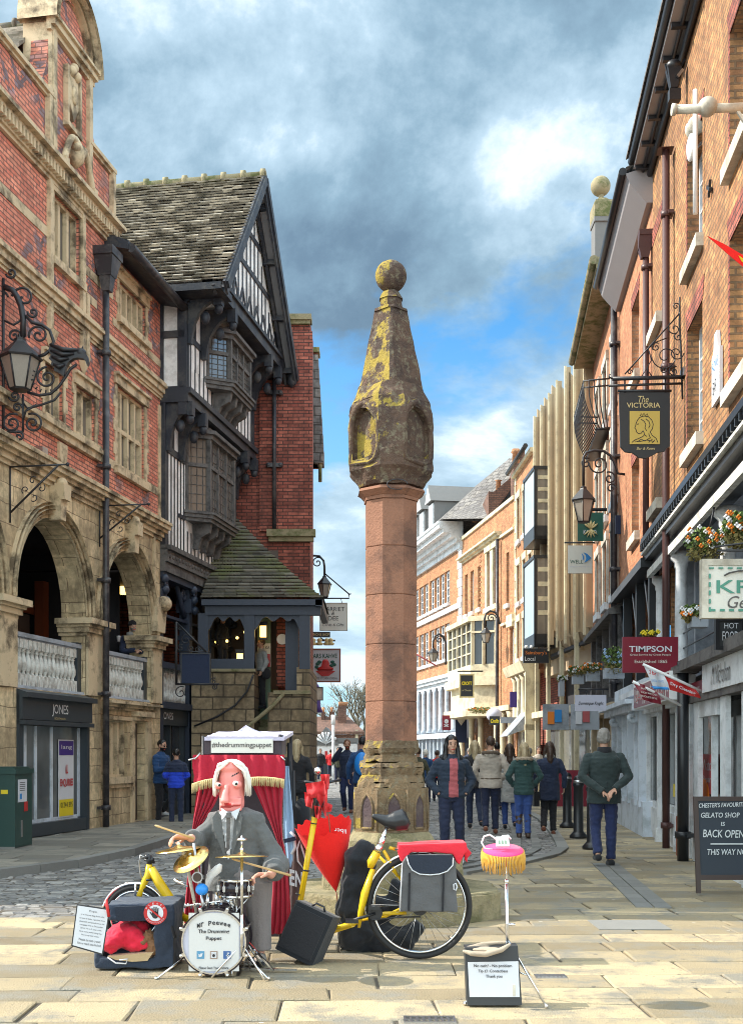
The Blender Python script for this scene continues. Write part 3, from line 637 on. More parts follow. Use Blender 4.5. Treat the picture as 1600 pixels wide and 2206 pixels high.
 for q in (a0, a1, a2, am):
  arch_band(m, q[0], q[1], zs, za, -.0, .07, .03, -.02); arch_band(m, q[0], q[1], zs, za, .07, .14, .07, -.02); arch_band(m, q[0], q[1], zs, za, .14, .20, .11, -.02); arch_band(m, q[0], q[1], zs, za, .20, .25, .07, -.02)
  c_ = (q[0] + q[1]) / 2
  m.prism([(c_ - .09, -.03, za - .03), (c_ + .09, -.03, za - .03), (c_ + .15, -.03, za + .52), (c_ - .15, -.03, za + .52)], (0, .22, 0))
  m.prism([(c_ - .12, .1, za + .30), (c_ + .12, .1, za + .30), (c_ + .16, .1, za + .56), (c_ - .16, .1, za + .56)], (0, .16, 0))
  m.sph((c_, .16, za + .58), (.12, .09, .10))
 # pier capitals
 for l, r in ((a0[1], a1[0]), (a1[1], a2[0]), (a2[1], end + .02), (am[1], a0[0])):
  for k, (h, p) in enumerate(((.06, .04), (.09, .09), (.05, .13), (.10, .20))):
   z_ = zs - .34 + [0, .06, .15, .20][k]; m.box(l - p, r + p, -.50, p, z_, z_ + h)
  m.box(l, r, -.02, .045, zf, zs - .34)
 # thin vertical shafts, door and window dressings
 m.box(a2[1] + .08, a2[1] + .13, 0, .05, zs, zc0)
 mould(m, S(219), S(332), 2.24, [(.05, .06), (.06, .12), (.05, .2)])
 m.box(S(219), S(280), -.02, .06, 2.05, 2.12); m.box(S(219), S(282), -.02, .10, .86, .98); m.box(S(219), S(280), -.02, .05, .78, .86)
 m.box(S(281), S(288), -.02, .04, 0, 2.05); m.box(S(312), S(320), -.02, .07, 0, 2.05); m.box(S(285), S(316), -.02, .09, 2.06, 2.20); m.box(S(283), S(318), -.02, .16, 2.14, 2.24)
 m.prism([(S(326), -.02, 3.9), (S(344), -.02, 3.9), (S(350), -.02, 4.6), (S(328), -.02, 4.6)], (0, .14, 0)); m.sph((S(342), .12, 4.5), (.2, .16, .16))
 m.build('arcade_moulding', 'stone_trim', R_)
 window(F, R_, gw[0], gw[1], gw[2], gw[3], -.05, 4, 1, 'stone_trim', 'glass_leaded', fw=.05, bw=.11, fd=.14)
 m = MB(T); m.box(gd[0], gd[1], -.20, -.15, .1, 2.02)
 for z0_, z1_ in ((.25, .75), (.85, 1.3)): m.box(gd[0] + .08, gd[1] - .08, -.15, -.135, z0_, z1_)
 d_ = m.build('door', 'wood_door', R_)
 m = MB(T); m.box(gd[0] + .12, gd[1] - .12, -.15, -.143, 1.4, 1.9); m.build('door_pane', 'glass_leaded', d_)
 m = MB(T); m.sph((gd[0] + .1, -.12, 1.0), .035); m.build('door_knob', 'brass', d_)
 # gallery inside the arcade
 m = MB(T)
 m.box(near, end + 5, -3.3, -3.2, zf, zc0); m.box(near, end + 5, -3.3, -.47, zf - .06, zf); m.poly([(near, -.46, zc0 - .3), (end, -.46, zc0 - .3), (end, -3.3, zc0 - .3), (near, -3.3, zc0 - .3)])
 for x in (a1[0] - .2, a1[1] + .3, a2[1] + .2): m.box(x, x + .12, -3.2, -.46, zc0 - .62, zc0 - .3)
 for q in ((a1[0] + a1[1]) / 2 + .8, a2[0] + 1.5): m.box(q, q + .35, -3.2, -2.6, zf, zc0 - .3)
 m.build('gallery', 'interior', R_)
 m = MB(T); p_ = S(100, -2.4); m.box(p_ - .12, p_ + .12, -2.6, -2.4, zf, 5.0); m.box(p_ - 1.4, p_ - .15, -2.65, -2.6, 4.3, 4.5); m.build('gallery_post', 'wood_red', R_)
 m = MB(T); m.box(p_ - 1.5, p_ - .14, -2.75, -2.7, 2.6, 4.3); m.build('notice_panel', 'interior_warm', R_)
 m = MB(T); p_ = S(266, -1.6); z_ = Z(266, 1272, -1.6); m.box(p_ - .06, p_ + .06, -1.66, -1.54, z_ - .09, z_ + .09); m.build('lantern', 'warm_light', R_)
 # ---- rails and turned balusters, one set per arch
 prof = [(.062, 0), (.062, .20), (.035, .21), (.030, .26), (.058, .33), (.064, .40), (.05, .47), (.034, .55), (.03, .60), (.05, .62), (.03, .64), (.05, .66), (.055, .84)]
 def balustrade(q, dd, label):
  zt = 3.34; zb = 2.50; r = thing('balustrade', label, 'balustrade', F.W(q[0], dd, zf), 'white baluster rows along the gallery')
  m = MB(T); m.box(q[0], q[1] + .0, dd - .08, dd + .08, zt - .07, zt); m.box(q[0], q[1], dd - .05, dd + .05, zt - .10, zt - .07)
  m.build('rail', 'grey_paint', r)
  m = MB(T); m.prism([(q[0], dd - .1, zb), (q[0], dd + .12, zb), (q[0], dd + .16, zb - .10), (q[0], dd - .1, zb - .10)], (q[1] - q[0], 0, 0)); m.build('base_slope', 'grey_paint', r)
  n = max(3, round((q[1] - q[0] - .2) / .155)); st = (q[1] - q[0] - .2) / n; c0 = None
  for i in range(n):
   x = q[0] + .05 + st * (i + .5)
   if c0 is None:
    m = MB(T); m.lathe([(a * 1.05, z * (zt - .10 - zb) / .84) for a, z in prof], (x, dd, zb), 10); m.box(x - .07, x + .07, dd - .06, dd + .06, zb, zb + .19); m.box(x - .062, x + .062, dd - .055, dd + .055, zt - .24, zt - .1)
    c0 = m.build('baluster', 'white_worn', r); l0 = c0.location.copy(); x0 = x
   else:
    c = c0.copy(); COL.objects.link(c); c.parent = r; c.location = F.d * (x - x0)
  m = MB(T); m.box(q[1] - .16, q[1], dd - .09, dd + .07, zb - .1, zt + .03); m.build('end_post', 'shop_dark', r); m = MB(T); m.box(q[0], q[0] + .06, dd - .09, dd + .07, zb - .1, zt); m.build('end_post', 'shop_dark', r)
 balustrade(a1, -.16, 'white turned balusters under a grey rail in the larger arch above the shop window')
 balustrade(a2, -.16, 'white turned balusters under the grey rail where the bearded man leans')
 # ---- shopfront
 m = MB(T); s0, s1 = shop[0], shop[1]
 m.box(s0, s0 + .14, -.2, .05, 0, 2.36); m.box(s1 - .10, s1, -.2, .05, 0, 2.36); m.box(s0, s1, -.05, .10, 1.96, 2.30); m.box(s0, s1, -.05, .20, 2.30, 2.38); m.box(s0, s1, -.05, .14, 1.88, 1.95)
 m.box(s0, s1, -.22, .04, .10, .30); m.prism([(s0, -.1, 2.47), (s0, .17, 2.38), (s0, -.1, 2.38)], (s1 - s0, 0, 0))
 sf = m.build('shopfront', 'shop_dark', R_)
 m = MB(T); m.box(s0 + .14, s1 - .1, -.12, -.10, .30, 1.88); m.build('shop_glass', 'glass_shop', sf)
 m = MB(T)
 for u in (.16, .30, .52, .93): x = s0 + (s1 - s0) * u; m.box(x, x + .09, -.10, -.085, .32, 1.87)
 m.box(s0 + .2, s1 - .2, -.10, -.09, .30, .36); m.build('window_strip', 'grey_blue_paint', sf)
 text('JONES', 'white_paint', F.face((S(100) + S(134)) / 2, .105, 2.13), .62, .20, sf, ext=.006)
 text('BOOTMAKER', 'gold_ink', F.face((S(100) + S(134)) / 2, .105, 2.0), .42, .035, sf)
 m = MB(T); pa, pb = S(136), S(168); z0_, z1_ = .34, 1.66
 m.box(pa, pb, -.085, -.075, z0_, z1_); ps = m.build('poster', 'paper', R_); h = z1_ - z0_
 ps['label'] = 'tall poster with purple head, red lines and yellow foot'
 m = MB(T); m.box(pa + .02, pb - .02, -.075, -.070, z1_ - h * .20, z1_ - .02); m.build('poster_head', 'purple_paint', ps)
 m = MB(T); m.box(pa + .02, pb - .02, -.075, -.070, z0_ + .02, z0_ + h * .23); m.build('poster_foot', 'yellow_paint', ps)
 pc_ = (pa + pb) / 2
 text('ALL', 'red_paint', F.face(pc_, -.068, z0_ + h * .62), .10, .15, ps, weight=.03); text('ENQUIRIES', 'red_paint', F.face(pc_, -.068, z0_ + h * .44), (pb - pa) * .85, .15, ps, weight=.03)
 text('lang', 'paper', F.face(pc_, -.068, z1_ - h * .10), (pb - pa) * .7, .09, ps); text('01244 395', 'ink', F.face(pc_, -.068, z0_ + h * .16), (pb - pa) * .8, .09, ps)
 # ---- eaves over the right hand bay: lead gutter on a dark soffit, hopper and pipe
 m = MB(T); m.tube([(S(225) + .05, .50, 10.66), (end + .45, .50, 10.62)], .085, 10); m.build('gutter', 'iron_pipe', R_)
 m = MB(T); m.prism([(S(225), 0, 10.72), (S(225), .46, 10.62), (S(225), .46, 10.78), (S(225), 0, 10.95)], (end + .25 - S(225), 0, 0)); m.build('eaves', 'dark_timber', R_)
 pipe(F, R_, spipe, .15, .1, 9.75, .062, hopper=.75, joints=2.05)
 # ---- roof behind the parapet and behind the gable
 m = MB(T); zr = 13.9; cg = (g0 + g1) / 2
 for i in range(20):
  t0, t1 = i / 20, (i + 1) / 20
  for sg in (1, -1):
   m.c = rnd.random(); x0_, x1_ = cg + sg * 3.0 * (1 - t0), cg + sg * 3.0 * (1 - t1); za_, zb_ = 11.2 + 2.7 * t0, 11.2 + 2.7 * t1
   m.prism([(x0_, -.42, za_), (x1_, -.42, zb_), (x1_, -.42, zb_ + .05), (x0_, -.42, za_ + .09)], (0, -7.5, 0))
 m.build('roof', 'roof_tile', R_)
 m = MB(T); x = -.6
 while x > -7.5: m.cyl((cg, x, zr + .06), (cg, x + .05, zr + .06), .13, n=8); m.cyl((cg, x, zr + .04), (cg, x - .42, zr + .04), .09, n=8); x -= .42
 m.build('ridge', 'roof_moss', R_)
 # ---- small hanging iron brackets on the stone front
 def bracket(px, py0, py1, pxo, nm_label):
  s_ = S(px); zt = Z(px, py0); zb = Z(px, py1)
  r = thing('iron_bracket', nm_label, 'bracket', F.W(s_, 0, zb), 'empty iron sign brackets')
  m = MB(T); ln = .95
  m.cyl((s_, .02, zb - .15), (s_, .02, zt + .03), .014, n=6); m.cyl((s_, .02, zt), (s_, ln, zt), .014, n=6); m.cyl((s_, .02, zb), (s_, ln * .85, zt), .016, n=6); m.sph((s_, ln, zt), .03, 8, 6)
  up = Vector((0, .66, .75)); o_ = Vector((0, .75, -.66)); c = Vector((s_, ln * .42, (zb + zt) / 2))
  for a_, b_ in ((1, 1), (-1, 1), (1, -1), (-1, -1)): scroll(m, c + up * .09 * a_ + o_ * .09 * b_, .07, math.pi * (0 if a_ > 0 else 1), .9 * a_ * b_, up, o_, .008, 12)
  m.build('arm', 'iron', r)
 bracket(20, 1006, 1105, 127, 'thin iron bracket with four curls above the larger arch')
 bracket(213, 1090, 1160, 290, 'thin iron bracket with four curls beside the drainpipe')
 # flood light
 m = MB(T); s_ = S(78); z_ = Z(78, 975); m.box(s_ - .1, s_ + .1, .02, .16, z_ - .07, z_ + .08); tag(m.build('flood_light', 'steel', base=F.W(s_, 0, z_)), 'small grey floodlight on the ledge above the stone arcade', 'lamp')
building_a()
# ------------------------------------------------------------------ black and white timbered building with the gable
FB = Fac(FA.W(0.05, 0, 0), FA.d, 'L')
def building_b():
 F = FB; T = F.T; Ln = 5.15
 R_ = thing('timbered_building', 'black and white timber framed building with tall tiled gable roof and carved brackets', 'building', F.o)
 D1, D2, D3 = .06, .52, 1.20; z1, z2, z3, zr = 5.62, 8.86, 11.0, 14.40
 # plaster core
 m = MB(T)
 m.box(0.02, Ln, -4, D1 - .012, z1, z2); m.box(0.02, Ln, -4, D2 - .012, z2, z3 + .2)
 m.prism([(0.0, D3 - .012, z3), (Ln, D3 - .012, z3), (Ln / 2, D3 - .012, zr - .1)], (0, -5.3, 0))
 m.build('plaster_panels', 'plaster', R_)
 # posts and rails
 m = MB(T)
 def front(D, s0, s1, za, zb, n, skip=()):
  st = (s1 - s0) / n
  for i in range(n + 1):
   x = s0 + st * i
   if any(a < x < b for a, b in skip): continue
   m.box(x - .031, x + .031, D - .06, D - .002, za, zb)
 # storey 1 panels: lower band close studded; oriel from s 1.35 to 4.1
 ba, bb = 1.45, 3.95
 front(D1, .08, 1.30, z1 + .1, 7.75, 6); front(D1, 4.05, Ln - .05, z1 + .1, 7.75, 4); front(D1, 1.3, 4.05, z1 + .1, 6.30, 11)
 for a, b in ((.0, 1.35), (4.0, Ln)): m.box(a, b, D1 - .05, D1 + .02, 7.72, 7.86); m.box(a, b, D1 - .05, D1 + .02, 6.22, 6.30) if a > 1 else m.box(.95, 1.35, D1 - .05, D1 + .02, 6.5, 6.58)
 m.box(0, .12, -.3, D1 + .04, z1, z2); m.box(Ln - .12, Ln, -.3, D1 + .04, z1, z2)
 m.box(.55, .65, D1 - .05, D1 + .01, 7.8, z2); m.box(4.5, 4.6, D1 - .05, D1 + .01, 7.8, z2)
 # bressumers (jetty beams)
 m.box(-.04, Ln + .05, -.2, D2 + .08, z2 - .18, z2); m.box(-.04, Ln + .05, -.2, D2 + .14, z2, z2 + .12)
 # storey 2
 o0, o1 = 1.5, 3.7
 front(D2, .1, Ln - .1, z2 + .2, 9.55, 17); front(D2, .1, 1.3, 9.5, 10.1, 4); front(D2, 3.9, Ln - .1, 9.5, 10.1, 4)
 m.box(0, 1.4, D2 - .05, D2 + .02, 10.05, 10.17); m.box(3.8, Ln, D2 - .05, D2 + .02, 10.05, 10.17)
 m.box(0, .16, D2 - .16, D2 + .05, z2, z3); m.box(Ln - .14, Ln, D2 - .2, D2 + .05, z2, z3); m.box(.6, .7, D2 - .05, D2 + .015, 10.1, z3); m.box(4.4, 4.5, D2 - .05, D2 + .015, 10.1, z3)
 # near flank (faces the viewer): framing on broad plaster panels
 for a, b in ((-.06, .06), (D2 - .14, D2 + .05)): m.box(-.03, .05, a, b, z1 + 2.8, z3)
 m.box(-.03, .05, .0, D2, 10.02, 10.16); m.box(-.03, .05, .0, D2, z2, z2 + .15); m.box(-.03, .05, -.1, D2 + .1, z3 - .25, z3)
 m.box(-.03, .04, .0, D1 + .05, z1, z2)
 # gable framing: base beam, collar, studs and braces
 m.box(-.02, Ln + .02, D3 - .3, D3 + .06, z3 - .08, z3 + .14); m.box(-.04, Ln + .04, D3 - .3, D3 + .12, z3 + .14, z3 + .22)
 hw = lambda z: (zr - .12 - z) / (zr - z3) * Ln / 2
 for zc_, nst in ((z3 + .22, 15), (z3 + 1.25, 0), (z3 + 2.1, 0)):
  w = hw(zc_)
  if nst == 0: m.box(Ln/2 - w, Ln/2 + w, D3 - .05, D3 + .02, zc_, zc_ + .12)
 for i in range(1, 16):
  x = Ln * i / 16; zt = z3 + (zr - z3) * (1 - abs(x - Ln/2) / (Ln/2)) - .3
  if zt > z3 + .4: m.box(x - .04, x + .04, D3 - .05, D3, z3 + .2, zt)
 for i in range(0, 8):
  x = .45 + i * .58
  m.bar((x, D3 - .01, z3 + .22), (x + .3, D3 - .01, z3 + .72), .06, .05, (0, 1, 0)); m.bar((x + .6, D3 - .01, z3 + .22), (x + .3, D3 - .01, z3 + .72), .06, .05, (0, 1, 0))
 # arched brackets under each jetty
 def bracket(x, da, db, za, zb, w=.13):
  pts = [(x, da, zb), (x, db, zb), (x, db, zb - .16)]
  for i in range(7): t = i / 6; pts.append((x, db - (db - da - .12) * math.sin(t * math.pi / 2), zb - .16 - (zb - .16 - za) * (1 - math.cos(t * math.pi / 2))))
  pts.append((x, da, za)); m.prism([(p[0] - w / 2, p[1], p[2]) for p in pts], (w, 0, 0))
  m.box(x - w * .7, x + w * .7, db - .12, db + .06, zb - .30, zb - .02); m.sph((x, db - .02, zb - .36), (.09, .09, .11), 8, 6)
  m.sph((x, (da + db) / 2 + .05, (za + zb) / 2), (w * .62, .1, .14), 8, 6)
 for x in (.10, 1.1, 4.1, 5.0): bracket(x, D2, D3 + .04, z3 - 1.1, z3 - .05)
 for x in (.10, .98, 4.25, 5.02): bracket(x, D1, D2 + .10, z2 - 1.15, z2 - .15)
 m.build('timber_frame', 'dark_timber', R_)
 # carved grey bressumer below the first storey
 m = MB(T); m.box(-.04, Ln + .08, -.1, D1 + .10, z1 - .22, z1 + .06); m.box(-.04, Ln + .08, -.1, D1 + .18, z1 + .02, z1 + .12); m.box(-.05, Ln + .1, -.1, D1 + .05, z1 - .42, z1 - .22)
 for i in range(24): m.sph((.1 + i * .21, D1 + .10, z1 - .09), (.07, .03, .05), 8, 5)
 m.build('carved_beam', 'timber_grey', R_)
 # oriel windows with moulded sill and head
 def oriel(s0, s1, D, za, zb, proj, nm, corb):
  o = MB(T); q = .32
  fp = lambda k: [(s0 - k, D), (s0 + q - k * .3, D + proj + k), (s1 - q + k * .3, D + proj + k), (s1 + k, D)]
  def slabp(k, z0_, z1_): o.prism([(x, y, z0_) for x, y in fp(k)], (0, 0, z1_ - z0_))
  slabp(.10, za - .12, za - .04); slabp(.05, za - .20, za - .12); slabp(.14, za - .04, za + .02)
  slabp(.08, zb, zb + .10); slabp(.16, zb + .10, zb + .18); slabp(.02, zb + .18, zb + .26)
  ps = fp(0.0)
  for (x, y) in ps: o.box(x - .05, x + .05, y - .05, y + .04, za, zb)
  o.box(ps[1][0], ps[2][0], ps[1][1] - .04, ps[1][1] + .02, za + (zb - za) * .62, za + (zb - za) * .62 + .08)
  for t in (1/3, 2/3): x = ps[1][0] + (ps[2][0] - ps[1][0]) * t; o.box(x - .035, x + .035, ps[1][1] - .04, ps[1][1] + .02, za, zb)
  for sx in (0, 1): a_, b_ = (ps[0], ps[1]) if sx == 0 else (ps[3], ps[2]); o.bar((a_[0], a_[1], za + (zb - za) * .64), (b_[0], b_[1], za + (zb - za) * .64), .06, .08)
  # shaped corbels beneath
  for t in (.1, .37, .63, .9):
   x = s0 + q + (s1 - s0 - 2 * q) * t; o.prism([(x - .06, D, za - .2), (x - .06, D + proj, za - .2), (x - .06, D + proj * .9, za - .4), (x - .06, D + proj * .45, za - .5), (x - .06, D + .12, za - corb), (x - .06, D, za - corb)], (.12, 0, 0))
  w_ = o.build('oriel_window', nm, R_)
  g = MB(T); k = .03
  for a_, b_ in ((0, 1), (1, 2), (2, 3)):
   g.poly([(ps[a_][0], ps[a_][1] - k, za), (ps[b_][0], ps[b_][1] - k, za), (ps[b_][0], ps[b_][1] - k, zb), (ps[a_][0], ps[a_][1] - k, zb)])
  g.build('pane', 'glass_leaded', w_)
  l = MB(T)
  for a_, b_ in ((0, 1), (1, 2)):
   p, q_ = Vector((*ps[a_], 0)), Vector((*ps[b_], 0)); n = 4 if a_ == 0 else 12
   for i in range(1, n): v = p.lerp(q_, i / n); l.bar((v.x, v.y - k + .012, za), (v.x, v.y - k + .012, zb), .012)
   for i in range(1, 8): z_ = za + (zb - za) * i / 8; l.bar((p.x, p.y - k + .012, z_), (q_.x, q_.y - k + .012, z_), .012)
  l.build('leading', 'timber_grey', w_)
 oriel(ba, bb, D1, 6.72, 8.35, .42, 'timber_grey', .75); oriel(o0, o1, D2, 9.62, 10.55, .42, 'timber_grey', .62)
 # roof: stepped courses of individual tiles on the slope that faces the viewer, and the far slope
 ov = .22; se, zr_, ze_ = -.42, zr + .06, 10.95; dA, dB = -6.4, D3 + .34
 m = MB(T); nc = 36
 for sg in (1, -1):
  for i in range(nc):
   t0, t1 = i / nc, (i + 1.25) / nc
   sa = se + (Ln / 2 - se) * t0; sb = se + (Ln / 2 - se) * min(t1, 1.02); za_ = ze_ + (zr_ - ze_) * t0; zb_ = ze_ + (zr_ - ze_) * min(t1, 1.02)
   if sg < 0: sa, sb = Ln - sa, Ln - sb
   x = dA + rnd.uniform(0, .2)
   while x < dB:
    w = rnd.uniform(.17, .30) if sg > 0 else 1.2; x1 = min(x + w, dB); m.c = rnd.random(); l = rnd.uniform(-.008, .008)
    ln = Vector((sb - sa, 0, zb_ - za_)); nrm = Vector((-(zb_ - za_), 0, sb - sa)).normalized() * (1 if sg > 0 else -1)
    th = .085 + l
    m.prism([(sa + nrm.x * th, x + .004, za_ + nrm.z * th + l), (sb + nrm.x * .012, x + .004, zb_ + nrm.z * .012), (sb, x + .004, zb_ - .01), (sa + nrm.x * (th - .035), x + .004, za_ + nrm.z * (th - .035) + l)], (0, x1 - x - .008, 0)); x = x1
 m.build('roof', 'roof_tile', R_)
 m = MB(T); x = dB; m.tube([(Ln/2, dA, zr_ + .02), (Ln/2, dB, zr_ + .02)], .10, 8)
 while x > dA: m.cyl((Ln/2, x, zr_ + .03), (Ln/2, x - .09, zr_ + .03), .15, n=8); x -= .46
 m.build('ridge', 'stone_mossy', R_)
 # bargeboards and sloping soffit
 m = MB(T); ap = (Ln / 2, zr_ - .02)
 for sg in (0, 1):
  e = (se, ze_ - .04) if sg == 0 else (Ln - se, ze_ - .04 - .1)
  for dd, w, h, off in ((dB - .02, .05, .30, -.10), (dB + .03, .05, .16, -.04), (D3 + .08, .06, .22, -.12)):
   m.bar((e[0], dd, e[1] + off), (ap[0], dd, ap[1] + off), w, h, (0, 0, 1))
  for t in (.08, .36, .64, .9): p = (e[0] + (ap[0] - e[0]) * t, e[1] + (ap[1] - e[1]) * t - .12); m.box(p[0] - .07, p[0] + .07, D3, dB, p[1] - .12, p[1])
 m.box(se - .06, .3, -.2, dB - .1, ze_ - .16, ze_ - .02)
 m.lathe([(.02, -.3), (.12, -.2), (.10, 0), (.16, .1), (.06, .2)], (Ln + .32, dB - .1, ze_ - .1), 8)
 m.build('bargeboard', 'dark_timber', R_)
 m = MB(T)
 for sg in (0, 1):
  e = (se, ze_ - .12) if sg == 0 else (Ln - se, ze_ - .12)
  m.prism([(e[0], D3, e[1]), (ap[0], D3, ap[1] - .14), (ap[0], D3, ap[1] - .10), (e[0], D3, e[1] + .04)], (0, dB - D3 - .02, 0))
 m.build('soffit_board', 'soffit', R_)
 # gallery storey of dark posts with carved brackets, balusters, shopfront below
 m = MB(T)
 for x in (.12, 2.0, 3.6, 5.05):
  m.box(x - .10, x + .10, -.26, -.02, 0, z1 - .4); m.box(x - .15, x + .15, -.32, .04, 4.55, 4.85); m.box(x - .13, x + .13, -.3, .02, 3.95, 4.05); m.box(x - .16, x + .16, -.33, .05, 3.2, 3.3)
  for sg in (1, -1):
   pts = [(x + sg * .08, 5.2)] + [(x + sg * (.1 + .62 * math.sin(t * math.pi / 12)), 5.2 - .75 * (1 - math.sin(t * math.pi / 12)) ) for t in range(0, 7)][::-1]
   m.tube([(p[0], -.14, p[1]) for p in pts[1:]], .06, 6)
   scroll(m, (x + sg * .30, -.1, 4.95), .15, 0, 1.3 * sg, (1, 0, 0), (0, 0, 1), .035, 14)
  for k in range(3): m.sph((x + .05 * (k - 1), .06, 5.05 - .22 * k), (.11, .09, .10), 8, 6); scroll(m, (x, .08, 4.85 + .1 * k), .10, k, 1.2, (1, 0, 0), (0, 0, 1), .03, 10)
 m.box(0, Ln, -.32, .06, z1 - .55, z1 - .40); m.box(0, Ln, -.25, -.05, 4.30, 4.36); m.box(0, Ln, -.30, .02, 3.22, 3.34); m.box(0, Ln, -.30, .08, 2.36, 2.5)
 m.build('gallery_post', 'timber_blue', R_)
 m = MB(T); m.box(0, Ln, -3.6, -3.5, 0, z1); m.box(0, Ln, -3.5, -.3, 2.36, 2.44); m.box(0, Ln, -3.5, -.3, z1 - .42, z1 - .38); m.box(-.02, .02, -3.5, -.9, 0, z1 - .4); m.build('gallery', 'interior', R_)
 r = thing('balustrade', 'white turned balusters between dark posts beside the hanging dark sign', 'balustrade', F.W(0, -.16, 2.45), 'white baluster rows along the gallery')
 prof = [(.06, 0), (.062, .20), (.035, .21), (.058, .33), (.064, .40), (.034, .55), (.05, .62), (.03, .64), (.055, .76)]
 st = .155; x = .3; c0 = None
 while x < Ln - .1:
  if c0 is None: m = MB(T); m.lathe(prof, (x, -.16, 2.5), 10); c0 = m.build('baluster', 'white_worn', r); x0 = x
  else: c = c0.copy(); COL.objects.link(c); c.parent = r; c.location = F.d * (x - x0)
  x += st
 m = MB(T); m.box(.02, Ln, -.28, -.05, 2.02, 2.36); m.box(.02, Ln, -.28, -.1, 0, .4)
 for x in (.05, .9, 1.8, 2.7, 3.6, 4.5): m.box(x, x + .08, -.26, -.12, .4, 2.02)
 sf = m.build('shopfront', 'shop_dark', R_)
 m = MB(T); m.box(.1, Ln, -.24, -.22, .4, 2.02); m.build('shop_glass', 'glass_dark', sf)
 text('JONES', 'white_paint', F.face(.52, -.04, 2.19), .66, .2, sf, ext=.006)
building_b()
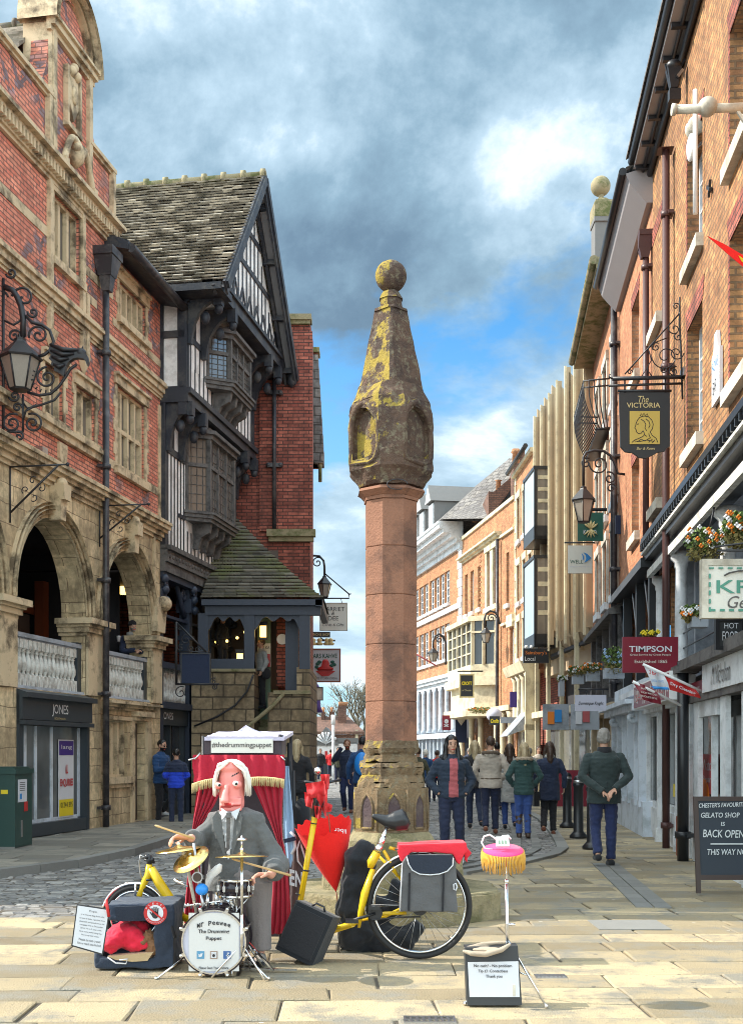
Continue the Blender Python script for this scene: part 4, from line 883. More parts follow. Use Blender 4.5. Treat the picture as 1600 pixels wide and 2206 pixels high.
# ------------------------------------------------------------------ tall brick house behind, its lean-to porch and stair
def building_c():
 Zf = 30.35
 x0 = (480 - CX) / FPX * Zf; x1 = (668 - CX) / FPX * Zf; zt = HC + (HY - 690) / FPX * Zf
 R_ = thing('brick_house', 'tall plum red brick house wall behind the timbered gable with black drainpipe', 'building', (x0, Zf, 0))
 m = MB(); m.box(x0 - 3, x1, Zf, Zf + 1.6, 0, zt); m.box(x0 - 3, x1 - 1, Zf + 1.6, Zf + 8, 0, zt)
 q = lambda px, z=Zf: (px - CX) / FPX * z; zz = lambda py, z=Zf: HC + (HY - py) / FPX * z
 m.box(q(560), x1 + .06, Zf - .07, Zf, zz(1145), zt - .3)
 m.build('wall', 'brick_plum', R_)
 m = MB(); m.box(q(612), q(671), Zf - .15, Zf + .3, zz(692), zz(680)); m.box(q(612), q(668), Zf - .10, Zf + .3, zz(700), zz(692))
 m.prism([(q(575), Zf - .1, zz(655)), (q(613), Zf - .1, zz(682)), (q(613), Zf - .1, zz(700)), (q(575), Zf - .1, zz(675))], (0, .3, 0))
 m.box(q(576), q(680), Zf - .22, Zf, zz(1158), zz(1143)); m.box(q(580), q(676), Zf - .14, Zf, zz(1168), zz(1158))
 m.build('coping', 'stone_mossy', R_)
 m = MB(); xp = q(592); m.cyl((xp, Zf - .16, zz(1142)), (xp, Zf - .16, zz(790)), .055, n=10)
 for py in (1005, 850, 815): m.box(xp - .17, xp + .17, Zf - .2, Zf - .07, zz(py) - .05, zz(py) + .05); m.sph((xp - .15, Zf - .15, zz(py)), .07, 8, 6); m.sph((xp + .15, Zf - .15, zz(py)), .07, 8, 6)
 m.frustum((xp, Zf - .17), .09, .09, .24, .17, zz(800), zz(765)); m.build('drainpipe', 'iron_pipe', R_)
 # neighbour beyond: slate hung flank and gutter
 Zg = 34.0; o = thing('slate_hung_house', 'house with pale slate hung flank just beyond the tall brick wall', 'building', (q(640, Zg), Zg, 0))
 m = MB(); m.box(q(560, Zg), q(684, Zg), Zg, Zg + .6, zz(1000, Zg), zz(760, Zg)); m.box(q(560, Zg), q(668, Zg), Zg, Zg + .6, 0, zz(1000, Zg)); m.build('wall', 'brick_plum', o)
 m = MB(); n = 12
 for i in range(n):
  ya, yb = 985 - (985 - 765) * i / n, 985 - (985 - 765) * (i + 1) / n
  xa = 697 - 13 * i / n
  m.c = rnd.random(); m.box(q(660, Zg), q(xa, Zg), Zg - .12 + .004 * i, Zg + .5, zz(ya, Zg), zz(yb, Zg) - .01)
 m.box(q(664, Zg), q(697, Zg), Zg - .2, Zg + .5, zz(1000, Zg), zz(985, Zg)); m.build('slate_hanging', 'slate_far', o)
 m = MB(); m.box(q(660, Zg), q(688, Zg), Zg - .1, Zg + .5, zz(760, Zg), zz(750, Zg)); m.cyl((q(690, Zg), Zg - .1, zz(1040, Zg)), (q(690, Zg), Zg - .1, zz(985, Zg)), .05, n=8); m.build('coping', 'stone_mossy', o)
 # porch with a swept tiled roof hipped at the right
 Ze = 26.7; ze_ = zz(1290, Ze); zt_ = zz(1112, Zf)
 R2 = thing('porch', 'dark timber porch with mossy tiled roof over stone stair, lit by small bulbs', 'porch', (q(560, Ze), Ze, 0))
 m = MB(); nc = 24
 for i in range(nc):
  t0, t1 = i / nc, (i + 1.2) / nc
  def row(t):
   t = min(t, 1.0); y = Ze + (Zf - .06 - Ze) * t; z = ze_ + (zt_ - ze_) * (t ** 1.12)
   xa = q(432, Ze) * (1 - t) + q(482, Zf) * t; xb = q(697, Ze) * (1 - t) + q(502, Zf) * t; return y, z, xa, xb
  ya, za_, xa0, xb0 = row(t0); yb, zb_, xa1, xb1 = row(t1)
  x = xa0; tt = 0; nt_ = max(1, round((xb0 - xa0) / .26))
  for k in range(nt_):
   m.c = rnd.random(); u0, u1 = k / nt_, (k + 1) / nt_; e = rnd.uniform(-.008, .008)
   A = (xa0 + (xb0 - xa0) * u0 + .004, ya - .01 + e, za_ + .075 + e); B = (xa0 + (xb0 - xa0) * u1 - .004, ya - .01 + e, za_ + .075 + e)
   C_ = (xa1 + (xb1 - xa1) * u1, yb, zb_ + .012); D_ = (xa1 + (xb1 - xa1) * u0, yb, zb_ + .012)
   b = m.pts([A, B, C_, D_, (A[0], A[1], A[2] - .035), (B[0], B[1], B[2] - .035), (C_[0], C_[1], C_[2] - .05), (D_[0], D_[1], D_[2] - .05)])
   for qd in ((0,1,2,3),(0,4,5,1),(1,5,6,2),(2,6,7,3),(3,7,4,0),(4,7,6,5)): m.face([b+i_ for i_ in qd], False)
 # hipped right flank
 yA, zA, _, xr0 = Ze, ze_, 0, q(697, Ze); nh = 20
 for i in range(nh):
  t0, t1 = i / nh, (i + 1.2) / nh; f = lambda t: (q(697, Ze) * (1 - t) + q(502, Zf) * t, Ze + (Zf - .06 - Ze) * t, ze_ + (zt_ - ze_) * (t ** 1.12))
  p0, p1 = f(t0), f(min(t1, 1)); m.c = rnd.random()
  m.poly([(p0[0], p0[1], p0[2] + .04), (p1[0], p1[1], p1[2] + .04), (p1[0], Zf, p1[2] + .04), (p0[0], Zf, p0[2] + .04)])
 m.build('roof', 'roof_moss', R2)
 X = lambda px: q(px, Ze + .25); ZZ = lambda py: zz(py, Ze + .25); yp = Ze + .25
 m = MB()
 m.box(q(434, Ze), q(695, Ze), Ze + .0, Ze + .14, ze_ - .14, ze_ - .01); m.box(q(440, Ze), q(690, Ze), Ze + .12, Ze + .35, ze_ - .34, ze_ - .14)
 m.box(q(694, Ze) - .15, q(694, Ze), Ze, Zf, ze_ - .16, ze_)
 posts = [(428, 450), (527, 549), (645, 668)]
 for a, b in posts: m.box(X(a), X(b), yp - .1, yp + .12, ZZ(1440) - .02, ze_ - .3)
 m.box(X(612), X(640), yp + .4, yp + .6, ZZ(1490), ze_ - .3)
 for (a, b) in ((450, 527), (549, 645)):      # wavy valance with rounded spandrels
  n = 24; top = ze_ - .30
  pts = [(X(a), yp - .06, top)]
  for i in range(n + 1):
   u = i / n; dz = .13 + .05 * math.sin(u * math.pi * 6) + .24 * max(0, abs(2*u-1) - .72) / .28
   pts.append((X(a) + (X(b) - X(a)) * u, yp - .06, top - dz))
  pts.append((X(b), yp - .06, top)); m.prism(pts, (0, .08, 0))
 m.box(X(440), X(549), yp - .12, yp + .1, ZZ(1442), ZZ(1425)); m.box(X(450), X(527), yp - .1, yp + .08, ZZ(1425), ZZ(1420))
 m.build('porch_frame', 'timber_blue', R2)
 # stone base wall, stair opening with curved coping on the right
 m = MB()
 m.box(X(415), X(549), yp - .16, yp + 1.2, 0, ZZ(1442)); m.box(X(578), X(668), yp - .10, yp + 3.4, 0, ZZ(1492)); m.box(X(640), X(668), yp - .09, yp + 3.4, ZZ(1492), ZZ(1438))
 pts = [(X(578), yp - .10, ZZ(1560))] + [(X(578 + 34 * t), yp - .10, ZZ(1555 - 63 * math.sin(t * math.pi / 2))) for t in (.0, .2, .4, .6, .8, 1)] + [(X(612), yp - .10, ZZ(1560))]
 m.build('stone_base', 'stone_rough', R2)
 m = MB(); m.box(X(413), X(552), yp - .22, yp + .1, ZZ(1448), ZZ(1442)); m.box(X(590), X(670), yp - .16, yp + .2, ZZ(1496), ZZ(1488)); m.tube([(X(510), yp - .14, ZZ(1600)), (X(530), yp - .14, ZZ(1570)), (X(560), yp - .12, ZZ(1545)), (X(590), yp - .12, ZZ(1520)), (X(612), yp - .12, ZZ(1495))], .05, 6)
 for i in range(9): m.box(X(549), X(580), yp + .1 + i * .28, yp + 3, ZZ(1620) + i * .19 - .19, ZZ(1620) + i * .19)
 m.build('stone_coping', 'stone_mossy', R2)
 m = MB(); m.tube([(X(422), yp - .24, ZZ(1565)), (X(470), yp - .24, ZZ(1545)), (X(510), yp - .24, ZZ(1520)), (X(535), yp - .24, ZZ(1490)), (X(548), yp - .24, ZZ(1455))], .022, 8); m.build('handrail', 'iron', R2)
 # things within the porch
 m = MB(); m.box(X(585), X(625), Zf - 2.0, Zf - 1.9, 3, 5.2); m.build('brick_jamb', 'brick_plum', R2)
 m = MB(); m.box(q(400, Zf), q(600, Zf), Zf - .12, Zf - .08, 2.6, 6.5); m.build('back_wall', 'interior_warm', R2)
 m = MB(); m.box(q(555, 28.4), q(583, 28.4), 28.4, 28.45, 2.2, 5.0); m.build('green_board', 'green_panel', R2)
 m = MB(); m.box(q(555, 28.35), q(583, 28.35), 28.33, 28.37, 3.45, 4.0); pw = m.build('menu_board', 'sign_cream', R2); text('ARS KA', 'ink', face_T((q(569, 28.3), 28.32, 3.9)), .26, .07, pw)
 m = MB(); m.box(q(570, 28.32), q(582, 28.32), 28.30, 28.34, 3.45, 3.75); m.build('menu_mark', 'red_paint', pw)
 m = MB(); m.cyl((X(598), Zf - 2.02, ZZ(1365)), (X(598), Zf - 2.06, ZZ(1365)), .125, n=20); m.build('wall_disc', 'plastic_white', R2)
 m = MB()
 for (px, py, r_) in ((466, 1383, .035), (489, 1381, .035), (511, 1374, .035), (528, 1362, .035), (566, 1384, .04)): m.sph((q(px, 28), 28, zz(py, 28)), r_, 8, 6)
 m.build('string_lights', 'warm_light', R2)
 m = MB(); m.tube([(q(px, 28), 28.02, zz(py, 28) + .05) for px, py in ((450, 1380), (466, 1381), (489, 1379), (511, 1372), (528, 1360), (545, 1340))], .008, 5); m.build('light_cable', 'iron', R2)
 for (px, py, Zl, lb) in ((567, 1361, 27.6, 'black wall lantern with warm glow beside the porch post'), (517, 1420, 28.6, 'lower warm lantern at the cafe window sill')):
  w, h = .16, .36; c = Vector((q(px, Zl), Zl, zz(py, Zl)))
  r = thing('wall_lantern', lb, 'lantern', c, 'warm lanterns in the porch')
  m = MB(); m.box(c.x-w*.42, c.x+w*.42, c.y-.06, c.y+.06, c.z-h*.36, c.z+h*.36); m.build('lantern_glass', 'warm_light', r)
  m = MB(); m.box(c.x-w*.6, c.x+w*.6, c.y-.08, c.y+.08, c.z+h*.37, c.z+h*.62); m.box(c.x-w*.55, c.x+w*.55, c.y-.08, c.y+.08, c.z-h*.5, c.z-h*.37); m.box(c.x-.02, c.x+.02, c.y, c.y+.5, c.z+h*.5, c.z+h*.56); m.build('lantern_case', 'iron', r)
building_c()
# ------------------------------------------------------------------ end of the street on the left
def far_left():
 q = lambda px, z: (px - CX) / FPX * z; zz = lambda py, z: HC + (HY - py) / FPX * z
 Zs = 36.0; r = thing('shop_row', 'narrow sliver of street fronts beyond the porch on the left', 'building', (q(668, Zs), Zs, 0))
 m = MB(); m.box(q(560, Zs), q(674, Zs), Zs, Zs + 1.2, 0, zz(1465, Zs)); m.build('wall', 'stone_rough', r)
 m = MB(); m.box(q(672, Zs), q(680, Zs), Zs, Zs + .3, 0, zz(1560, Zs)); m.box(q(660, Zs), q(677, Zs), Zs - .1, Zs + 1, zz(1562, Zs), zz(1540, Zs)); m.build('shop_trim', 'sign_cream', r)
 # house with chimney stack
 Zh = 88; r = thing('chimney_house', 'brick house with brown tiled roof and row of chimney pots at the street end', 'building', (q(740, Zh), Zh, 0))
 m = MB(); m.box(q(640, Zh), q(782, Zh), Zh, Zh + 8, -3, zz(1582, Zh)); m.box(q(726, Zh), q(744, Zh), Zh + 2, Zh + 3, zz(1560, Zh), zz(1518, Zh)); m.box(q(706, Zh), q(716, Zh), Zh + 3, Zh + 4, zz(1560, Zh), zz(1530, Zh)); m.box(q(688, Zh), q(696, Zh), Zh + 3, Zh + 4, zz(1560, Zh), zz(1532, Zh)); m.build('wall', 'brick_brown', r)
 m = MB(); b = [(q(640, Zh), Zh - .3, zz(1582, Zh)), (q(785, Zh), Zh - .3, zz(1582, Zh)), (q(748, Zh), Zh + 4, zz(1546, Zh)), (q(640, Zh), Zh + 4, zz(1546, Zh))]; m.prism(b, (0, 0, .2)); m.prism([(q(785, Zh), Zh - .3, zz(1582, Zh)), (q(785, Zh), Zh + 8, zz(1582, Zh)), (q(748, Zh), Zh + 4, zz(1546, Zh))], (0, 0, .1)); m.build('roof', 'brick_brown', r)
 m = MB()
 for i in range(5): x = q(727 + 4 * i, Zh) + .08; m.cyl((x, Zh + 2.5, zz(1518, Zh)), (x, Zh + 2.5, zz(1509, Zh)), .1, n=6)
 for px in (692, 711): m.cyl((q(px, Zh), Zh + 3.5, zz(1532, Zh)), (q(px, Zh), Zh + 3.5, zz(1520, Zh)), .12, n=6)
 m.build('chimney_pot', 'brick_far', r)
 m = MB(); m.cyl((q(717, Zh), Zh + 3, zz(1546, Zh)), (q(717, Zh), Zh + 3, zz(1494, Zh)), .02, n=4)
 for dz in (0, .25, .5): m.bar((q(717, Zh) - .5, Zh + 3, zz(1496, Zh) - dz), (q(717, Zh) + .5, Zh + 3, zz(1496, Zh) - dz), .02)
 m.build('aerial', 'steel', r)
 m = MB(); m.box(q(765, Zh), q(771, Zh), Zh - .1, Zh, zz(1600, Zh), zz(1572, Zh)); m.build('render_panel', 'stone_cream', r)
 # gabled kiosk-like front with leaf emblem
 Zk = 70; r = thing('gabled_front', 'small black and white gabled shop front with white branching emblem', 'building', (q(700, Zk), Zk, 0))
 m = MB(); m.box(q(672, Zk), q(768, Zk), Zk, Zk + 5, -2, zz(1600, Zk)); m.build('wall', 'plaster', r)
 m = MB(); m.prism([(q(676, Zk), Zk - .1, zz(1606, Zk)), (q(728, Zk), Zk - .1, zz(1606, Zk)), (q(728, Zk), Zk - .1, zz(1600, Zk)), (q(702, Zk), Zk - .1, zz(1566, Zk)), (q(676, Zk), Zk - .1, zz(1600, Zk))], (0, 5, 0)); m.box(q(716, Zk), q(770, Zk), Zk, Zk + 5, zz(1602, Zk), zz(1590, Zk)); m.build('gable', 'slate', r)
 m = MB(); c = Vector((q(702, Zk), Zk - .14, zz(1603, Zk)))
 for a in (-60, -38, -16, 16, 38, 60):
  d = Vector((math.sin(rad(a)), 0, math.cos(rad(a)))); m.tube([c, c + d * .3, c + d * .62], [.02, .05, .09], 6); m.sph(c + d * .62, .09, 8, 6)
 m.cyl(c - Vector((0, 0, .1)), c + Vector((0, 0, .7)), .035, n=6); m.build('emblem', 'white_paint', r)
 m = MB(); m.box(q(700, Zk), q(705, Zk), Zk - .12, Zk - .06, 0.2, 1.5); m.build('red_strip', 'red_paint', r)
 m = MB(); m.box(q(680, Zk), q(730, Zk), Zk - .3, Zk, 0, .8); m.build('window_box', 'shop_dark', r)
 Zp = 60; r = thing('white_pole', 'slim white pole standing before the gabled shop front', 'pole', (q(718, Zp), Zp, 0)); m = MB(); m.cyl((q(718, Zp), Zp, -1), (q(718, Zp), Zp, zz(1542, Zp)), .07, n=8); m.build('shaft', 'white_paint', r)
 m = MB(); m.cyl((q(718, Zp), Zp, zz(1560, Zp)), (q(718, Zp), Zp, zz(1540, Zp)), .11, n=8); m.build('cap', 'plastic_white', r)
 # bare winter tree
 Zt = 95; r = thing('bare_tree', 'pale leafless winter tree behind the far house', 'tree', (q(768, Zt), Zt, -1)); m = MB(); tr = random.Random(5); tips = []
 def br(p, d, l, rr, lv):
  e = p + d * l; m.tube([p, p + d * l * .5 + Vector((tr.uniform(-.1, .1), 0, tr.uniform(-.05, .05))) * l, e], [rr, rr * .8, rr * .62], 5)
  if lv == 0: tips.append(e); return
  for k in range(4 if lv > 2 else 3):
   nd = (d + Vector((tr.uniform(-.75, .75), tr.uniform(-.75, .75), tr.uniform(-.15, .6)))).normalized(); br(e if k else p + d * l * .7, nd, l * tr.uniform(.62, .8), rr * .6, lv - 1)
 m.m = 0; br(Vector((q(775, Zt), Zt, -1)), Vector((-.05, 0, 1)), 2.6, .28, 5); m.build('branches', 'twig', r)
far_left()
# ------------------------------------------------------------------ right side of the street
FR = Fac(G(1469, 1837), ((1053 - CX) / FPX, 1, 0), 'R')
def segwin(F, parent, s0, s1, z0, z1, th=.2, sill=True, mf='white_paint', nx=2, ny=4, sm='stone_pale', arch=0.0, mg='glass_dark'):
 window(F, parent, s0, s1, z0, z1, -th, nx, ny, mf, mg, fw=.06, bw=.028)
 if sill:
  m = MB(F.T); m.box(s0 - .08, s1 + .08, -.05, .10, z0 - .17, z0); m.build('window_sill', sm, parent)
def right_near():
 F = FR; S = F.s; T = F.T
 s0, s1 = -6.6, S(1405); zt = 11.40; zg = 5.15
 R_ = thing('brick_building', 'tall orange brick building with white sash windows and dark gallery canopy, nearest on the right', 'building', F.o)
 c1 = (S(1512), S(1480)); pitch = S(1480) - S(1478) + 3.05
 wins = []
 for k in range(3):
  a, b = c1[0] - 3.0 * k, c1[1] - 3.0 * k
  wins += [(a, b, 5.62, 7.35), (a, b, 8.20, 9.75)]
 m = MB(T); wall(m, s0, s1, zg, zt, wins, .22)
 m.box(s0, s1, -8, -7.8, 0, zt); m.box(s0 - .1, s0, -8, 0, 0, zt); m.box(s1 - .1, s1, -8, -.3, 0, zt); m.poly([(s0, -.1, zt), (s1, -.1, zt), (s1, -8, zt), (s0, -8, zt)])
 m.build('wall', 'brick_orange', R_)
 # flat gauged arches: darker soldier bricks in the reveals
 for a, b, z0, z1 in wins: m = MB(T); m.box(b + .002, b + .09, -.02, .006, z0, z1); m.prism([(a - .05, -.01, z1), (b + .05, -.01, z1), (b + .16, -.01, z1 + .28), (a - .16, -.01, z1 + .28)], (0, .018, 0)); m.build('brick_trim', 'brick_plum', R_)
 for a, b, z0, z1 in wins: segwin(F, R_, a, b, z0, z1, .16, True, nx=3, ny=4)
 # boarded eaves with black gutter
 m = MB(T); m.prism([(s0, -.1, zt - .02), (s0, .32, zt - .02), (s0, .32, zt + .10), (s0, -.1, zt + .5)], (s1 - s0, 0, 0)); m.build('eaves_board', 'soffit', R_)
 m = MB(T); m.tube([(s0, .36, zt + .10), (s1, .36, zt + .10)], .06, 8); m.tube([(s0, .05, zt - .12), (s1, .05, zt - .12)], .05, 6); m.tube([(s0, .16, zt - .06), (s1, .16, zt - .06)], .03, 6)
 x = s0
 while x < s1: m.box(x, x + .08, 0, .30, zt - .09, zt - .03); x += .8
 m.build('gutter', 'iron', R_)
 m = MB(T); m.prism([(s0, .45, zt + .14), (s1, .45, zt + .14), (s1, -4, zt + 2.6), (s0, -4, zt + 2.6)], (0, 0, .05)); m.build('roof', 'slate_far', R_)
 # gallery storey: canopy, beams, columns, back wall, floor
 m = MB(T); m.prism([(s0, -.25, zg + .05), (s0, .20, zg - .08), (s0, .22, zg - .20), (s0, .18, zg - .22), (s0, -.25, zg - .05)], (s1 - s0, 0, 0))
 x = s0
 while x < s1: m.box(x, x + .05, .0, .22, zg - .30, zg - .22); x += .22
 m.box(s0, s1, -.25, .02, zg - .62, zg - .36); m.box(s0, s1, -.1, .14, zg - .45, zg - .32)
 m.box(s0, s1, -.22, -.04, 2.60, 2.74)
 m.build('canopy', 'black_paint', R_)
 m = MB(T); m.box(s0, s1, .02, .10, zg - .74, zg - .62); m.box(s0, s1, .14, .20, zg - .36, zg - .32); m.build('canopy_edge', 'white_worn', R_)
 m = MB(T); m.box(s0, s1, -3.2, -3.1, 0, zg); m.box(s0, s1, -3.1, -.1, 2.5, 2.6); m.box(s0, s1, -3.1, -.1, zg - .5, zg - .44)
 for x in (S(1500), S(1440), S(1418)): m.box(x, x + .15, -3.1, -.4, 2.6, zg - .5)
 m.build('gallery_wall', 'grey_paint', R_)
 for px, r_, dd in ((1567, .10, -.15), (1466, .095, -.1), (1422, .085, -.15)):
  s_ = S(px, dd); m = MB(T); m.lathe([(r_*1.5, 2.6), (r_*1.5, 2.72), (r_*1.1, 2.76), (r_*1.1, 3.1), (r_, 3.2), (r_*.92, zg - .95), (r_*1.1, zg - .92), (r_*1.1, zg - .86), (r_*1.7, zg - .80), (r_*1.7, zg - .70)], (s_, dd, 0), 14)
  m.build('column', 'white_paint', R_)
 m = MB(T); s_ = S(1438, -.5); m.box(s_ - .35, s_ + .1, -.55, -.5, 2.7, 3.75); bb = m.build('blue_banner', 'sign_blue', R_); text('Call', 'paper', F.face(s_ - .12, -.49, 3.35), .28, .16, bb); text('us', 'paper', F.face(s_ - .12, -.49, 3.1), .2, .14, bb)
 m = MB(T)
 for z_ in (2.78, 3.0, 3.22): m.cyl((s0, -.12, z_), (s1, -.12, z_), .012, n=5)
 m.build('gallery_rail', 'iron', R_)
 pipe(F, R_, S(1451), .12, 0, zt - .9, .055, 'pipe_rust', hopper=.0001, joints=2.3)
 pipe(F, R_, S(1470, .2), .2, 0, 2.65, .075, 'black_paint', joints=3)
 # ---- key cutting and cleaning shop: two pairs of glazed doors, white pilasters, red worn fascia box
 r2 = thing('shopfront', 'white glazed shopfront with a faded red fascia box and pair of double doors', 'shopfront', F.W(S(1420), 0, 0))
 m = MB(T); a, b = S(1466), S(1357)
 wall(m, a, b, 0, 2.5, [(a + .12, a + .12 + (b - a) * .30, .62, 2.05), (a + .2 + (b - a) * .30, a + .2 + (b - a) * .50, .62, 2.05), (a + (b - a) * .60, a + (b - a) * .92, .62, 2.05)], .1, 0.0)
 for t in (.0, .31, .525, .56, .93): x = a + (b - a) * t; m.box(x, x + .10, 0, .07, 0, 2.1); m.box(x - .02, x + .12, 0, .10, 0, .22)
 for t0, t1 in ((.07, .30), (.36, .52), (.64, .92)): m.box(a + (b - a) * t0, a + (b - a) * t1, 0, .025, .12, .52)
 m.box(a, b, 0, .14, 2.1, 2.2); m.box(a, b, 0, .22, 2.46, 2.56)
 m.build('joinery', 'white_paint', r2)
 m = MB(T); m.box(a, b, -.14, -.12, .5, 2.1); m.build('shop_glass', 'glass_shop', r2)
 m = MB(T); m.box(a + (b - a) * .55, a + (b - a) * .555, -.02, .10, 0, 2.1); m.build('gap', 'black_paint', r2)
 m = MB(T); fa, fb = S(1440, .35), S(1365, .35); m.box(fa, fb, 0, .35, 2.16, 2.55); fx = m.build('fascia_box', 'plastic_white', r2)
 m = MB(T); m.box(fa + .03, fb - .03, .35, .36, 2.18, 2.52); m.build('fascia_panel', 'sign_maroon', fx)
 m = MB(T)
 for i in range(22): x = fa + .06 + (fb - fa - .12) * i / 22; m.box(x, x + .05, .36, .364, 2.20 + rnd.uniform(0, .1), 2.50 - rnd.uniform(0, .12))
 m.build('worn_paint', 'white_worn', fx)['kind'] = 'stuff'
 text('SHOE REPAIRS', 'red_paint', F.face((fa + fb) / 2, .367, 2.33), (fb - fa) * .8, .12, fx)
 for i, (t, z_, w_, h_, mt_) in enumerate(((.1, 1.0, .3, .25, 'paper'), (.2, .75, .25, .2, 'yellow_paint'), (.42, 1.2, .2, .3, 'red_paint'), (.66, .8, .3, .35, 'sign_blue'), (.8, 1.3, .3, .25, 'paper'), (.72, .7, .2, .1, 'orange_paint'))):
  m = MB(T); x = a + (b - a) * t; m.box(x, x + w_, -.118, -.112, z_, z_ + h_); m.build('window_card', mt_, r2)
 m = MB(T); x = a + (b - a) * .56; m.box(x + .02, x + .07, .07, .13, .95, 1.15); m.build('door_handle', 'iron', r2)
 for t in (.18, .43): text('TAYLOR', 'ink', F.face(a + (b - a) * t, -.105, 1.72), .38, .08, r2)
 # ---- next shop towards the viewer: red posters in the glass, pale fascia with gilt writing
 r3 = thing('shopfront', 'pale shopfront with red repair posters in its window behind the chalkboard', 'shopfront', F.W(S(1530), 0, 0))
 m = MB(T); a, b = -6.5, S(1476)
 m.box(S(1503, .06), S(1492, .06), 0, .06, 0, 2.2); m.box(S(1562, .06), S(1550, .06), 0, .06, 0, 2.2); m.box(S(1640, .06), S(1600, .06), -.02, .08, 0, 2.1); m.box(S(1484, .06), S(1478, .06), 0, .06, 0, 2.2)
 m.box(S(1552), S(1503), -.02, .05, 1.9, 2.2); m.box(a, S(1490), -.1, .03, 0, .45); m.box(S(1537), S(1534), -.05, .02, .45, 1.9)
 m.build('joinery', 'white_paint', r3)
 m = MB(T); m.box(S(1490), S(1480), 0, .16, 0, .55); m.build('plinth', 'wood_red', r3)
 m = MB(T); m.box(a, b, -.2, -.16, .4, 2.2); m.build('shop_glass', 'glass_shop', r3)
 m = MB(T); m.box(S(1541, -.1), S(1506, -.1), -.12, -.10, .9, 1.42); p = m.build('poster', 'red_paint', r3); text('Watch', 'paper', F.face(S(1524, -.1), -.095, 1.28), .7, .15, p); text('Repairs', 'paper', F.face(S(1524, -.1), -.095, 1.08), .62, .11, p)
 m = MB(T); m.sph((S(1517, -.1), -.10, .82), (.34, .03, .28), 14, 8); m.build('poster_disc', 'orange_paint', p)
 m = MB(T); m.box(a, S(1496), -.04, .12, 2.1, 2.2); m.box(a, S(1500), 0, .26, 2.52, 2.66); m.box(S(1500) - .2, S(1492), 0, .3, 2.5, 2.6); m.build('cornice', 'timber_grey', r3)
 m = MB(T); m.box(a, S(1536), 0, .14, 2.18, 2.52); fx = m.build('fascia', 'white_paint', r3); text('M Nicholson', 'timber_grey', F.face(S(1580), .15, 2.35), 1.1, .22, fx, italic=.3)
 m = MB(T); m.box(S(1534), S(1488), 0, .1, 2.12, 2.36); fx = m.build('fascia_red', 'sign_maroon', r3); text('KEYS CUT SHOE REPAIRS', 'paper', F.face(S(1510), .11, 2.24), 1.0, .1, fx)
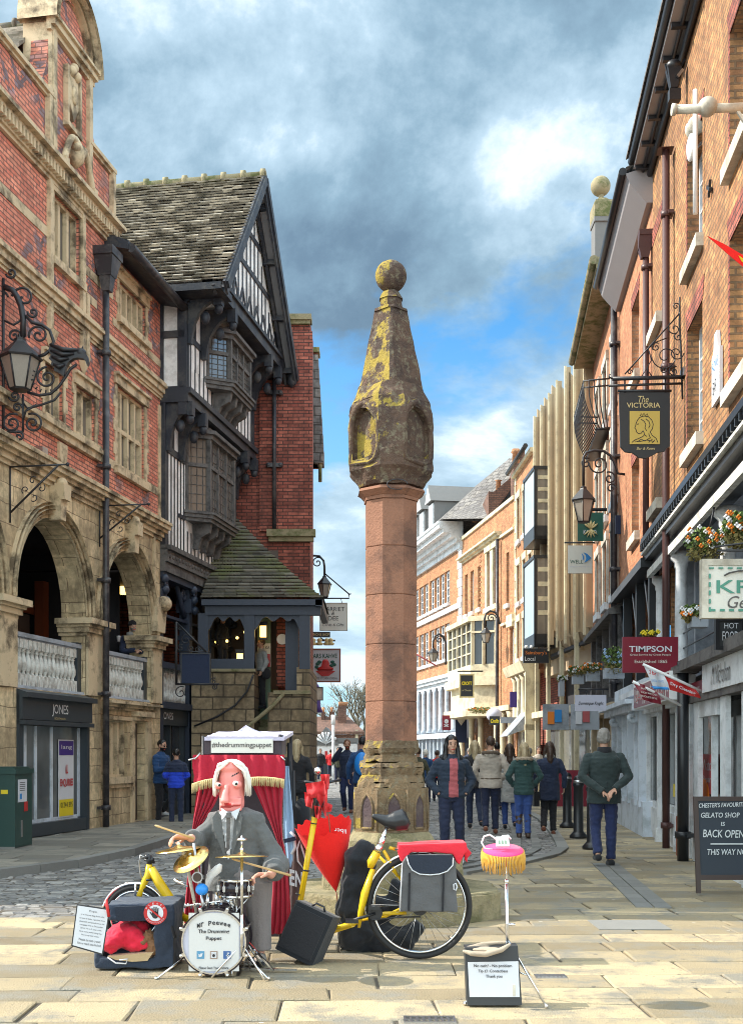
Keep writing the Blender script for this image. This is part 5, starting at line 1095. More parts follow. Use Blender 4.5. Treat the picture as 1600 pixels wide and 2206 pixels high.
 # surplus gallery boxes of flowers later; roof dish etc.
right_near()
FR2 = Fac(FR.W(FR.s(1405), 0, 0), FR.d, 'R')
def right_mid():
 F = FR2; S = F.s; T = F.T
 a, b = 0.0, S(1335); c = S(1276); zt = 11.15
 R_ = thing('brick_building', 'salmon brick building with deep cream soffit, second on the right', 'building', F.o)
 zz = lambda px, py: F.z(px, py)
 cols = [(S(1424), S(1404)), (S(1376), S(1360))]
 wins = [(x0, x1, z0, z1) for x0, x1 in cols for z0, z1 in ((8.55, 10.05), (5.55, 7.0))]
 m = MB(T); wall(m, a, b, 4.9, zt, wins, .2); m.box(a, b, -8, -7.8, 0, zt); m.box(b - .1, b, -8, -.3, 0, zt); m.poly([(a, -.1, zt), (b, -.1, zt), (b, -8, zt), (a, -8, zt)]); m.build('wall', 'brick_salmon', R_)
 for w in wins: segwin(F, R_, *w, .14, nx=2, ny=4)
 for w in wins: m = MB(T); m.prism([(w[0] - .03, -.01, w[3]), (w[1] + .03, -.01, w[3]), (w[1] + .12, -.01, w[3] + .26), (w[0] - .12, -.01, w[3] + .26)], (0, .018, 0)); m.build('brick_trim', 'brick_plum', R_)
 m = MB(T); m.prism([(a, -.05, zt - .35), (a, .10, zt - .35), (a, .38, zt - .02), (a, .45, zt + .16), (a, -.05, zt + .3)], (b - a, 0, 0)); m.build('cornice', 'soffit', R_)
 m = MB(T); m.tube([(a, .50, zt + .20), (b, .50, zt + .20)], .07, 8); m.build('gutter', 'iron', R_)
 m = MB(T); m.prism([(a, .45, zt + .22), (b, .45, zt + .22), (b, -4, zt + 2.6), (a, -4, zt + 2.6)], (0, 0, .05)); m.build('roof', 'slate_far', R_)
 pipe(F, R_, S(1440) + .0 if False else S(1403), .10, 4.6, 9.9, .055, 'pipe_rust', hopper=.45)
 # gallery storey
 m = MB(T); m.prism([(a, -.25, 4.95), (a, .2, 4.75), (a, .2, 4.6), (a, -.25, 4.6)], (b - a, 0, 0)); m.box(a, b, -.2, 0, 2.55, 2.75)
 for px in (1400, 1372, 1345): x = S(px); m.box(x, x + .12, -.15, .02, 2.6, 4.6); m.bar((x + .06, -.05, 3.6), (x + .8, -.05, 4.5), .1)
 m.build('canopy', 'black_paint', R_)
 m = MB(T); m.box(a, b, -3, -2.9, 0, 4.9); m.box(a, b, -2.9, -.1, 2.45, 2.55); m.build('gallery_wall', 'grey_paint', R_)
 # white bay shop with scroll consoles
 r2 = thing('shopfront', 'white bay shopfront with carved scroll consoles beside the old man', 'shopfront', F.W(S(1350), 0, 0))
 m = MB(T); x0, x1 = .05, b
 m.box(x0, x1, -.1, .16, 0, .6)
 for px in (1400, 1390, 1374, 1362, 1350, 1338): x = S(px); m.box(x, x + .12, .05, .20, .5, 2.3)
 m.box(x0, x1, -.1, .46, 2.28, 2.36); m.box(x0, x1, -.1, .34, 2.16, 2.28); m.box(x0, x1, -.1, .12, 2.36, 2.72)
 for px in (1396, 1352): x = S(px); scroll(m, (x, .28, 2.06), .13, 1, 1.2, (0, 1, 0), (0, 0, 1), .05, 14); m.prism([(x - .08, .05, 1.7), (x - .08, .3, 2.2), (x - .08, .05, 2.2)], (.16, 0, 0))
 m.build('joinery', 'grey_blue_paint', r2)
 m = MB(T); m.box(x0, x1, -.06, -.04, .6, 2.15); m.build('shop_glass', 'glass_shop', r2)
 # ---- third house: mossy eaves, rows of windows with pale stone
 R3 = thing('brick_building', 'narrow brick building with mossy eaves and a ball topped stone pier, third on the right', 'building', F.W(b, 0, 0))
 zt = 11.85; cols = [(b + .5, b + 1.5), (b + 2.6, b + 3.5), (b + 4.6, b + 5.5)]
 wins = [(x0, x1, z0, z1) for x0, x1 in cols for z0, z1 in ((9.2, 10.6), (7.0, 8.5), (4.95, 6.4))]
 m = MB(T); wall(m, b, c, 4.5, zt, wins, .2); m.box(b, c, -8, -7.8, 0, zt); m.box(c - .1, c, -8, -.3, 0, zt); m.poly([(b, -.1, zt), (c, -.1, zt), (c, -8, zt), (b, -8, zt)]); m.build('wall', 'brick_salmon', R3)
 for w in wins: segwin(F, R3, *w, .12, nx=2, ny=4, sm='white_paint')
 m = MB(T)
 for w in wins: m.box(w[0] - .16, w[0], 0, .05, w[2], w[3]); m.box(w[1], w[1] + .16, 0, .05, w[2], w[3]); m.box(w[0] - .18, w[1] + .18, 0, .07, w[3], w[3] + .2)
 m.build('window_surround', 'stone_pale', R3)
 m = MB(T); m.prism([(b, -.1, zt - .1), (b, .5, zt - .1), (b, .5, zt + .12), (b, -.1, zt + .3)], (c - b, 0, 0)); m.tube([(b, .55, zt + .08), (c, .55, zt + .08)], .1, 8); m.build('eaves', 'stone_mossy', R3)
 pipe(F, R3, b + .1, .12, 2.6, zt - .7, .07, 'iron_pipe', hopper=.5)
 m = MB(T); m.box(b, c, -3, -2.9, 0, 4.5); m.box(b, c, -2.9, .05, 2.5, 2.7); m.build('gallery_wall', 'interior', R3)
 m = MB(T)
 for i in range(5): x = b + .1 + (c - b - .3) * i / 4; m.box(x, x + .16, -.2, .05, 2.7, 4.5)
 m.prism([(b, -.2, 4.7), (b, .25, 4.5), (b, .25, 4.38), (b, -.2, 4.4)], (c - b, 0, 0)); m.build('gallery_post', 'timber_grey', R3)
 m = MB(T)
 for i in range(5): x = b + (c - b - .3) * i / 4; m.box(x, x + .16, -.12, .04, 0, 2.5)
 m.box(b, c, -.15, .2, 2.3, 2.52); m.build('shop_pilaster', 'concrete', R3)
 m = MB(T); m.box(b, c, -.2, -.15, 0, 2.3); m.build('shop_glass', 'glass_shop', R3)
 # pier with ball finial on the party wall
 Zp = 31.5; q = lambda px: (px - CX) / FPX * Zp; h = lambda py: HC + (HY - py) / FPX * Zp
 m = MB(); m.box(q(1281), q(1322), Zp, Zp + .55, h(640), h(470)); m.box(q(1279), q(1325), Zp - .05, Zp + .6, h(477), h(467)); m.build('pier', 'slate', R3)
 m = MB(); m.box(q(1279), q(1325), Zp - .06, Zp + .61, h(467), h(436)); m.box(q(1282), q(1323), Zp - .02, Zp + .57, h(436), h(430)); m.frustum((q(1301), Zp + .27), .22, .2, .08, .08, h(430), h(418))
 m.lathe([(.09, 0), (.06, .06), (.10, .12)], (q(1298), Zp + .27, h(419)), 10); m.sph((q(1297), Zp + .27, h(391)), .26, 20, 12); m.build('ball_finial', 'stone_mossy', R3)
 m = MB(); m.box(q(1285), q(1319), Zp - .03, Zp, h(590), h(566)); m.box(q(1280), q(1324), Zp - .1, Zp + .5, h(640), h(565)); m.build('stone_band', 'stone_pale', R3)
 m = MB(); m.bar((q(1323), Zp + .2, h(478)), (q(1352), Zp - 2, h(495)), .05); m.build('tie_bar', 'iron', R3)
 # curved iron balcony
 z0, z1 = F.z(1290, 985), F.z(1290, 890); sa, sb = S(1305), S(1288); k = thing('iron_balcony', 'bellied black iron balcony high on the third brick building', 'balcony', F.W((sa + sb) / 2, 0, z0))
 m = MB(T); sa -= .9; pr = .52; bel = lambda t: .30 + .30 * math.sin(min(1, t * 1.2) * math.pi / 2)
 def ringp(t): e = bel(t); return [(sa - e * .2, .0, z0 + (z1 - z0) * t), (sa, e, z0 + (z1 - z0) * t), (sb, e, z0 + (z1 - z0) * t), (sb + e * .2, 0, z0 + (z1 - z0) * t)]
 for t in (0, .86, 1.0): m.tube(ringp(t), .02, 6)
 n = 14
 for i in range(n + 1):
  x = sa + (sb - sa) * i / n; m.tube([(x, bel(t / 6), z0 + (z1 - z0) * t / 6) for t in range(7)], .014, 5)
 for i in range(1, 5): m.tube([(sa - .03, bel(t / 6) * i / 5, z0 + (z1 - z0) * t / 6) for t in range(7)], .014, 5)
 m.box(sa, sb, 0, .3, z0 - .04, z0); m.build('railing', 'iron', k)
right_mid()
# ------------------------------------------------------------------ concrete finned building and the brick fronts beyond
F3 = Fac(FR2.W(FR2.s(1276), 0, 0), (-0.037, 1, 0), 'R')
def right_far():
 F = F3; S = F.s; T = F.T; e1 = S(1150); e2 = S(1109)
 R_ = thing('concrete_building', 'tan concrete building with tall vertical fins and boxed bay windows', 'building', F.o)
 m = MB(T); m.box(0, e1, -8, -.35, 4.0, 12.4)
 st = e1 / 7
 for i in range(7):      # each bay leans out and back so that the fins overlap like folded cards
  a, b = st * i, st * (i + 1); m.prism([(a, -.35, 4.4 if i < 4 else 4.9), (a, .12, 4.9 if i < 4 else 5.3), (a + .12, .12, 4.9 if i < 4 else 5.3), (b, -.25, 4.4 if i < 4 else 4.9), (b, -.35, 4.4)], (0, 0, 7.6))
  m.box(a, a + .10, .06, .18, 4.8, 12.62)
 m.build('wall', 'concrete', R_)
 m = MB(T)
 for i in range(7):
  a = st * i; m.box(a + .02, a + .09, .18, .24, 4.6, 12.66)
 m.build('fin', 'stone_cream', R_)
 m = MB(T)
 for i in range(5): x = .1 + (e1 - .3) * i / 4; m.box(x, x + .12, -.12, .0, 0, 4.9)
 m.box(0, e1, -.1, .1, 2.6, 2.8); m.build('column', 'stone_cream', R_)
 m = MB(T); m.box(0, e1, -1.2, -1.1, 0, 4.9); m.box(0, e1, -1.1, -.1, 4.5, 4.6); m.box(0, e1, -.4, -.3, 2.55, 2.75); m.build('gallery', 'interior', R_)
 def boxbay(z0, z1):
  sa = S(1153, .57); sb = sa + 2.0; o = MB(T); d = .62
  for x in (sa, sb): o.box(x - .05, x + .05, -.1, d, z0, z0 + .1); o.box(x - .05, x + .05, d - .09, d, z0, z1); o.box(x - .05, x + .05, -.1, 0.0, z0, z1)
  o.box(sa - .05, sb + .05, -.1, d, z0, z0 + .42); o.box(sa - .06, sb + .06, -.1, d + .02, z1 - .10, z1)
  w = o.build('bay_window', 'black_paint', R_)
  g = MB(T); g.box(sa + .05, sb - .05, d - .05, d - .02, z0 + .4, z1 - .1); g.build('side_pane', 'glass_sky', w)
  g = MB(T); g.box(sa - .02, sa + .01, .0, d - .1, z0 + .4, z1 - .1); g.build('pane', 'glass_leaded', w)
  g = MB(T)
  for t in (.35, .5, .66, .82): g.box(sa - .035, sa - .02, .02, d - .12, z0 + (z1 - z0) * t, z0 + (z1 - z0) * (t + .05))
  g.box(sa - .035, sa - .02, .06, .14, z0 + .42, z1 - .1); g.build('blind', 'stone_cream', w)
 boxbay(8.15, 10.45); boxbay(4.75, 7.65)
 # orange brick house with stone quoins
 R4 = thing('brick_building', 'orange brick building with stone quoins above the dark hanging shop sign', 'building', F.W(e1, 0, 0))
 zt = 11.8; cols = [(e1 + (e2 - e1) * t, e1 + (e2 - e1) * (t + .16)) for t in (.08, .38, .70)]
 wins = [(x0, x1, z0, z1) for x0, x1 in cols for z0, z1 in ((9.3, 10.9), (7.0, 8.4), (4.9, 6.3))]
 m = MB(T); wall(m, e1, e2, 4.5, zt, wins, .2); m.box(e1, e2, -8, -.35, 4.4, zt); m.box(e2 - .3, e2, -8, 0, 0, zt); m.build('wall', 'brick_far', R4)
 for w in wins: segwin(F, R4, *w, .12, nx=2, ny=3, sm='white_paint')
 m = MB(T); m.box(e1, e2, -.05, .14, zt, zt + .15)
 z = 4.6; k = 0
 while z < zt: w = .34 if k % 2 else .2; m.box(e2 - w, e2, -.02, .03, z + .01, z + .29); z += .3; k += 1
 for w in wins: m.box(w[0] - .1, w[1] + .1, 0, .06, w[3], w[3] + .25); m.box(w[0] - .12, w[0], 0, .04, w[2], w[3]); m.box(w[1], w[1] + .12, 0, .04, w[2], w[3])
 m.prism([(e1, -.1, 4.25), (e1, .35, 4.25), (e1, .5, 4.6), (e1, -.1, 4.6)], (e2 - e1, 0, 0)); m.build('stone_dressing', 'stone_cream', R4)
 m = MB(T); m.tube([(e1, .3, zt + .2), (e2, .3, zt + .2)], .09, 6); m.build('gutter', 'iron', R4)
 m = MB(T)
 for t in (.12, .35, .58, .8): x = e1 + (e2 - e1) * t; m.lathe([(.22, 2.4), (.22, 2.6), (.14, 2.7), (.12, 4.0), (.2, 4.2)], (x, .1, 0), 10)
 m.box(e1 + .0, e1 + .2, -.2, .3, 0, 4.3); m.box(e1, e2, -.1, .3, 2.2, 2.4); m.build('column', 'stone_cream', R4)
 m = MB(T); m.box(e1, e2, -1, -.9, 0, 4.5); m.build('gallery', 'brick_plum', R4)
 m = MB(T); m.box(e1, e2, -.1, -.05, 0, 2.3); m.build('shop_glass', 'glass_shop', R4)
 m = MB(T); m.prism([(e1 + .3, .1, 2.9), (e1 + .3, .1, 2.3), (e1 + .3, .9, 2.0)], (1.8, 0, 0)); m.build('awning', 'grey_paint', R4)
 m = MB(T); m.box(0, e1, -.5, -.46, .3, 2.3); m.build('shop_glass', 'glass_shop', R_); m = MB(T)
 for x in (1.0, 3.2, 5.6): m.box(x, x + 1.3, -.44, -.40, 2.3, 2.6)
 m.build('shop_fascia', 'grey_blue_paint', R_)
 # parapeted brick front with arched window, stone cased windows and cream bay
 F5 = Fac(F.W(e2, 0, 0), (-.144, 1, 0), 'R'); S5 = F5.s; T5 = F5.T; e3 = S5(996)
 R5 = thing('brick_building', 'orange brick parapet front with a cream stone bay window in the middle distance', 'building', F5.o)
 m = MB(T5); zt = 11.1
 wins = [(S5(1106), S5(1098), 4.6, 6.2), (S5(1035), S5(1029), 7.6, 9.4), (S5(1020), S5(1013), 7.6, 9.4), (S5(1007), S5(1001), 7.6, 9.4), (S5(1058), S5(1051), 7.4, 9.7), (S5(1071), S5(1064), 7.4, 9.7), (S5(1096), S5(1090), 7.2, 9.2)]
 wall(m, 0, e3, 3.2, zt, wins, .2); m.box(0, e3, -6, -.4, 0, zt - .2)
 for i in range(30): m.box(S5(1036), S5(1036) + .22, 0, .025, 7 + i * .11, 7.05 + i * .11) if i % 2 else None
 m.build('wall', 'brick_far', R5)
 for w in wins: segwin(F5, R5, *w, .12, nx=2, ny=4, sm='white_paint')
 m = MB(T5); mould(m, S5(1080), e3, 9.95, [(.08, .06), (.1, .18), (.08, .3)]); m.box(0, e3, -.1, .08, zt - .05, zt + .1); m.box(0, S5(1080), 0, .1, 9.9, 10.0); m.box(0, S5(1082), 0, .1, 6.4, 6.5)
 for w in wins[4:6]: m.box(w[0] - .22, w[0], 0, .08, w[2], w[3]); m.box(w[1], w[1] + .22, 0, .08, w[2], w[3]); m.box(w[0] - .26, w[1] + .26, 0, .12, w[3], w[3] + .22)
 m.box(wins[5][0] - .3, wins[4][1] + .3, 0, .16, 7.2, 7.4); m.box(S5(1108), S5(1096), 0, .12, 6.25, 6.7)
 # canted bay in stone
 a, b = S5(1072), S5(1000); pr = .95
 def poly(z0, z1, k=0): m.prism([(a - k, 0, z0), (a + .7, pr + k, z0), (b - .9, pr + k, z0), (b + k, 0, z0)], (0, 0, z1 - z0))
 poly(4.15, 4.5, .15); poly(4.5, 5.0, 0); poly(3.2, 4.15, -.15); poly(6.75, 6.95, .12); poly(2.9, 3.2, .2)
 for i in range(6): x = a + .7 + (b - a - 1.6) * i / 5; m.box(x - .06, x + .06, pr - .15, pr, 5.0, 6.75)
 for z in (5.45, 5.9, 6.35): m.box(a + .7, b - .9, pr - .1, pr - .03, z, z + .05)
 m.bar((a, .05, 6.3), (a + .7, pr, 6.3), .08); m.bar((a + .35, .5, 5), (a + .35, .5, 6.8), .1); m.bar((a + .05, .05, 5), (a + .05, .05, 6.8), .14)
 m.box(S5(1108), e3, -.1, .25, 3.05, 3.25)
 for px in (1105, 1088, 1074, 1040, 1020, 1000): x = S5(px); m.lathe([(.16, 0), (.12, .2), (.11, 2.7), (.18, 3.0)], (x, .1, 0), 10)
 m.build('stone_dressing', 'stone_cream', R5)
 m = MB(T5); m.prism([(a + .05, 0, 4.9), (a + .72, pr - .08, 4.9), (b - .92, pr - .08, 4.9), (b - .05, 0, 4.9)], (0, 0, 1.9)); m.build('bay_pane', 'glass_dark', R5)
 m = MB(T5); m.cyl((S5(1078), .15, 0), (S5(1078), .15, 9.9), .07, n=8); m.build('drainpipe', 'iron_pipe', R5)
 m = MB(T5); m.box(0, e3, -.5, -.4, 0, 3.1); m.build('shop_glass', 'glass_dark', R5)
 # brown end wall with chimneys above
 Z = 50.0; q = lambda px: (px - CX) / FPX * Z; h = lambda py: HC + (HY - py) / FPX * Z
 m = MB(); m.prism([(q(1052), Z, h(1120)), (q(1095), Z, h(1060)), (q(1130), Z, h(1000)), (q(1130), Z, h(1035)), (q(1095), Z, h(1030)), (q(1060), Z, h(1062)), (q(1052), Z, h(1058))][:3] + [(q(1130), Z, h(960)), (q(1098), Z, h(1030)), (q(1062), Z, h(1060)), (q(1052), Z, h(1058))], (0, 5, 0)); m.box(q(1099), q(1112), Z - 1, Z, 9, h(1010)); m.build('chimney_stack', 'brick_brown', R5)
 m = MB()
 for px in (1105, 1110): m.lathe([(.12, 0), (.10, .5), (.16, .55), (.1, .7)], (q(px), Z - .5, h(1010)), 8)
 m.lathe([(.12, 0), (.10, .5), (.16, .55)], (q(1084), Z + 2, h(1040)), 8); m.lathe([(.12, 0), (.10, .6), (.16, .65)], (q(1040), Z + 4, h(1085)), 8); m.build('chimney_pot', 'brick_far', R5)
 # far classical brick building with white cornice and dormers
 F6 = Fac(F5.W(e3, 0, 0), (-.180, 1, 0), 'R'); S6 = F6.s; T6 = F6.T; e4 = S6(860)
 R6 = thing('brick_building', 'brick building with heavy white cornice, dormers and rows of sash windows at the street end', 'building', F6.o)
 wins = []
 for i, px in enumerate((968, 957, 946, 935, 922, 912, 901, 890, 880)):
  x = S6(px); w = .95 + .012 * i; wins += [(x, x + w, 8.55, 10.1), (x, x + w, 5.9, 7.6)]
 m = MB(T6); wall(m, 0, e4, 5.2, 10.9, wins, .2); m.box(0, e4, -8, -.4, 3, 11)
 m.build('wall', 'brick_far', R6)
 for w in wins:
  window(F6, R6, *w, -.1, 2, 4, 'white_paint', 'glass_dark', fw=.09, bw=.04)
 m = MB(T6)
 for w in wins: m.box(w[0] - .1, w[1] + .1, -.02, .12, w[2] - .14, w[2])
 mould(m, 0, e4, 10.75, [(.25, .12), (.2, .3), (.2, .55), (.2, .9), (.2, 1.1), (.12, 1.15)]); m.box(0, e4, 0, .1, 8.05, 8.3)
 z = 5.2; k = 0
 while z < 10.8: w = .75 if k % 2 else .55; m.box(-.02, w, -.02, .06, z + .02, z + .40); z += .42; k += 1
 mould(m, 0, e4, 4.6, [(.2, .1), (.15, .25), (.1, .35), (.12, .15)])
 m.build('white_trim', 'white_paint', R6)
 m = MB(T6); x = .2
 while x < e4: m.lathe([(.2, 2.4), (.15, 2.6), (.14, 4.4), (.2, 4.6)], (x, .05, 0), 8); x += 1.25
 m.box(0, e4, -.1, .3, 2.1, 2.35); x = .2
 while x < e4: m.box(x, x + .16, -.05, .1, 0, 2.1); x += .85
 m.build('arcade_column', 'grey_blue_paint', R6)
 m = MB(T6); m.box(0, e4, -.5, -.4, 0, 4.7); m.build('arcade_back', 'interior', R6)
 m = MB(T6); zc = 12.0; zr_ = 14.9; m.prism([(0, 1.0, zc), (0, -2.2, zr_), (0, -6, zr_), (0, -8, zc)], (e4, 0, 0)); m.prism([(-3.2, -1, 11.3), (.01, 1.0, zc), (.01, -2.2, zr_), (.01, -6, zr_)], (.02, 0, 0))
 m.poly([(0, 1.0, zc), (-4.5, 0.2, 11.2), (-4.5, -5, zr_ - .2), (0, -2.2, zr_)]); m.build('roof', 'slate_far', R6)
 for i, px in enumerate((951, 930, 915, 897)):
  x = S6(px, .2); dm = MB(T6); dm.box(x, x + 1.0, -2.2, .55, 11.9, 13.5); dm.prism([(x - .12, .75, 13.5), (x + 1.12, .75, 13.5), (x + .5, .75, 14.35)], (0, -2.6, 0)); d_ = dm.build('dormer', 'slate', R6)
  g = MB(T6); g.box(x + .08, x + .92, .56, .64, 12.2, 13.4); g.prism([(x - .05, .76, 13.5), (x + 1.05, .76, 13.5), (x + .5, .76, 14.2)], (0, .03, 0)); w_ = g.build('window', 'white_paint', d_)
right_far()
# ------------------------------------------------------------------ the weathered market cross
from mathutils import noise as mnoise
def roughen(o, amp, sc_, cuts=2, seed=0):
 bm = bmesh.new(); bm.from_mesh(o.data)
 for _ in range(cuts): bmesh.ops.subdivide_edges(bm, edges=[e for e in bm.edges if e.calc_length() > .05], cuts=1, use_grid_fill=True)
 bm.normal_update()
 for v in bm.verts:
  n = mnoise.noise(v.co * sc_ + Vector((seed, 0, 0))) + .5 * mnoise.noise(v.co * sc_ * 2.7); v.co += v.normal * n * amp
 bm.to_mesh(o.data); bm.free()
CZ = 10.9; CXW = (842 - CX) / FPX * CZ
def oct_(r, c, rot=4): return [(c[0] + r * math.cos(rad(22.5 + rot + 45 * k)), c[1] + r * math.sin(rad(22.5 + rot + 45 * k))) for k in range(8)]
def cross():
 c = (CXW, CZ); R_ = thing('market_cross', 'tall weathered octagonal sandstone cross with sundial head and ball finial on mossy steps', 'monument', (CXW, CZ, 0))
 def octp(m, r0, r1, z0, z1, rot=4):
  a = oct_(r0 / math.cos(rad(22.5)), c, rot); b_ = oct_(r1 / math.cos(rad(22.5)), c, rot)
  i0 = m.pts([(x, y, z0) for x, y in a]); i1 = m.pts([(x, y, z1) for x, y in b_])
  for k in range(8): m.face((i0 + k, i0 + (k+1) % 8, i1 + (k+1) % 8, i1 + k), False)
  m.face([i0 + k for k in range(8)][::-1], False); m.face([i1 + k for k in range(8)], False)
 m = MB(); octp(m, .95, .95, 0, .225, 0); octp(m, .93, .92, .22, .245, 0); o = m.build('lower_step', 'step_stone', R_); roughen(o, .012, 6)
 m = MB(); octp(m, .62, .61, .24, .52); o = m.build('upper_step', 'step_stone', R_); roughen(o, .012, 6)
 m = MB(); octp(m, .39, .38, .52, .66); octp(m, .38, .33, .66, .74); o = m.build('plinth', 'step_stone', R_); roughen(o, .008, 8)
 # pedestal with a pointed arch on each face, its hollow only painted dark
 m = MB(); octp(m, .325, .325, .74, 1.13); o = m.build('pedestal', 'cross_foot', R_)
 m = MB()
 for k in range(8):
  a = rad(45 * k + 4); n = Vector((math.cos(a), math.sin(a), 0)); t = Vector((-n.y, n.x, 0)); pc = Vector((c[0], c[1], 0)) + n * .326
  for s_ in (1, -1):
   pts = [pc + t * .065 * s_ + Vector((0, 0, .78)), pc + t * .065 * s_ + Vector((0, 0, .97)), pc + t * .045 * s_ + Vector((0, 0, 1.03)), pc + Vector((0, 0, 1.085))]
   m.tube(pts, .014, 6)
  m.tube([pc + t * .115 + Vector((0, 0, .76)), pc + t * .115 + Vector((0, 0, 1.12))], .012, 6)
  m.tube([pc + t * .065 + Vector((0, 0, .775)), pc - t * .065 + Vector((0, 0, .775))], .014, 6)
 m.build('arch_moulding', 'cross_foot', R_)
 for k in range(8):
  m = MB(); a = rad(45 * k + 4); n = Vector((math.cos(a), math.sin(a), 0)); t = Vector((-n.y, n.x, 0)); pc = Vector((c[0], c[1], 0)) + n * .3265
  m.prism([pc - t * .055 + Vector((0, 0, .785)), pc + t * .055 + Vector((0, 0, .785)), pc + t * .055 + Vector((0, 0, .97)), pc + t * .04 + Vector((0, 0, 1.02)), pc + Vector((0, 0, 1.07)), pc - t * .04 + Vector((0, 0, 1.02)), pc - t * .055 + Vector((0, 0, .97))], n * .002); m.build('arch_shade', 'recess_shade', R_)  # flat dark panel, recess shade put into its colour
 # crumbling base mouldings
 m = MB(); z = 1.13
 for h, r0, r1 in ((.05, .30, .285), (.07, .285, .255), (.06, .26, .285), (.05, .285, .27), (.07, .235, .225), (.05, .225, .25), (.07, .245, .232)): octp(m, r0, r1, z, z + h); z += h
 o = m.build('base_moulding', 'cross_foot', R_); roughen(o, .030, 9, 3)
 # shaft of stacked drums with fine joints
 m = MB(); z = z - .01; zt = 3.70; cuts = [z, 1.90, 2.41, 2.85, 3.28, zt]
 for a_, b_ in zip(cuts, cuts[1:]):
  octp(m, .218, .224, a_ + .001, a_ + .008); octp(m, .224, .224, a_ + .008, b_ - .006); octp(m, .224, .218, b_ - .006, b_ - .001)
 m.build('shaft', 'red_sandstone', R_)
 m = MB(); octp(m, .235, .235, 3.70, 3.73); octp(m, .24, .29, 3.73, 3.775); octp(m, .295, .285, 3.775, 3.80); octp(m, .22, .2, 3.80, 3.84); o = m.build('capital', 'red_sandstone', R_); roughen(o, .006, 9, 1)
 # head: broad faces on the diagonals, narrow corners between, niches with lichened rims
 def head(m, r, cut, z0, z1, r1=None):
  r1 = r1 or r
  P_ = lambda r, z: [(c[0] + r * math.cos(rad(-90 + 45 * 0 + 90 * k + s_ * cut)), c[1] + r * math.sin(rad(-90 + 90 * k + s_ * cut)), z) for k in range(4) for s_ in (-1, 1)]
  i0 = m.pts(P_(r, z0)); i1 = m.pts(P_(r1, z1))
  for k in range(8): m.face((i0 + k, i0 + (k+1) % 8, i1 + (k+1) % 8, i1 + k), False)
  m.face([i0 + k for k in range(8)][::-1], False); m.face([i1 + k for k in range(8)], False)
 m = MB(); rg = []
 for z_, r_, ct in ((3.83, .29, 14), (3.90, .33, 15), (3.96, .385, 16), (4.2, .39, 16), (4.47, .388, 18), (4.57, .365, 18), (4.68, .315, 17), (4.72, .30, 15)):
  rg.append(m.pts([(c[0] + r_ * math.cos(rad(-90 + 90 * k + s_ * ct)), c[1] + r_ * math.sin(rad(-90 + 90 * k + s_ * ct)), z_) for k in range(4) for s_ in (-1, 1)]))
 for i0, i1 in zip(rg, rg[1:]):
  for k in range(8): m.face((i0 + k, i0 + (k+1) % 8, i1 + (k+1) % 8, i1 + k), False)
 m.face([rg[0] + k for k in range(8)][::-1], False); m.face([rg[-1] + k for k in range(8)], False)
 o = m.build('sundial_head', 'cross_stone', R_)
 cu = MB()
 for k in range(4):
  a = rad(-135 + 90 * k); n = Vector((math.cos(a), math.sin(a), 0)); t = Vector((-n.y, n.x, 0)); pc = Vector((c[0], c[1], 0)) + n * .40
  cu.prism([pc + t * x + Vector((0, 0, z)) for x, z in ((-.15, 4.04), (-.16, 4.3), (-.13, 4.42), (-.06, 4.50), (.04, 4.48), (.12, 4.40), (.145, 4.3), (.13, 4.06))], n * -.125)
 co = cu.build('tmp', 'recess_shade', R_); bo = o.modifiers.new('b', 'BOOLEAN'); bo.object = co; bo.operation = 'DIFFERENCE'; bo.solver = 'EXACT'; dg = bpy.context.evaluated_depsgraph_get(); dg.update()
 nm_ = bpy.data.meshes.new_from_object(o.evaluated_get(dg)); o.modifiers.clear(); o.data = nm_; bpy.data.objects.remove(co); roughen(o, .022, 6, 3)
 m = MB(); rim = []
 for k in range(4):
  a = rad(-135 + 90 * k); n = Vector((math.cos(a), math.sin(a), 0)); t = Vector((-n.y, n.x, 0)); pc = Vector((c[0], c[1], 0)) + n * .315
  L_ = [(-.17, 4.02), (-.18, 4.25), (-.165, 4.43), (-.10, 4.51), (-.02, 4.54), (.06, 4.50), (.13, 4.42), (.16, 4.35), (.165, 4.15), (.15, 4.04), (.06, 4.0)]
  rim.append(([pc + n * .012 + t * x + Vector((0, 0, z)) for x, z in L_], n))
 for pts, n in rim: m.tube(pts, [.020 + .012 * rnd.random() for _ in pts], 6, closed=True)
 o = m.build('niche_rim', 'cross_stone', R_); roughen(o, .014, 18, 1)
 # four sided spire with an arris towards the viewer
 m = MB(); head(m, .290, 4, 4.715, 5.42, .148); o = m.build('spire', 'cross_stone', R_); roughen(o, .010, 12, 3)
 m = MB(); head(m, .152, 10, 5.42, 5.445, .145); octp(m, .10, .095, 5.44, 5.53); octp(m, .105, .07, 5.53, 5.60); o = m.build('finial_neck', 'cross_stone', R_); roughen(o, .006, 14, 1)
 m = MB(); m.sph((c[0], c[1], 5.745), .142, 26, 16); o = m.build('ball_finial', 'cross_stone', R_); roughen(o, .004, 8, 0)
 m = MB(); m.tube([(c[0] + .05 + .09 * math.cos(t), c[1] - .31, 3.80 + .045 * math.sin(t)) for t in [i * .4 for i in range(14)]], .005, 5); m.build('wire_loop', 'iron_pipe', R_)
cross()
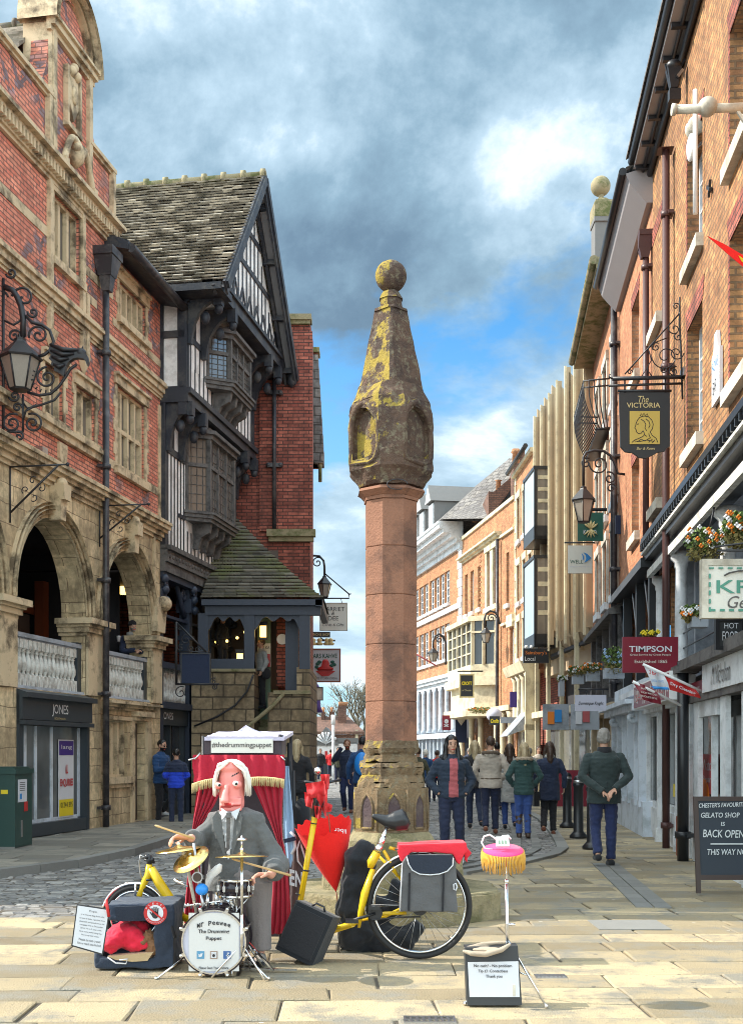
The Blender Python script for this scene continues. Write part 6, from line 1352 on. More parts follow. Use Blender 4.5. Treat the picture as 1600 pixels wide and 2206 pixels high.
# ------------------------------------------------------------------ lanterns
def pth(m, pts, Z, r, n=6): m.tube([P(x, y, Z) for x, y in pts], r, n)
def pscroll(m, cx, cy, rpx, Z, a0, turns, r, n=26): scroll(m, P(cx, cy, Z), rpx * Z / FPX, a0, turns, (1, 0, 0), (0, 0, 1), r, n)
def lantern(root, px, yt, yb, Z, glass_='lamp_glass', n=6, wide=.32):
 """tapered glazed lantern: yt top of the cap, yb foot of the glass"""
 c = P(px, yb, Z); h = (yb - yt) * Z / FPX; w = h * wide; zc = c.z
 z1, z2 = zc + h * .55, zc + h * .86
 m = MB(); m.lathe([(w * .02, z1 - zc), (w * 1.12, z1 - zc), (w * 1.16, z1 - zc + h * .025), (w * .35, z2 - zc), (w * .28, z2 - zc + h * .04), (w * .30, z2 - zc + h * .07), (w * .1, z2 - zc + h * .10), (w * .10, h * 1.02)], (c.x, c.y, zc), n, a0=.3, smooth=False); m.build('lantern_cap', 'iron', root)
 m = MB(); m.lathe([(w * .52, 0), (w * .97, z1 - zc)], (c.x, c.y, zc), n, a0=.3, smooth=False); m.build('lantern_glass', glass_, root)
 m = MB()
 for k in range(n):
  a = .3 + 2 * math.pi * k / n; ca, sa = math.cos(a), math.sin(a)
  m.cyl((c.x + w * .53 * ca, c.y + w * .53 * sa, zc), (c.x + w * 1.0 * ca, c.y + w * 1.0 * sa, z1), w * .045, n=6)
 m.lathe([(w * .02, -h * .03), (w * .50, -h * .03), (w * .56, 0), (w * .5, .012)], (c.x, c.y, zc), n, a0=.3, smooth=False); m.build('lantern_frame', 'iron', root)
def left_lamp():
 Z = 18.2; R_ = thing('wall_lamp', 'ornate black iron wall lantern with scrolls and beaked dragon head on the brick building', 'lamp', P(8, 780, Z))
 m = MB(); r = .018
 pth(m, [(8, 600), (8, 950)], Z, .022); pth(m, [(50, 850), (50, 930)], Z, r); pth(m, [(8, 930), (50, 930)], Z, r)
 pth(m, [(50, 725), (51, 690), (46, 660), (38, 640), (28, 625), (10, 618)], Z, .045, 8); pth(m, [(8, 690), (30, 700), (46, 690)], Z, r)
 for (x, y, rp, a, t) in ((25, 588, 12, 3.4, 1.3), (52, 642, 26, 3.0, -1.1), (72, 673, 12, 3.0, 1.3), (32, 724, 14, 0.5, 1.4), (84, 722, 22, 3.4, -1.5), (102, 814, 24, 1.6, 1.6), (32, 853, 13, 2.8, 1.5), (38, 878, 10, 0, 1.4), (27, 912, 22, 1.0, 1.7), (71, 912, 22, 2.0, -1.7), (20, 942, 13, 1.0, 1.4), (42, 940, 10, 2, -1.4), (4, 640, 14, 0, 1.3), (-4, 700, 18, 1, 1.3)): pscroll(m, x, y, rp, Z, a, t, r)
 pth(m, [(56, 680), (70, 695), (92, 700), (108, 712), (116, 735), (112, 752), (96, 764), (84, 768)], Z, .026); pth(m, [(60, 845), (85, 852), (110, 848), (128, 832), (142, 812), (152, 795), (166, 785)], Z, .022)
 pth(m, [(52, 870), (60, 880), (90, 872), (118, 862), (132, 845)], Z, r); pth(m, [(50, 905), (56, 885), (80, 872)], Z, r)
 for i in range(9): a = 2.6 + i * .34; x, y = 102 + 30 * math.cos(a), 814 - 26 * math.sin(a) + 0; m.cyl(P(x, y, Z), P(102 + 37 * math.cos(a), 814 - 33 * math.sin(a), Z), .012, n=5)
 pth(m, [(50, 725), (50, 728)], Z, .03); m.build('bracket', 'iron', R_)
 m = MB(); yq = Z
 body = [(108, 738), (118, 744), (132, 748), (146, 750), (158, 749), (170, 751), (180, 755), (188, 765), (191, 778), (188, 787), (185, 778), (180, 772), (168, 770), (158, 772), (149, 778), (143, 788), (140, 800), (138, 810), (126, 802), (116, 798), (118, 790), (110, 786), (112, 778), (106, 772), (110, 764), (105, 756)]
 m.prism([P(x, y, Z - .05) for x, y in body], (0, .10, 0))
 for i, (a, b) in enumerate((((108, 742), (168, 754)), ((110, 755), (160, 762)), ((112, 768), (148, 772)), ((116, 785), (140, 785)))): m.tube([P(*a, Z - .06), P((a[0] + b[0]) / 2, (a[1] + b[1]) / 2 + 5, Z - .09), P(*b, Z - .05)], [.02, .035, .02], 6)
 m.sph(P(174, 760, Z), (.09, .06, .07), 10, 6); m.cyl(P(178, 752, Z), P(180, 744, Z), .02, .004, 6); m.build('dragon_head', 'iron', R_)
 lantern(R_, 44, 722, 838, Z - .0, n=6, wide=.36)
left_lamp()
def hanging_lamp(label, lx, yt, yb, Z, wallx, swan, extra=(), r=.03, wide=.31, glass_='lamp_glass'):
 R_ = thing('wall_lamp', label, 'lamp', P(wallx, yt, Z)); m = MB(); pth(m, swan, Z, r, 8)
 for (x, y, rp, a, t) in extra: pscroll(m, x, y, rp, Z, a, t, r * .6)
 m.build('bracket', 'iron', R_); lantern(R_, lx, yt, yb, Z, glass_, wide=wide); return R_
hanging_lamp('black swan neck street lantern on the brick wall to the right of the concrete building', 1256, 1044, 1124, 24.6, 1345,
 [(1256, 1046), (1256, 985), (1262, 975), (1280, 970), (1300, 972), (1315, 982), (1324, 1000), (1330, 1020), (1345, 1022)],
 [(1290, 1000, 22, 3, 1.5), (1262, 998, 12, 1, 1.3), (1312, 1030, 14, 2, -1.4), (1316, 1052, 11, 0, 1.3)], .028)
hanging_lamp('slim lantern on a round scroll bracket beside the white framed gift shop sign', 699, 1238, 1286, 33.5, 672,
 [(699, 1240), (699, 1222), (697, 1208), (688, 1198), (676, 1197), (671, 1200)], [(684, 1212, 13, 0, 1.5)], .03, .30)
hanging_lamp('lantern on a curled bracket in front of the cream stone bay window', 1046, 1350, 1384, 47, 1074,
 [(1044, 1352), (1043, 1335), (1046, 1322), (1055, 1316), (1066, 1319), (1073, 1330), (1076, 1345)], [(1058, 1332, 10, 0, 1.5)], .04, .36)
hanging_lamp('lantern on a round iron scroll before the classical brick building', 933, 1394, 1424, 55, 960,
 [(933, 1396), (933, 1382), (937, 1370), (946, 1366), (956, 1372), (960, 1386), (960, 1432)], [(946, 1378, 9, 0, 1.5)], .045, .40)
# ------------------------------------------------------------------ hanging signs
def board(name, label, x0, x1, y0, y1, Z, panel, frame=None, fw=.03, th=.05, cat='sign', texts=(), group=None, outline=None, hang=None):
 a, b = P(x0, y1, Z), P(x1, y0, Z); R_ = thing(name, label, cat, (a.x, Z, a.z), group)
 m = MB()
 if outline: m.prism([P(x, y, Z) for x, y in outline], (0, th, 0))
 else: m.box(a.x, b.x, Z, Z + th, a.z, b.z)
 p = m.build('panel', panel, R_)
 if frame:
  m = MB(); z0, z1 = a.z, b.z
  m.box(a.x - fw, a.x, Z - .015, Z + th + .015, z0 - fw, z1 + fw); m.box(b.x, b.x + fw, Z - .015, Z + th + .015, z0 - fw, z1 + fw); m.box(a.x, b.x, Z - .015, Z + th + .015, z1, z1 + fw); m.box(a.x, b.x, Z - .015, Z + th + .015, z0 - fw, z0); m.build('frame', frame, R_)
 for t in texts:
  s_, mt, cx_, cy_, w, h = t[:6]; it = t[6] if len(t) > 6 else 0; wt = t[7] if len(t) > 7 else 0
  text(s_, mt, face_T(P(cx_, cy_, Z - .004)), w * Z / FPX, h * Z / FPX, R_, italic=it, weight=wt)
 if hang:
  m = MB()
  for pts, r in hang: pth(m, pts, Z + th / 2, r)
  m.build('hanger', 'iron', R_)
 return R_
def signs():
 Z = 17.2
 out = [(1333, 845), (1442, 845), (1442, 962), (1434, 966), (1431, 972), (1416, 974), (1406, 980), (1390, 987), (1376, 985), (1362, 975), (1346, 973), (1342, 968), (1336, 962)]
 v = board('pub_sign', 'dark pub sign with gold portrait panel hanging from an iron bracket', 1333, 1442, 845, 987, Z, 'sign_black', None, outline=out,
  texts=[('The', 'gold_ink', 1385, 860, 22, 14, .3), ('VICTORIA', 'gold_ink', 1385, 873, 72, 11, 0, .01), ('Bar & Rows', 'gold_ink', 1390, 966, 40, 6, .3)])
 m = MB(); a, b = P(1355, 957, Z), P(1420, 886, Z); m.box(a.x, b.x, Z - .012, Z, a.z, b.z); pp = m.build('portrait_panel', 'gold_panel', v)
 m = MB(); zf = Z - .014
 for ln in ([(1372, 905), (1369, 912), (1368, 918), (1366, 922), (1369, 925), (1370, 930), (1374, 934), (1380, 933), (1384, 928)], [(1372, 905), (1377, 899), (1386, 896), (1396, 898), (1403, 905), (1406, 914), (1404, 924), (1399, 930)],
  [(1384, 928), (1388, 935), (1384, 940), (1376, 944), (1366, 948), (1360, 953)], [(1399, 930), (1404, 938), (1412, 944), (1416, 953)], [(1380, 903), (1386, 907), (1390, 914), (1388, 922), (1392, 928)], [(1390, 902), (1397, 908), (1399, 916), (1396, 922)],
  [(1371, 914), (1375, 913)], [(1378, 896), (1380, 891), (1383, 895), (1386, 890), (1389, 895), (1393, 891), (1395, 897)], [(1366, 950), (1378, 951), (1392, 948), (1408, 951)], [(1380, 946), (1388, 950), (1398, 944)], [(1396, 934), (1400, 944)], [(1386, 936), (1392, 940)], [(1372, 952), (1380, 946)], [(1404, 946), (1396, 953)], [(1410, 947), (1404, 954)]):
  pth(m, ln, zf, .005, 5)
 m.build('portrait_lines', 'ink', pp)
 R_ = thing('sign_bracket', 'black iron bracket with long curls holding the dark pub sign', 'bracket', P(1470, 815, Z)); m = MB()
 pth(m, [(1318, 816), (1472, 812)], Z, .03, 8); pth(m, [(1310, 831), (1470, 826)], Z, .018); pth(m, [(1330, 842), (1445, 842)], Z, .02); pth(m, [(1318, 816), (1311, 812), (1313, 806)], Z, .012)
 pth(m, [(1463, 640), (1463, 700), (1466, 760), (1469, 860)], Z, .014); pth(m, [(1345, 806), (1462, 676)], Z, .012)
 for (x, y, rp, a, t) in ((1455, 660, 8, 0, 1.3), (1452, 708, 15, 2, 1.3), (1432, 768, 30, 3, 1.5), (1412, 748, 10, 1, 1.4), (1456, 760, 16, 0, -1.4), (1450, 800, 12, 1, 1.5), (1430, 796, 9, 2, 1.3), (1460, 726, 9, 2, 1.3), (1356, 802, 6, 0, 1.3)): pscroll(m, x, y, rp, Z, a, t, .008)
 pth(m, [(1392, 814), (1394, 790), (1402, 776), (1396, 752), (1404, 740), (1436, 728)], Z, .008); pth(m, [(1380, 812), (1392, 794), (1404, 812)], Z, .008)
 for x in (1345, 1432): pth(m, [(x, 816), (x, 846)], Z, .012)
 m.build('ironwork', 'iron', R_)
 m = MB(); c = P(1475, 803, Z); m.box(c.x - .05, c.x + .05, Z - .1, Z + .1, c.z - .06, c.z + .06); tag(m.build('junction_box', 'steel', base=c), 'small grey junction box at the wall end of the pub sign bracket', 'box')
 Z = 27.0
 k = board('cafe_sign', 'dark green hanging sign with gold leaf emblem behind the swan neck lantern', 1244, 1299, 1104, 1165, Z, 'sign_green', texts=[('KAYAO', 'paper', 1270, 1146, 28, 9, 0, .02)], hang=[([(1240, 1098), (1306, 1098)], .04)])
 m = MB()
 for a in (-50, -25, 0, 25, 50): c = P(1272, 1140, Z - .03); d = Vector((math.sin(rad(a)), 0, math.cos(rad(a)))); m.tube([c, c + d * .14, c + d * .2], [.01, .028, .004], 6); m.tube([c, c - d * .12, c - d * .2], [.01, .02, .004], 6)
 m.build('emblem', 'gold_ink', k)
 k = board('shop_sign', 'pale square sign with blue fin emblem hanging near the concrete fins', 1223, 1275, 1175, 1235, 28.0, 'sign_cream', texts=[('WELL', 'sign_green', 1241, 1210, 28, 8), ('opticians hearing care', 'sign_lilac', 1249, 1221, 44, 3)], hang=[([(1215, 1169), (1280, 1169)], .02)])
 m = MB(); zz_ = 27.98; m.prism([P(x, y, zz_) for x, y in ((1256, 1190), (1264, 1193), (1273, 1202), (1264, 1209), (1258, 1212), (1262, 1204), (1261, 1196))], (0, .015, 0)); m.prism([P(x, y, zz_) for x, y in ((1252, 1191), (1257, 1198), (1257, 1204), (1254, 1208), (1255, 1200))], (0, .015, 0)); m.build('emblem', 'sign_blue', k)
 board('dark_board', 'small blank navy board high beside the drainpipe', 1325, 1341, 1110, 1150, 25.5, 'cloth_navy')
 k = board('gelato_sign', 'large cream framed hanging sign with green lettering at the right edge', 1524, 1668, 1218, 1318, 11.5, 'sign_cream', 'stone_pale', .06, .07,
  texts=[('KR', 'sign_text_green', 1582, 1264, 80, 28, 0, .01), ('Gelato', 'timber_grey', 1614, 1297, 96, 26, .3)])
 m = MB(); zz_ = 11.48
 for i in range(7): m.box(P(1527 + i * 20, 0, zz_).x, P(1537 + i * 20, 0, zz_).x, zz_, zz_ + .01, P(0, 1225, zz_).z, P(0, 1222, zz_).z); m.box(P(1530 + i * 20, 0, zz_).x, P(1540 + i * 20, 0, zz_).x, zz_, zz_ + .01, P(0, 1317, zz_).z, P(0, 1312, zz_).z)
 for i in range(5): m.box(P(1526, 0, zz_).x, P(1530, 0, zz_).x, zz_, zz_ + .01, P(0, 1246 + i * 18, zz_).z, P(0, 1236 + i * 18, zz_).z)
 m.build('dash_border', 'sign_text_green', k)
 m = MB(); pth(m, [(1559, 1240), (1570, 1234), (1590, 1230), (1620, 1229)], zz_, .008, 5); m.build('arc', 'timber_grey', k)
 m = MB(); pth(m, [(1540, 1178), (1680, 1160)], 11.5, .010); pth(m, [(1545, 1186), (1680, 1186)], 11.5, .012); m.build('hanger', 'iron', k)
 board('repair_sign', 'maroon metal sign of the key cutting shop above the flags', 1341, 1460, 1372, 1449, 17.0, 'sign_maroon', None, th=.08,
  texts=[('TIMPSON', 'paper', 1400, 1398, 92, 13, 0, .02), ('Great Service by Great People', 'sign_cream', 1400, 1411, 88, 5), ('Established 1865', 'sign_cream', 1401, 1425, 70, 7)])
 board('name_sign', 'pale lilac sign with black handwriting above the old man', 1238, 1305, 1497, 1532, 24.0, 'sign_lilac', None, texts=[('Dominique Knight', 'ink', 1272, 1516, 54, 9, .3, .01)], hang=[([(1245, 1485), (1310, 1485)], .02), ([(1262, 1485), (1262, 1497)], .01), ([(1298, 1485), (1298, 1497)], .01)])
 Z = 33.5
 g = board('gift_sign', 'white framed hanging gift shop sign with small capitals beyond the porch', 690, 747, 1300, 1357, Z, 'sign_cream', 'stone_pale', .02, texts=[('HARRIET', 'ink', 718, 1312, 48, 9), ('&', 'ink', 717, 1321, 7, 7, .3), ('DEE', 'ink', 718, 1332, 22, 9), ('Cards & Gifts', 'ink', 718, 1346, 45, 6, .2)], hang=[([(690, 1289), (752, 1289), (751, 1281), (756, 1279)], .02), ([(700, 1236), (752, 1280)], .02), ([(734, 1289), (737, 1300)], .01)])
 Z = 36.0
 k = board('cafe_sign', 'square white cafe sign with maroon frame and red vase emblem', 670, 731, 1400, 1467, Z, 'paper', 'wood_red', .04, texts=[('PARS KAHVE', 'sign_green', 698, 1413, 56, 10, 0, .02), ('COFFEE KITCHEN & SHISHA', 'ink', 700, 1461, 52, 5)])
 m = MB(); c = P(701, 1440, Z - .03); m.lathe([(.22, 0), (.24, .05), (.12, .12), (.10, .25), (.05, .32)], (c.x, c.y, c.z - .05), 10, sy=.1); m.prism([P(x, y, Z - .02) for x, y in ((680, 1446), (700, 1441), (722, 1446), (708, 1456), (694, 1457))], (0, .015, 0)); m.build('emblem_red', 'red_paint', k)
 m = MB()
 for x, y in ((684, 1430), (682, 1437), (688, 1426), (716, 1426), (720, 1432), (714, 1434), (687, 1441)): m.sph(P(x, y, Z - .02), (.06, .01, .05), 8, 5)
 m.build('emblem_leaf', 'sign_green', k)
 board('small_sign', 'small dark hanging sign with pale lettering above the square cafe sign', 670, 711, 1361, 1373, 37.5, 'shop_dark', texts=[('PHONE SHOP', 'gold_ink', 691, 1367, 36, 6)], hang=[([(684, 1380), (722, 1380)], .03), ([(700, 1380), (690, 1374)], .02)])
 m = MB()
 for x in (675, 688, 704, 712): c = P(x, 1390, 36.5); m.lathe([(.09, 0), (.12, .05), (.05, .1), (.09, .16), (.02, .22)], c, 8)
 o = m.build('coffee_pots', 'gold_ink', base=P(690, 1395, 36.5)); tag(o, 'row of gold pots standing on the square cafe sign', 'ornament')
 board('blank_sign', 'plain grey blank sign below the square cafe sign', 671, 694, 1482, 1507, 40, 'stone_pale', 'timber_grey', .03)
 m = MB(); c = P(681, 1535, 41); m.lathe([(.03, 1.0), (.10, .9), (.16, .2), (.24, .0)], c, 8); tag(m.build('closed_parasol', 'purple_paint', base=c), 'small furled purple parasol at the street front beyond the porch', 'parasol')
 k = board('supermarket_sign', 'black hanging sign with orange and pale lettering below the boxed bays', 1127, 1181, 1397, 1428, 38.0, 'plastic_black', None, th=.2, texts=[("Sainsbury's", 'orange_paint', 1154, 1407, 46, 10), ('Local', 'plastic_white', 1141, 1419, 22, 9)])
 m = MB()
 for i in range(5): c = P(1133 + i * 11, 1394, 38.1); m.sph(c, .06, 8, 6)
 m.build('sign_lamp', 'plastic_white', k)
 k = board('shop_sign', 'tall black and gold hanging sign before the cream stone bay', 992, 1018, 1455, 1500, 44, 'sign_black', 'gold_ink', .05, texts=[('CROFT', 'yellow_paint', 1005, 1472, 22, 8, 0, .05), ('of Chester', 'gold_ink', 1005, 1487, 20, 4)], hang=[([(985, 1446), (1040, 1446)], .03)])
 board('shop_sign', 'tall indigo hanging sign in front of the white columns', 1098, 1113, 1490, 1524, 42, 'purple_paint')
 k = board('pirate_sign', 'small maroon sign with white skull-like emblem near the far arcade', 952, 971, 1541, 1573, 52, 'sign_maroon', None, texts=[('o', 'paper', 961, 1554, 9, 10, 0, .1), ('x', 'paper', 961, 1563, 12, 5, 0, .1)])
 k = board('shield_panel', 'deep navy shop panel with pale shield emblem', 981, 1005, 1533, 1600, 54, 'cloth_navy'); m = MB(); m.prism([P(x, y, 53.96) for x, y in ((984, 1537), (1001, 1537), (1001, 1552), (993, 1563), (985, 1552))], (0, .02, 0)); m.build('shield', 'stone_pale', k)
 k = board('shop_sign', 'black sign with yellow scribble low over the crowd', 1054, 1076, 1543, 1562, 44, 'sign_black', None, texts=[('Crofts', 'yellow_paint', 1065, 1553, 18, 9, .2, .06)])
 m = MB(); c = P(1064, 1540, 45); m.sph(c, (.30, .3, .26), 14, 8); tag(m.build('shop_awning', 'sign_lilac', base=c), 'rounded pale lilac awning over the crowd', 'awning')
 board('grey_fascia', 'plain grey fascia board beneath the far white columns', 1078, 1120, 1545, 1558, 44, 'grey_paint')
 for x0, x1, c1, c2, lb in ((1169, 1225, 'orange_paint', 'sign_blue', 'square shop front panel with orange and pale posters'), (1229, 1290, 'paper', 'cloth_pinkred', 'square shop front panel with white and rust coloured poster')):
  Z = 31.5 if x0 < 1200 else 28.0
  k = board('fascia_panel', lb, x0, x1, 1517, 1572, Z, 'grey_paint', None); m = MB(); a, b = P(x0 + 10, 1560, Z - .03), P(x0 + 24, 1533, Z - .03); m.box(a.x, b.x, Z - .04, Z - .004, a.z, b.z); m.build('poster', c1, k)
  m = MB(); a, b = P(x0 + 25, 1556, Z - .03), P(x0 + 40, 1529, Z - .03); m.box(a.x, b.x, Z - .04, Z - .004, a.z, b.z); m.build('poster', c2, k)
 # dark sign at the timbered building
 Z = 24.4; k = board('dark_sign', 'blank dark navy square sign on scrolled bracket in front of the timbered gallery', 392, 452, 1409, 1473, Z, 'cloth_navy', 'iron', .02)
 m = MB(); pth(m, [(380, 1340), (445, 1405)], Z, .02); pth(m, [(378, 1474), (472, 1474)], Z, .025); pth(m, [(380, 1340), (380, 1474)], Z, .03); pth(m, [(380, 1404), (452, 1404)], Z, .015)
 for (x, y, rp, a, t) in ((401, 1378, 13, 0, 1.5), (389, 1396, 8, 1, 1.3), (412, 1397, 8, 2, 1.3), (426, 1400, 7, 0, 1.3), (389, 1352, 6, 2, 1.4), (460, 1468, 8, 1, 1.4), (462, 1480, 6, 1, -1.4), (390, 1492, 14, 1, 1.3)): pscroll(m, x, y, rp, Z, a, t, .012)
 m.build('bracket', 'iron', k)
 # triangular black frame lettering box at the gallery
 k = board('offer_board', 'leaning black board with white chalk lettering above the pale shop fascia', 1548, 1596, 1338, 1392, 13.0, 'sign_black', 'black_paint', .04, texts=[('HOT', 'paper', 1574, 1348, 30, 12), ('FOOD', 'paper', 1572, 1370, 34, 20)])
 # projecting alarm boxes on the wall
signs()
# ------------------------------------------------------------------ flags
def cloth_sheet(m, c4, nx=10, ny=8, amp=.04, seed=1, nrm=(0, 1, 0)):
 a, b, c, d = [Vector(v) for v in c4]; n = Vector(nrm); idx = []
 for j in range(ny + 1):
  for i in range(nx + 1):
   u, v = i / nx, j / ny; p = a.lerp(b, u).lerp(d.lerp(c, u), v); p = p + n * amp * (math.sin(u * 9 + seed + v * 2) * (.3 + u) + .5 * math.sin(v * 7 + seed)); idx.append(p)
 b0 = m.pts(idx); b1 = m.pts([p + n * .004 for p in idx]); w = nx + 1
 for j in range(ny):
  for i in range(nx): q = (j*w+i, j*w+i+1, (j+1)*w+i+1, (j+1)*w+i); m.face([b0 + k for k in q], True); m.face([b1 + k for k in q[::-1]], True)
def flags():
 Z = 15.2; R_ = thing('flag', 'white and red dry cleaning flag on a slanting white pole', 'flag', P(1524, 1500, Z))
 m = MB(); m.cyl(P(1384, 1431, Z), P(1526, 1496, Z), .018, n=8); m.build('pole', 'plastic_white', R_)
 m = MB(); cloth_sheet(m, [P(1386, 1433, Z), P(1428, 1452, Z), P(1442, 1486, Z), P(1408, 1484, Z)], amp=.02); w = m.build('flag_cloth', 'paper', R_)
 m = MB(); cloth_sheet(m, [P(1428, 1452, Z), P(1496, 1484, Z), P(1509, 1505, Z), P(1442, 1486, Z)], amp=.02); m.build('flag_cloth_red', 'red_paint', R_)
 m = MB(); cloth_sheet(m, [P(1402, 1478, Z - .03), P(1436, 1480, Z - .03), P(1441, 1486, Z - .03), P(1408, 1485, Z - .03)], amp=.01); m.build('blue_edge', 'sign_blue', R_)
 text('Dry Cleaning', 'paper', face_T(P(1470, 1484, Z - .06), (1, 0, -.42)), 58 * Z / FPX, 9 * Z / FPX, R_, weight=.02)
 text('2 for 1', 'red_paint', face_T(P(1407, 1450, Z - .05), (1, 0, -.3)), 20 * Z / FPX, 9 * Z / FPX, R_, weight=.02); text('SUITS & COATS', 'sign_blue', face_T(P(1415, 1467, Z - .05), (1, 0, -.1)), 26 * Z / FPX, 5 * Z / FPX, R_)
 R_ = thing('flag', 'dark maroon lettered flag hanging from a slanting white pole', 'flag', P(1465, 1520, Z))
 m = MB(); m.cyl(P(1362, 1468, Z + .3), P(1466, 1520, Z + .3), .018, n=8); m.build('pole', 'plastic_white', R_)
 m = MB(); cloth_sheet(m, [P(1361, 1466, Z + .28), P(1412, 1486, Z + .28), P(1424, 1518, Z + .28), P(1386, 1508, Z + .28)], amp=.03); m.build('flag_cloth', 'sign_maroon', R_)
 for i, t in enumerate(('WE REPAIR', 'SHOES WATCHES', 'PHONES KEYS')): text(t, 'sign_cream', face_T(P(1397, 1486 + 8 * i, Z + .22), (1, 0, -.2)), 36 * Z / FPX, 4 * Z / FPX, R_)
 Z = 12.0; R_ = thing('pennant', 'red and yellow pennant flying at the right edge', 'flag', P(1610, 575, Z))
 m = MB(); m.prism([P(x, y, Z) for x, y in ((1522, 508), (1560, 526), (1600, 550), (1640, 580), (1640, 610), (1600, 575), (1570, 550), (1545, 528))], (0, .006, 0)); m.build('pennant_cloth', 'umbrella_red', R_)
 m = MB(); m.prism([P(x, y, Z - .01) for x, y in ((1590, 550), (1640, 585), (1640, 600), (1596, 562))], (0, .006, 0)); m.build('yellow_stripe', 'yellow_paint', R_)
 Z = 50; R_ = thing('flag_pole', 'thin slanting pink pole on the far classical building', 'pole', P(895, 1408, Z)); m = MB(); m.cyl(P(880, 1400, Z), P(939, 1434, Z), .035, n=6); m.build('pole', 'cloth_pinkred', R_)
flags()
# ------------------------------------------------------------------ fittings on the right hand wall
def fittings():
 q = FR
 Z = 15.9; R_ = thing('satellite_dish', 'round grey satellite dish mounted high on the orange brick wall', 'dish', P(1500, 270, Z)); m = MB(); m.sph(P(1501, 268, Z), (.125, .04, .125), 18, 8); m.sph(P(1490, 280, Z + .1), (.10, .04, .12), 16, 8); m.build('dish', 'stone_pale', R_); m = MB(); m.sph(P(1487, 318, Z), (.05, .14, .18), 12, 8); m.build('antenna', 'plastic_white', R_); m = MB(); m.bar(P(1498, 290, Z), P(1499, 330, Z), .03); m.bar(P(1494, 322, Z), P(1514, 304, Z), .03); m.build('arm', 'steel', R_)
 Z = 12.5; R_ = thing('sign_beam', 'horizontal pale iron beam with round boss projecting high from the brick wall', 'beam', P(1600, 232, Z)); m = MB(); m.cyl(P(1450, 236, Z), P(1640, 230, Z), .045, n=10); m.lathe([(.06, -.05), (.10, -.03), (.10, .03), (.06, .05)], (0, 0, 0), 14); m = MB(); m.cyl(P(1450, 236, Z), P(1640, 230, Z), .045, n=10); m.sph(P(1523, 230, Z), .10, 14, 8); m.cyl(P(1446, 236, Z), P(1454, 236, Z), .06, n=10); m.bar(P(1588, 240, Z), P(1602, 262, Z), .03); m.build('beam', 'stone_pale', R_)
 Z = 17.0; R_ = thing('camera_unit', 'black security camera cluster on the gutter corner of the near brick building', 'camera', P(1450, 160, Z)); m = MB(); c = P(1450, 142, Z); m.sph(c, (.11, .11, .08), 12, 8); m.frustum((c.x, c.y), .05, .05, .10, .08, c.z - .32, c.z - .04); m.box(c.x - .07, c.x + .09, c.y - .06, c.y + .06, c.z - .5, c.z - .34); m.bar(P(1432, 138, Z), P(1444, 185, Z), .02); m.bar(P(1474, 128, Z), P(1445, 175, Z), .03); m.build('housing', 'iron', R_); m = MB(); m.bar(P(1458, 165, Z - .1), P(1470, 150, Z - .1), .04); m.build('lens_hood', 'steel', R_)
 R_ = thing('waste_pipe', 'white waste pipe beside the upper window of the orange brick wall', 'pipe', q.W(q.s(1499, .1), .1, 7.9)); m = MB(q.T); s_ = q.s(1500, .1); m.cyl((s_, .12, 8.4), (s_, .12, 10.0), .032, n=10); m.build('pipe', 'plastic_white', R_)
 s_ = q.s(1548); R_ = thing('alarm_board', 'small white shaped board with blue lettering on the brick wall', 'sign', q.W(s_, 0, 6.9)); m = MB(q.T); z_ = q.z(1550, 800); m.prism([(s_ - .28, .01, z_ - .36), (s_ + .22, .01, z_ - .36), (s_ + .22, .01, z_ + .24), (s_ + .1, .01, z_ + .27), (s_ + .06, .01, z_ + .48), (s_ - .12, .01, z_ + .48), (s_ - .16, .01, z_ + .27), (s_ - .28, .01, z_ + .24)], (0, .04, 0)); p = m.build('panel', 'paper', R_)
 text('ROWS', 'sign_blue', q.face(s_ - .03, .055, z_ + .1), .36, .12, p); text('BAR 1', 'ink', q.face(s_ - .03, .055, z_ - .16), .3, .16, p)
 R_ = thing('wall_anchor', 'small dark iron cross tie on the near brick wall', 'wall tie', q.W(q.s(1532), 0, q.z(1532, 405))); m = MB(q.T); s_ = q.s(1532); z_ = q.z(1532, 405); m.bar((s_ - .1, .03, z_ - .06), (s_ + .1, .03, z_ + .06), .04); m.bar((s_ - .06, .03, z_ + .08), (s_ + .04, .03, z_ - .1), .03); m.build('tie', 'iron', R_)
 # window box lantern on the far brick
 Z = 24.8; m = MB(); a, b = P(1360, 1075, Z), P(1371, 1046, Z); m.box(a.x, b.x, Z, Z + .1, a.z, b.z); tag(m.build('alarm_box', 'yellow_paint', base=a), 'yellow alarm box between two brick houses on the right', 'alarm')
fittings()
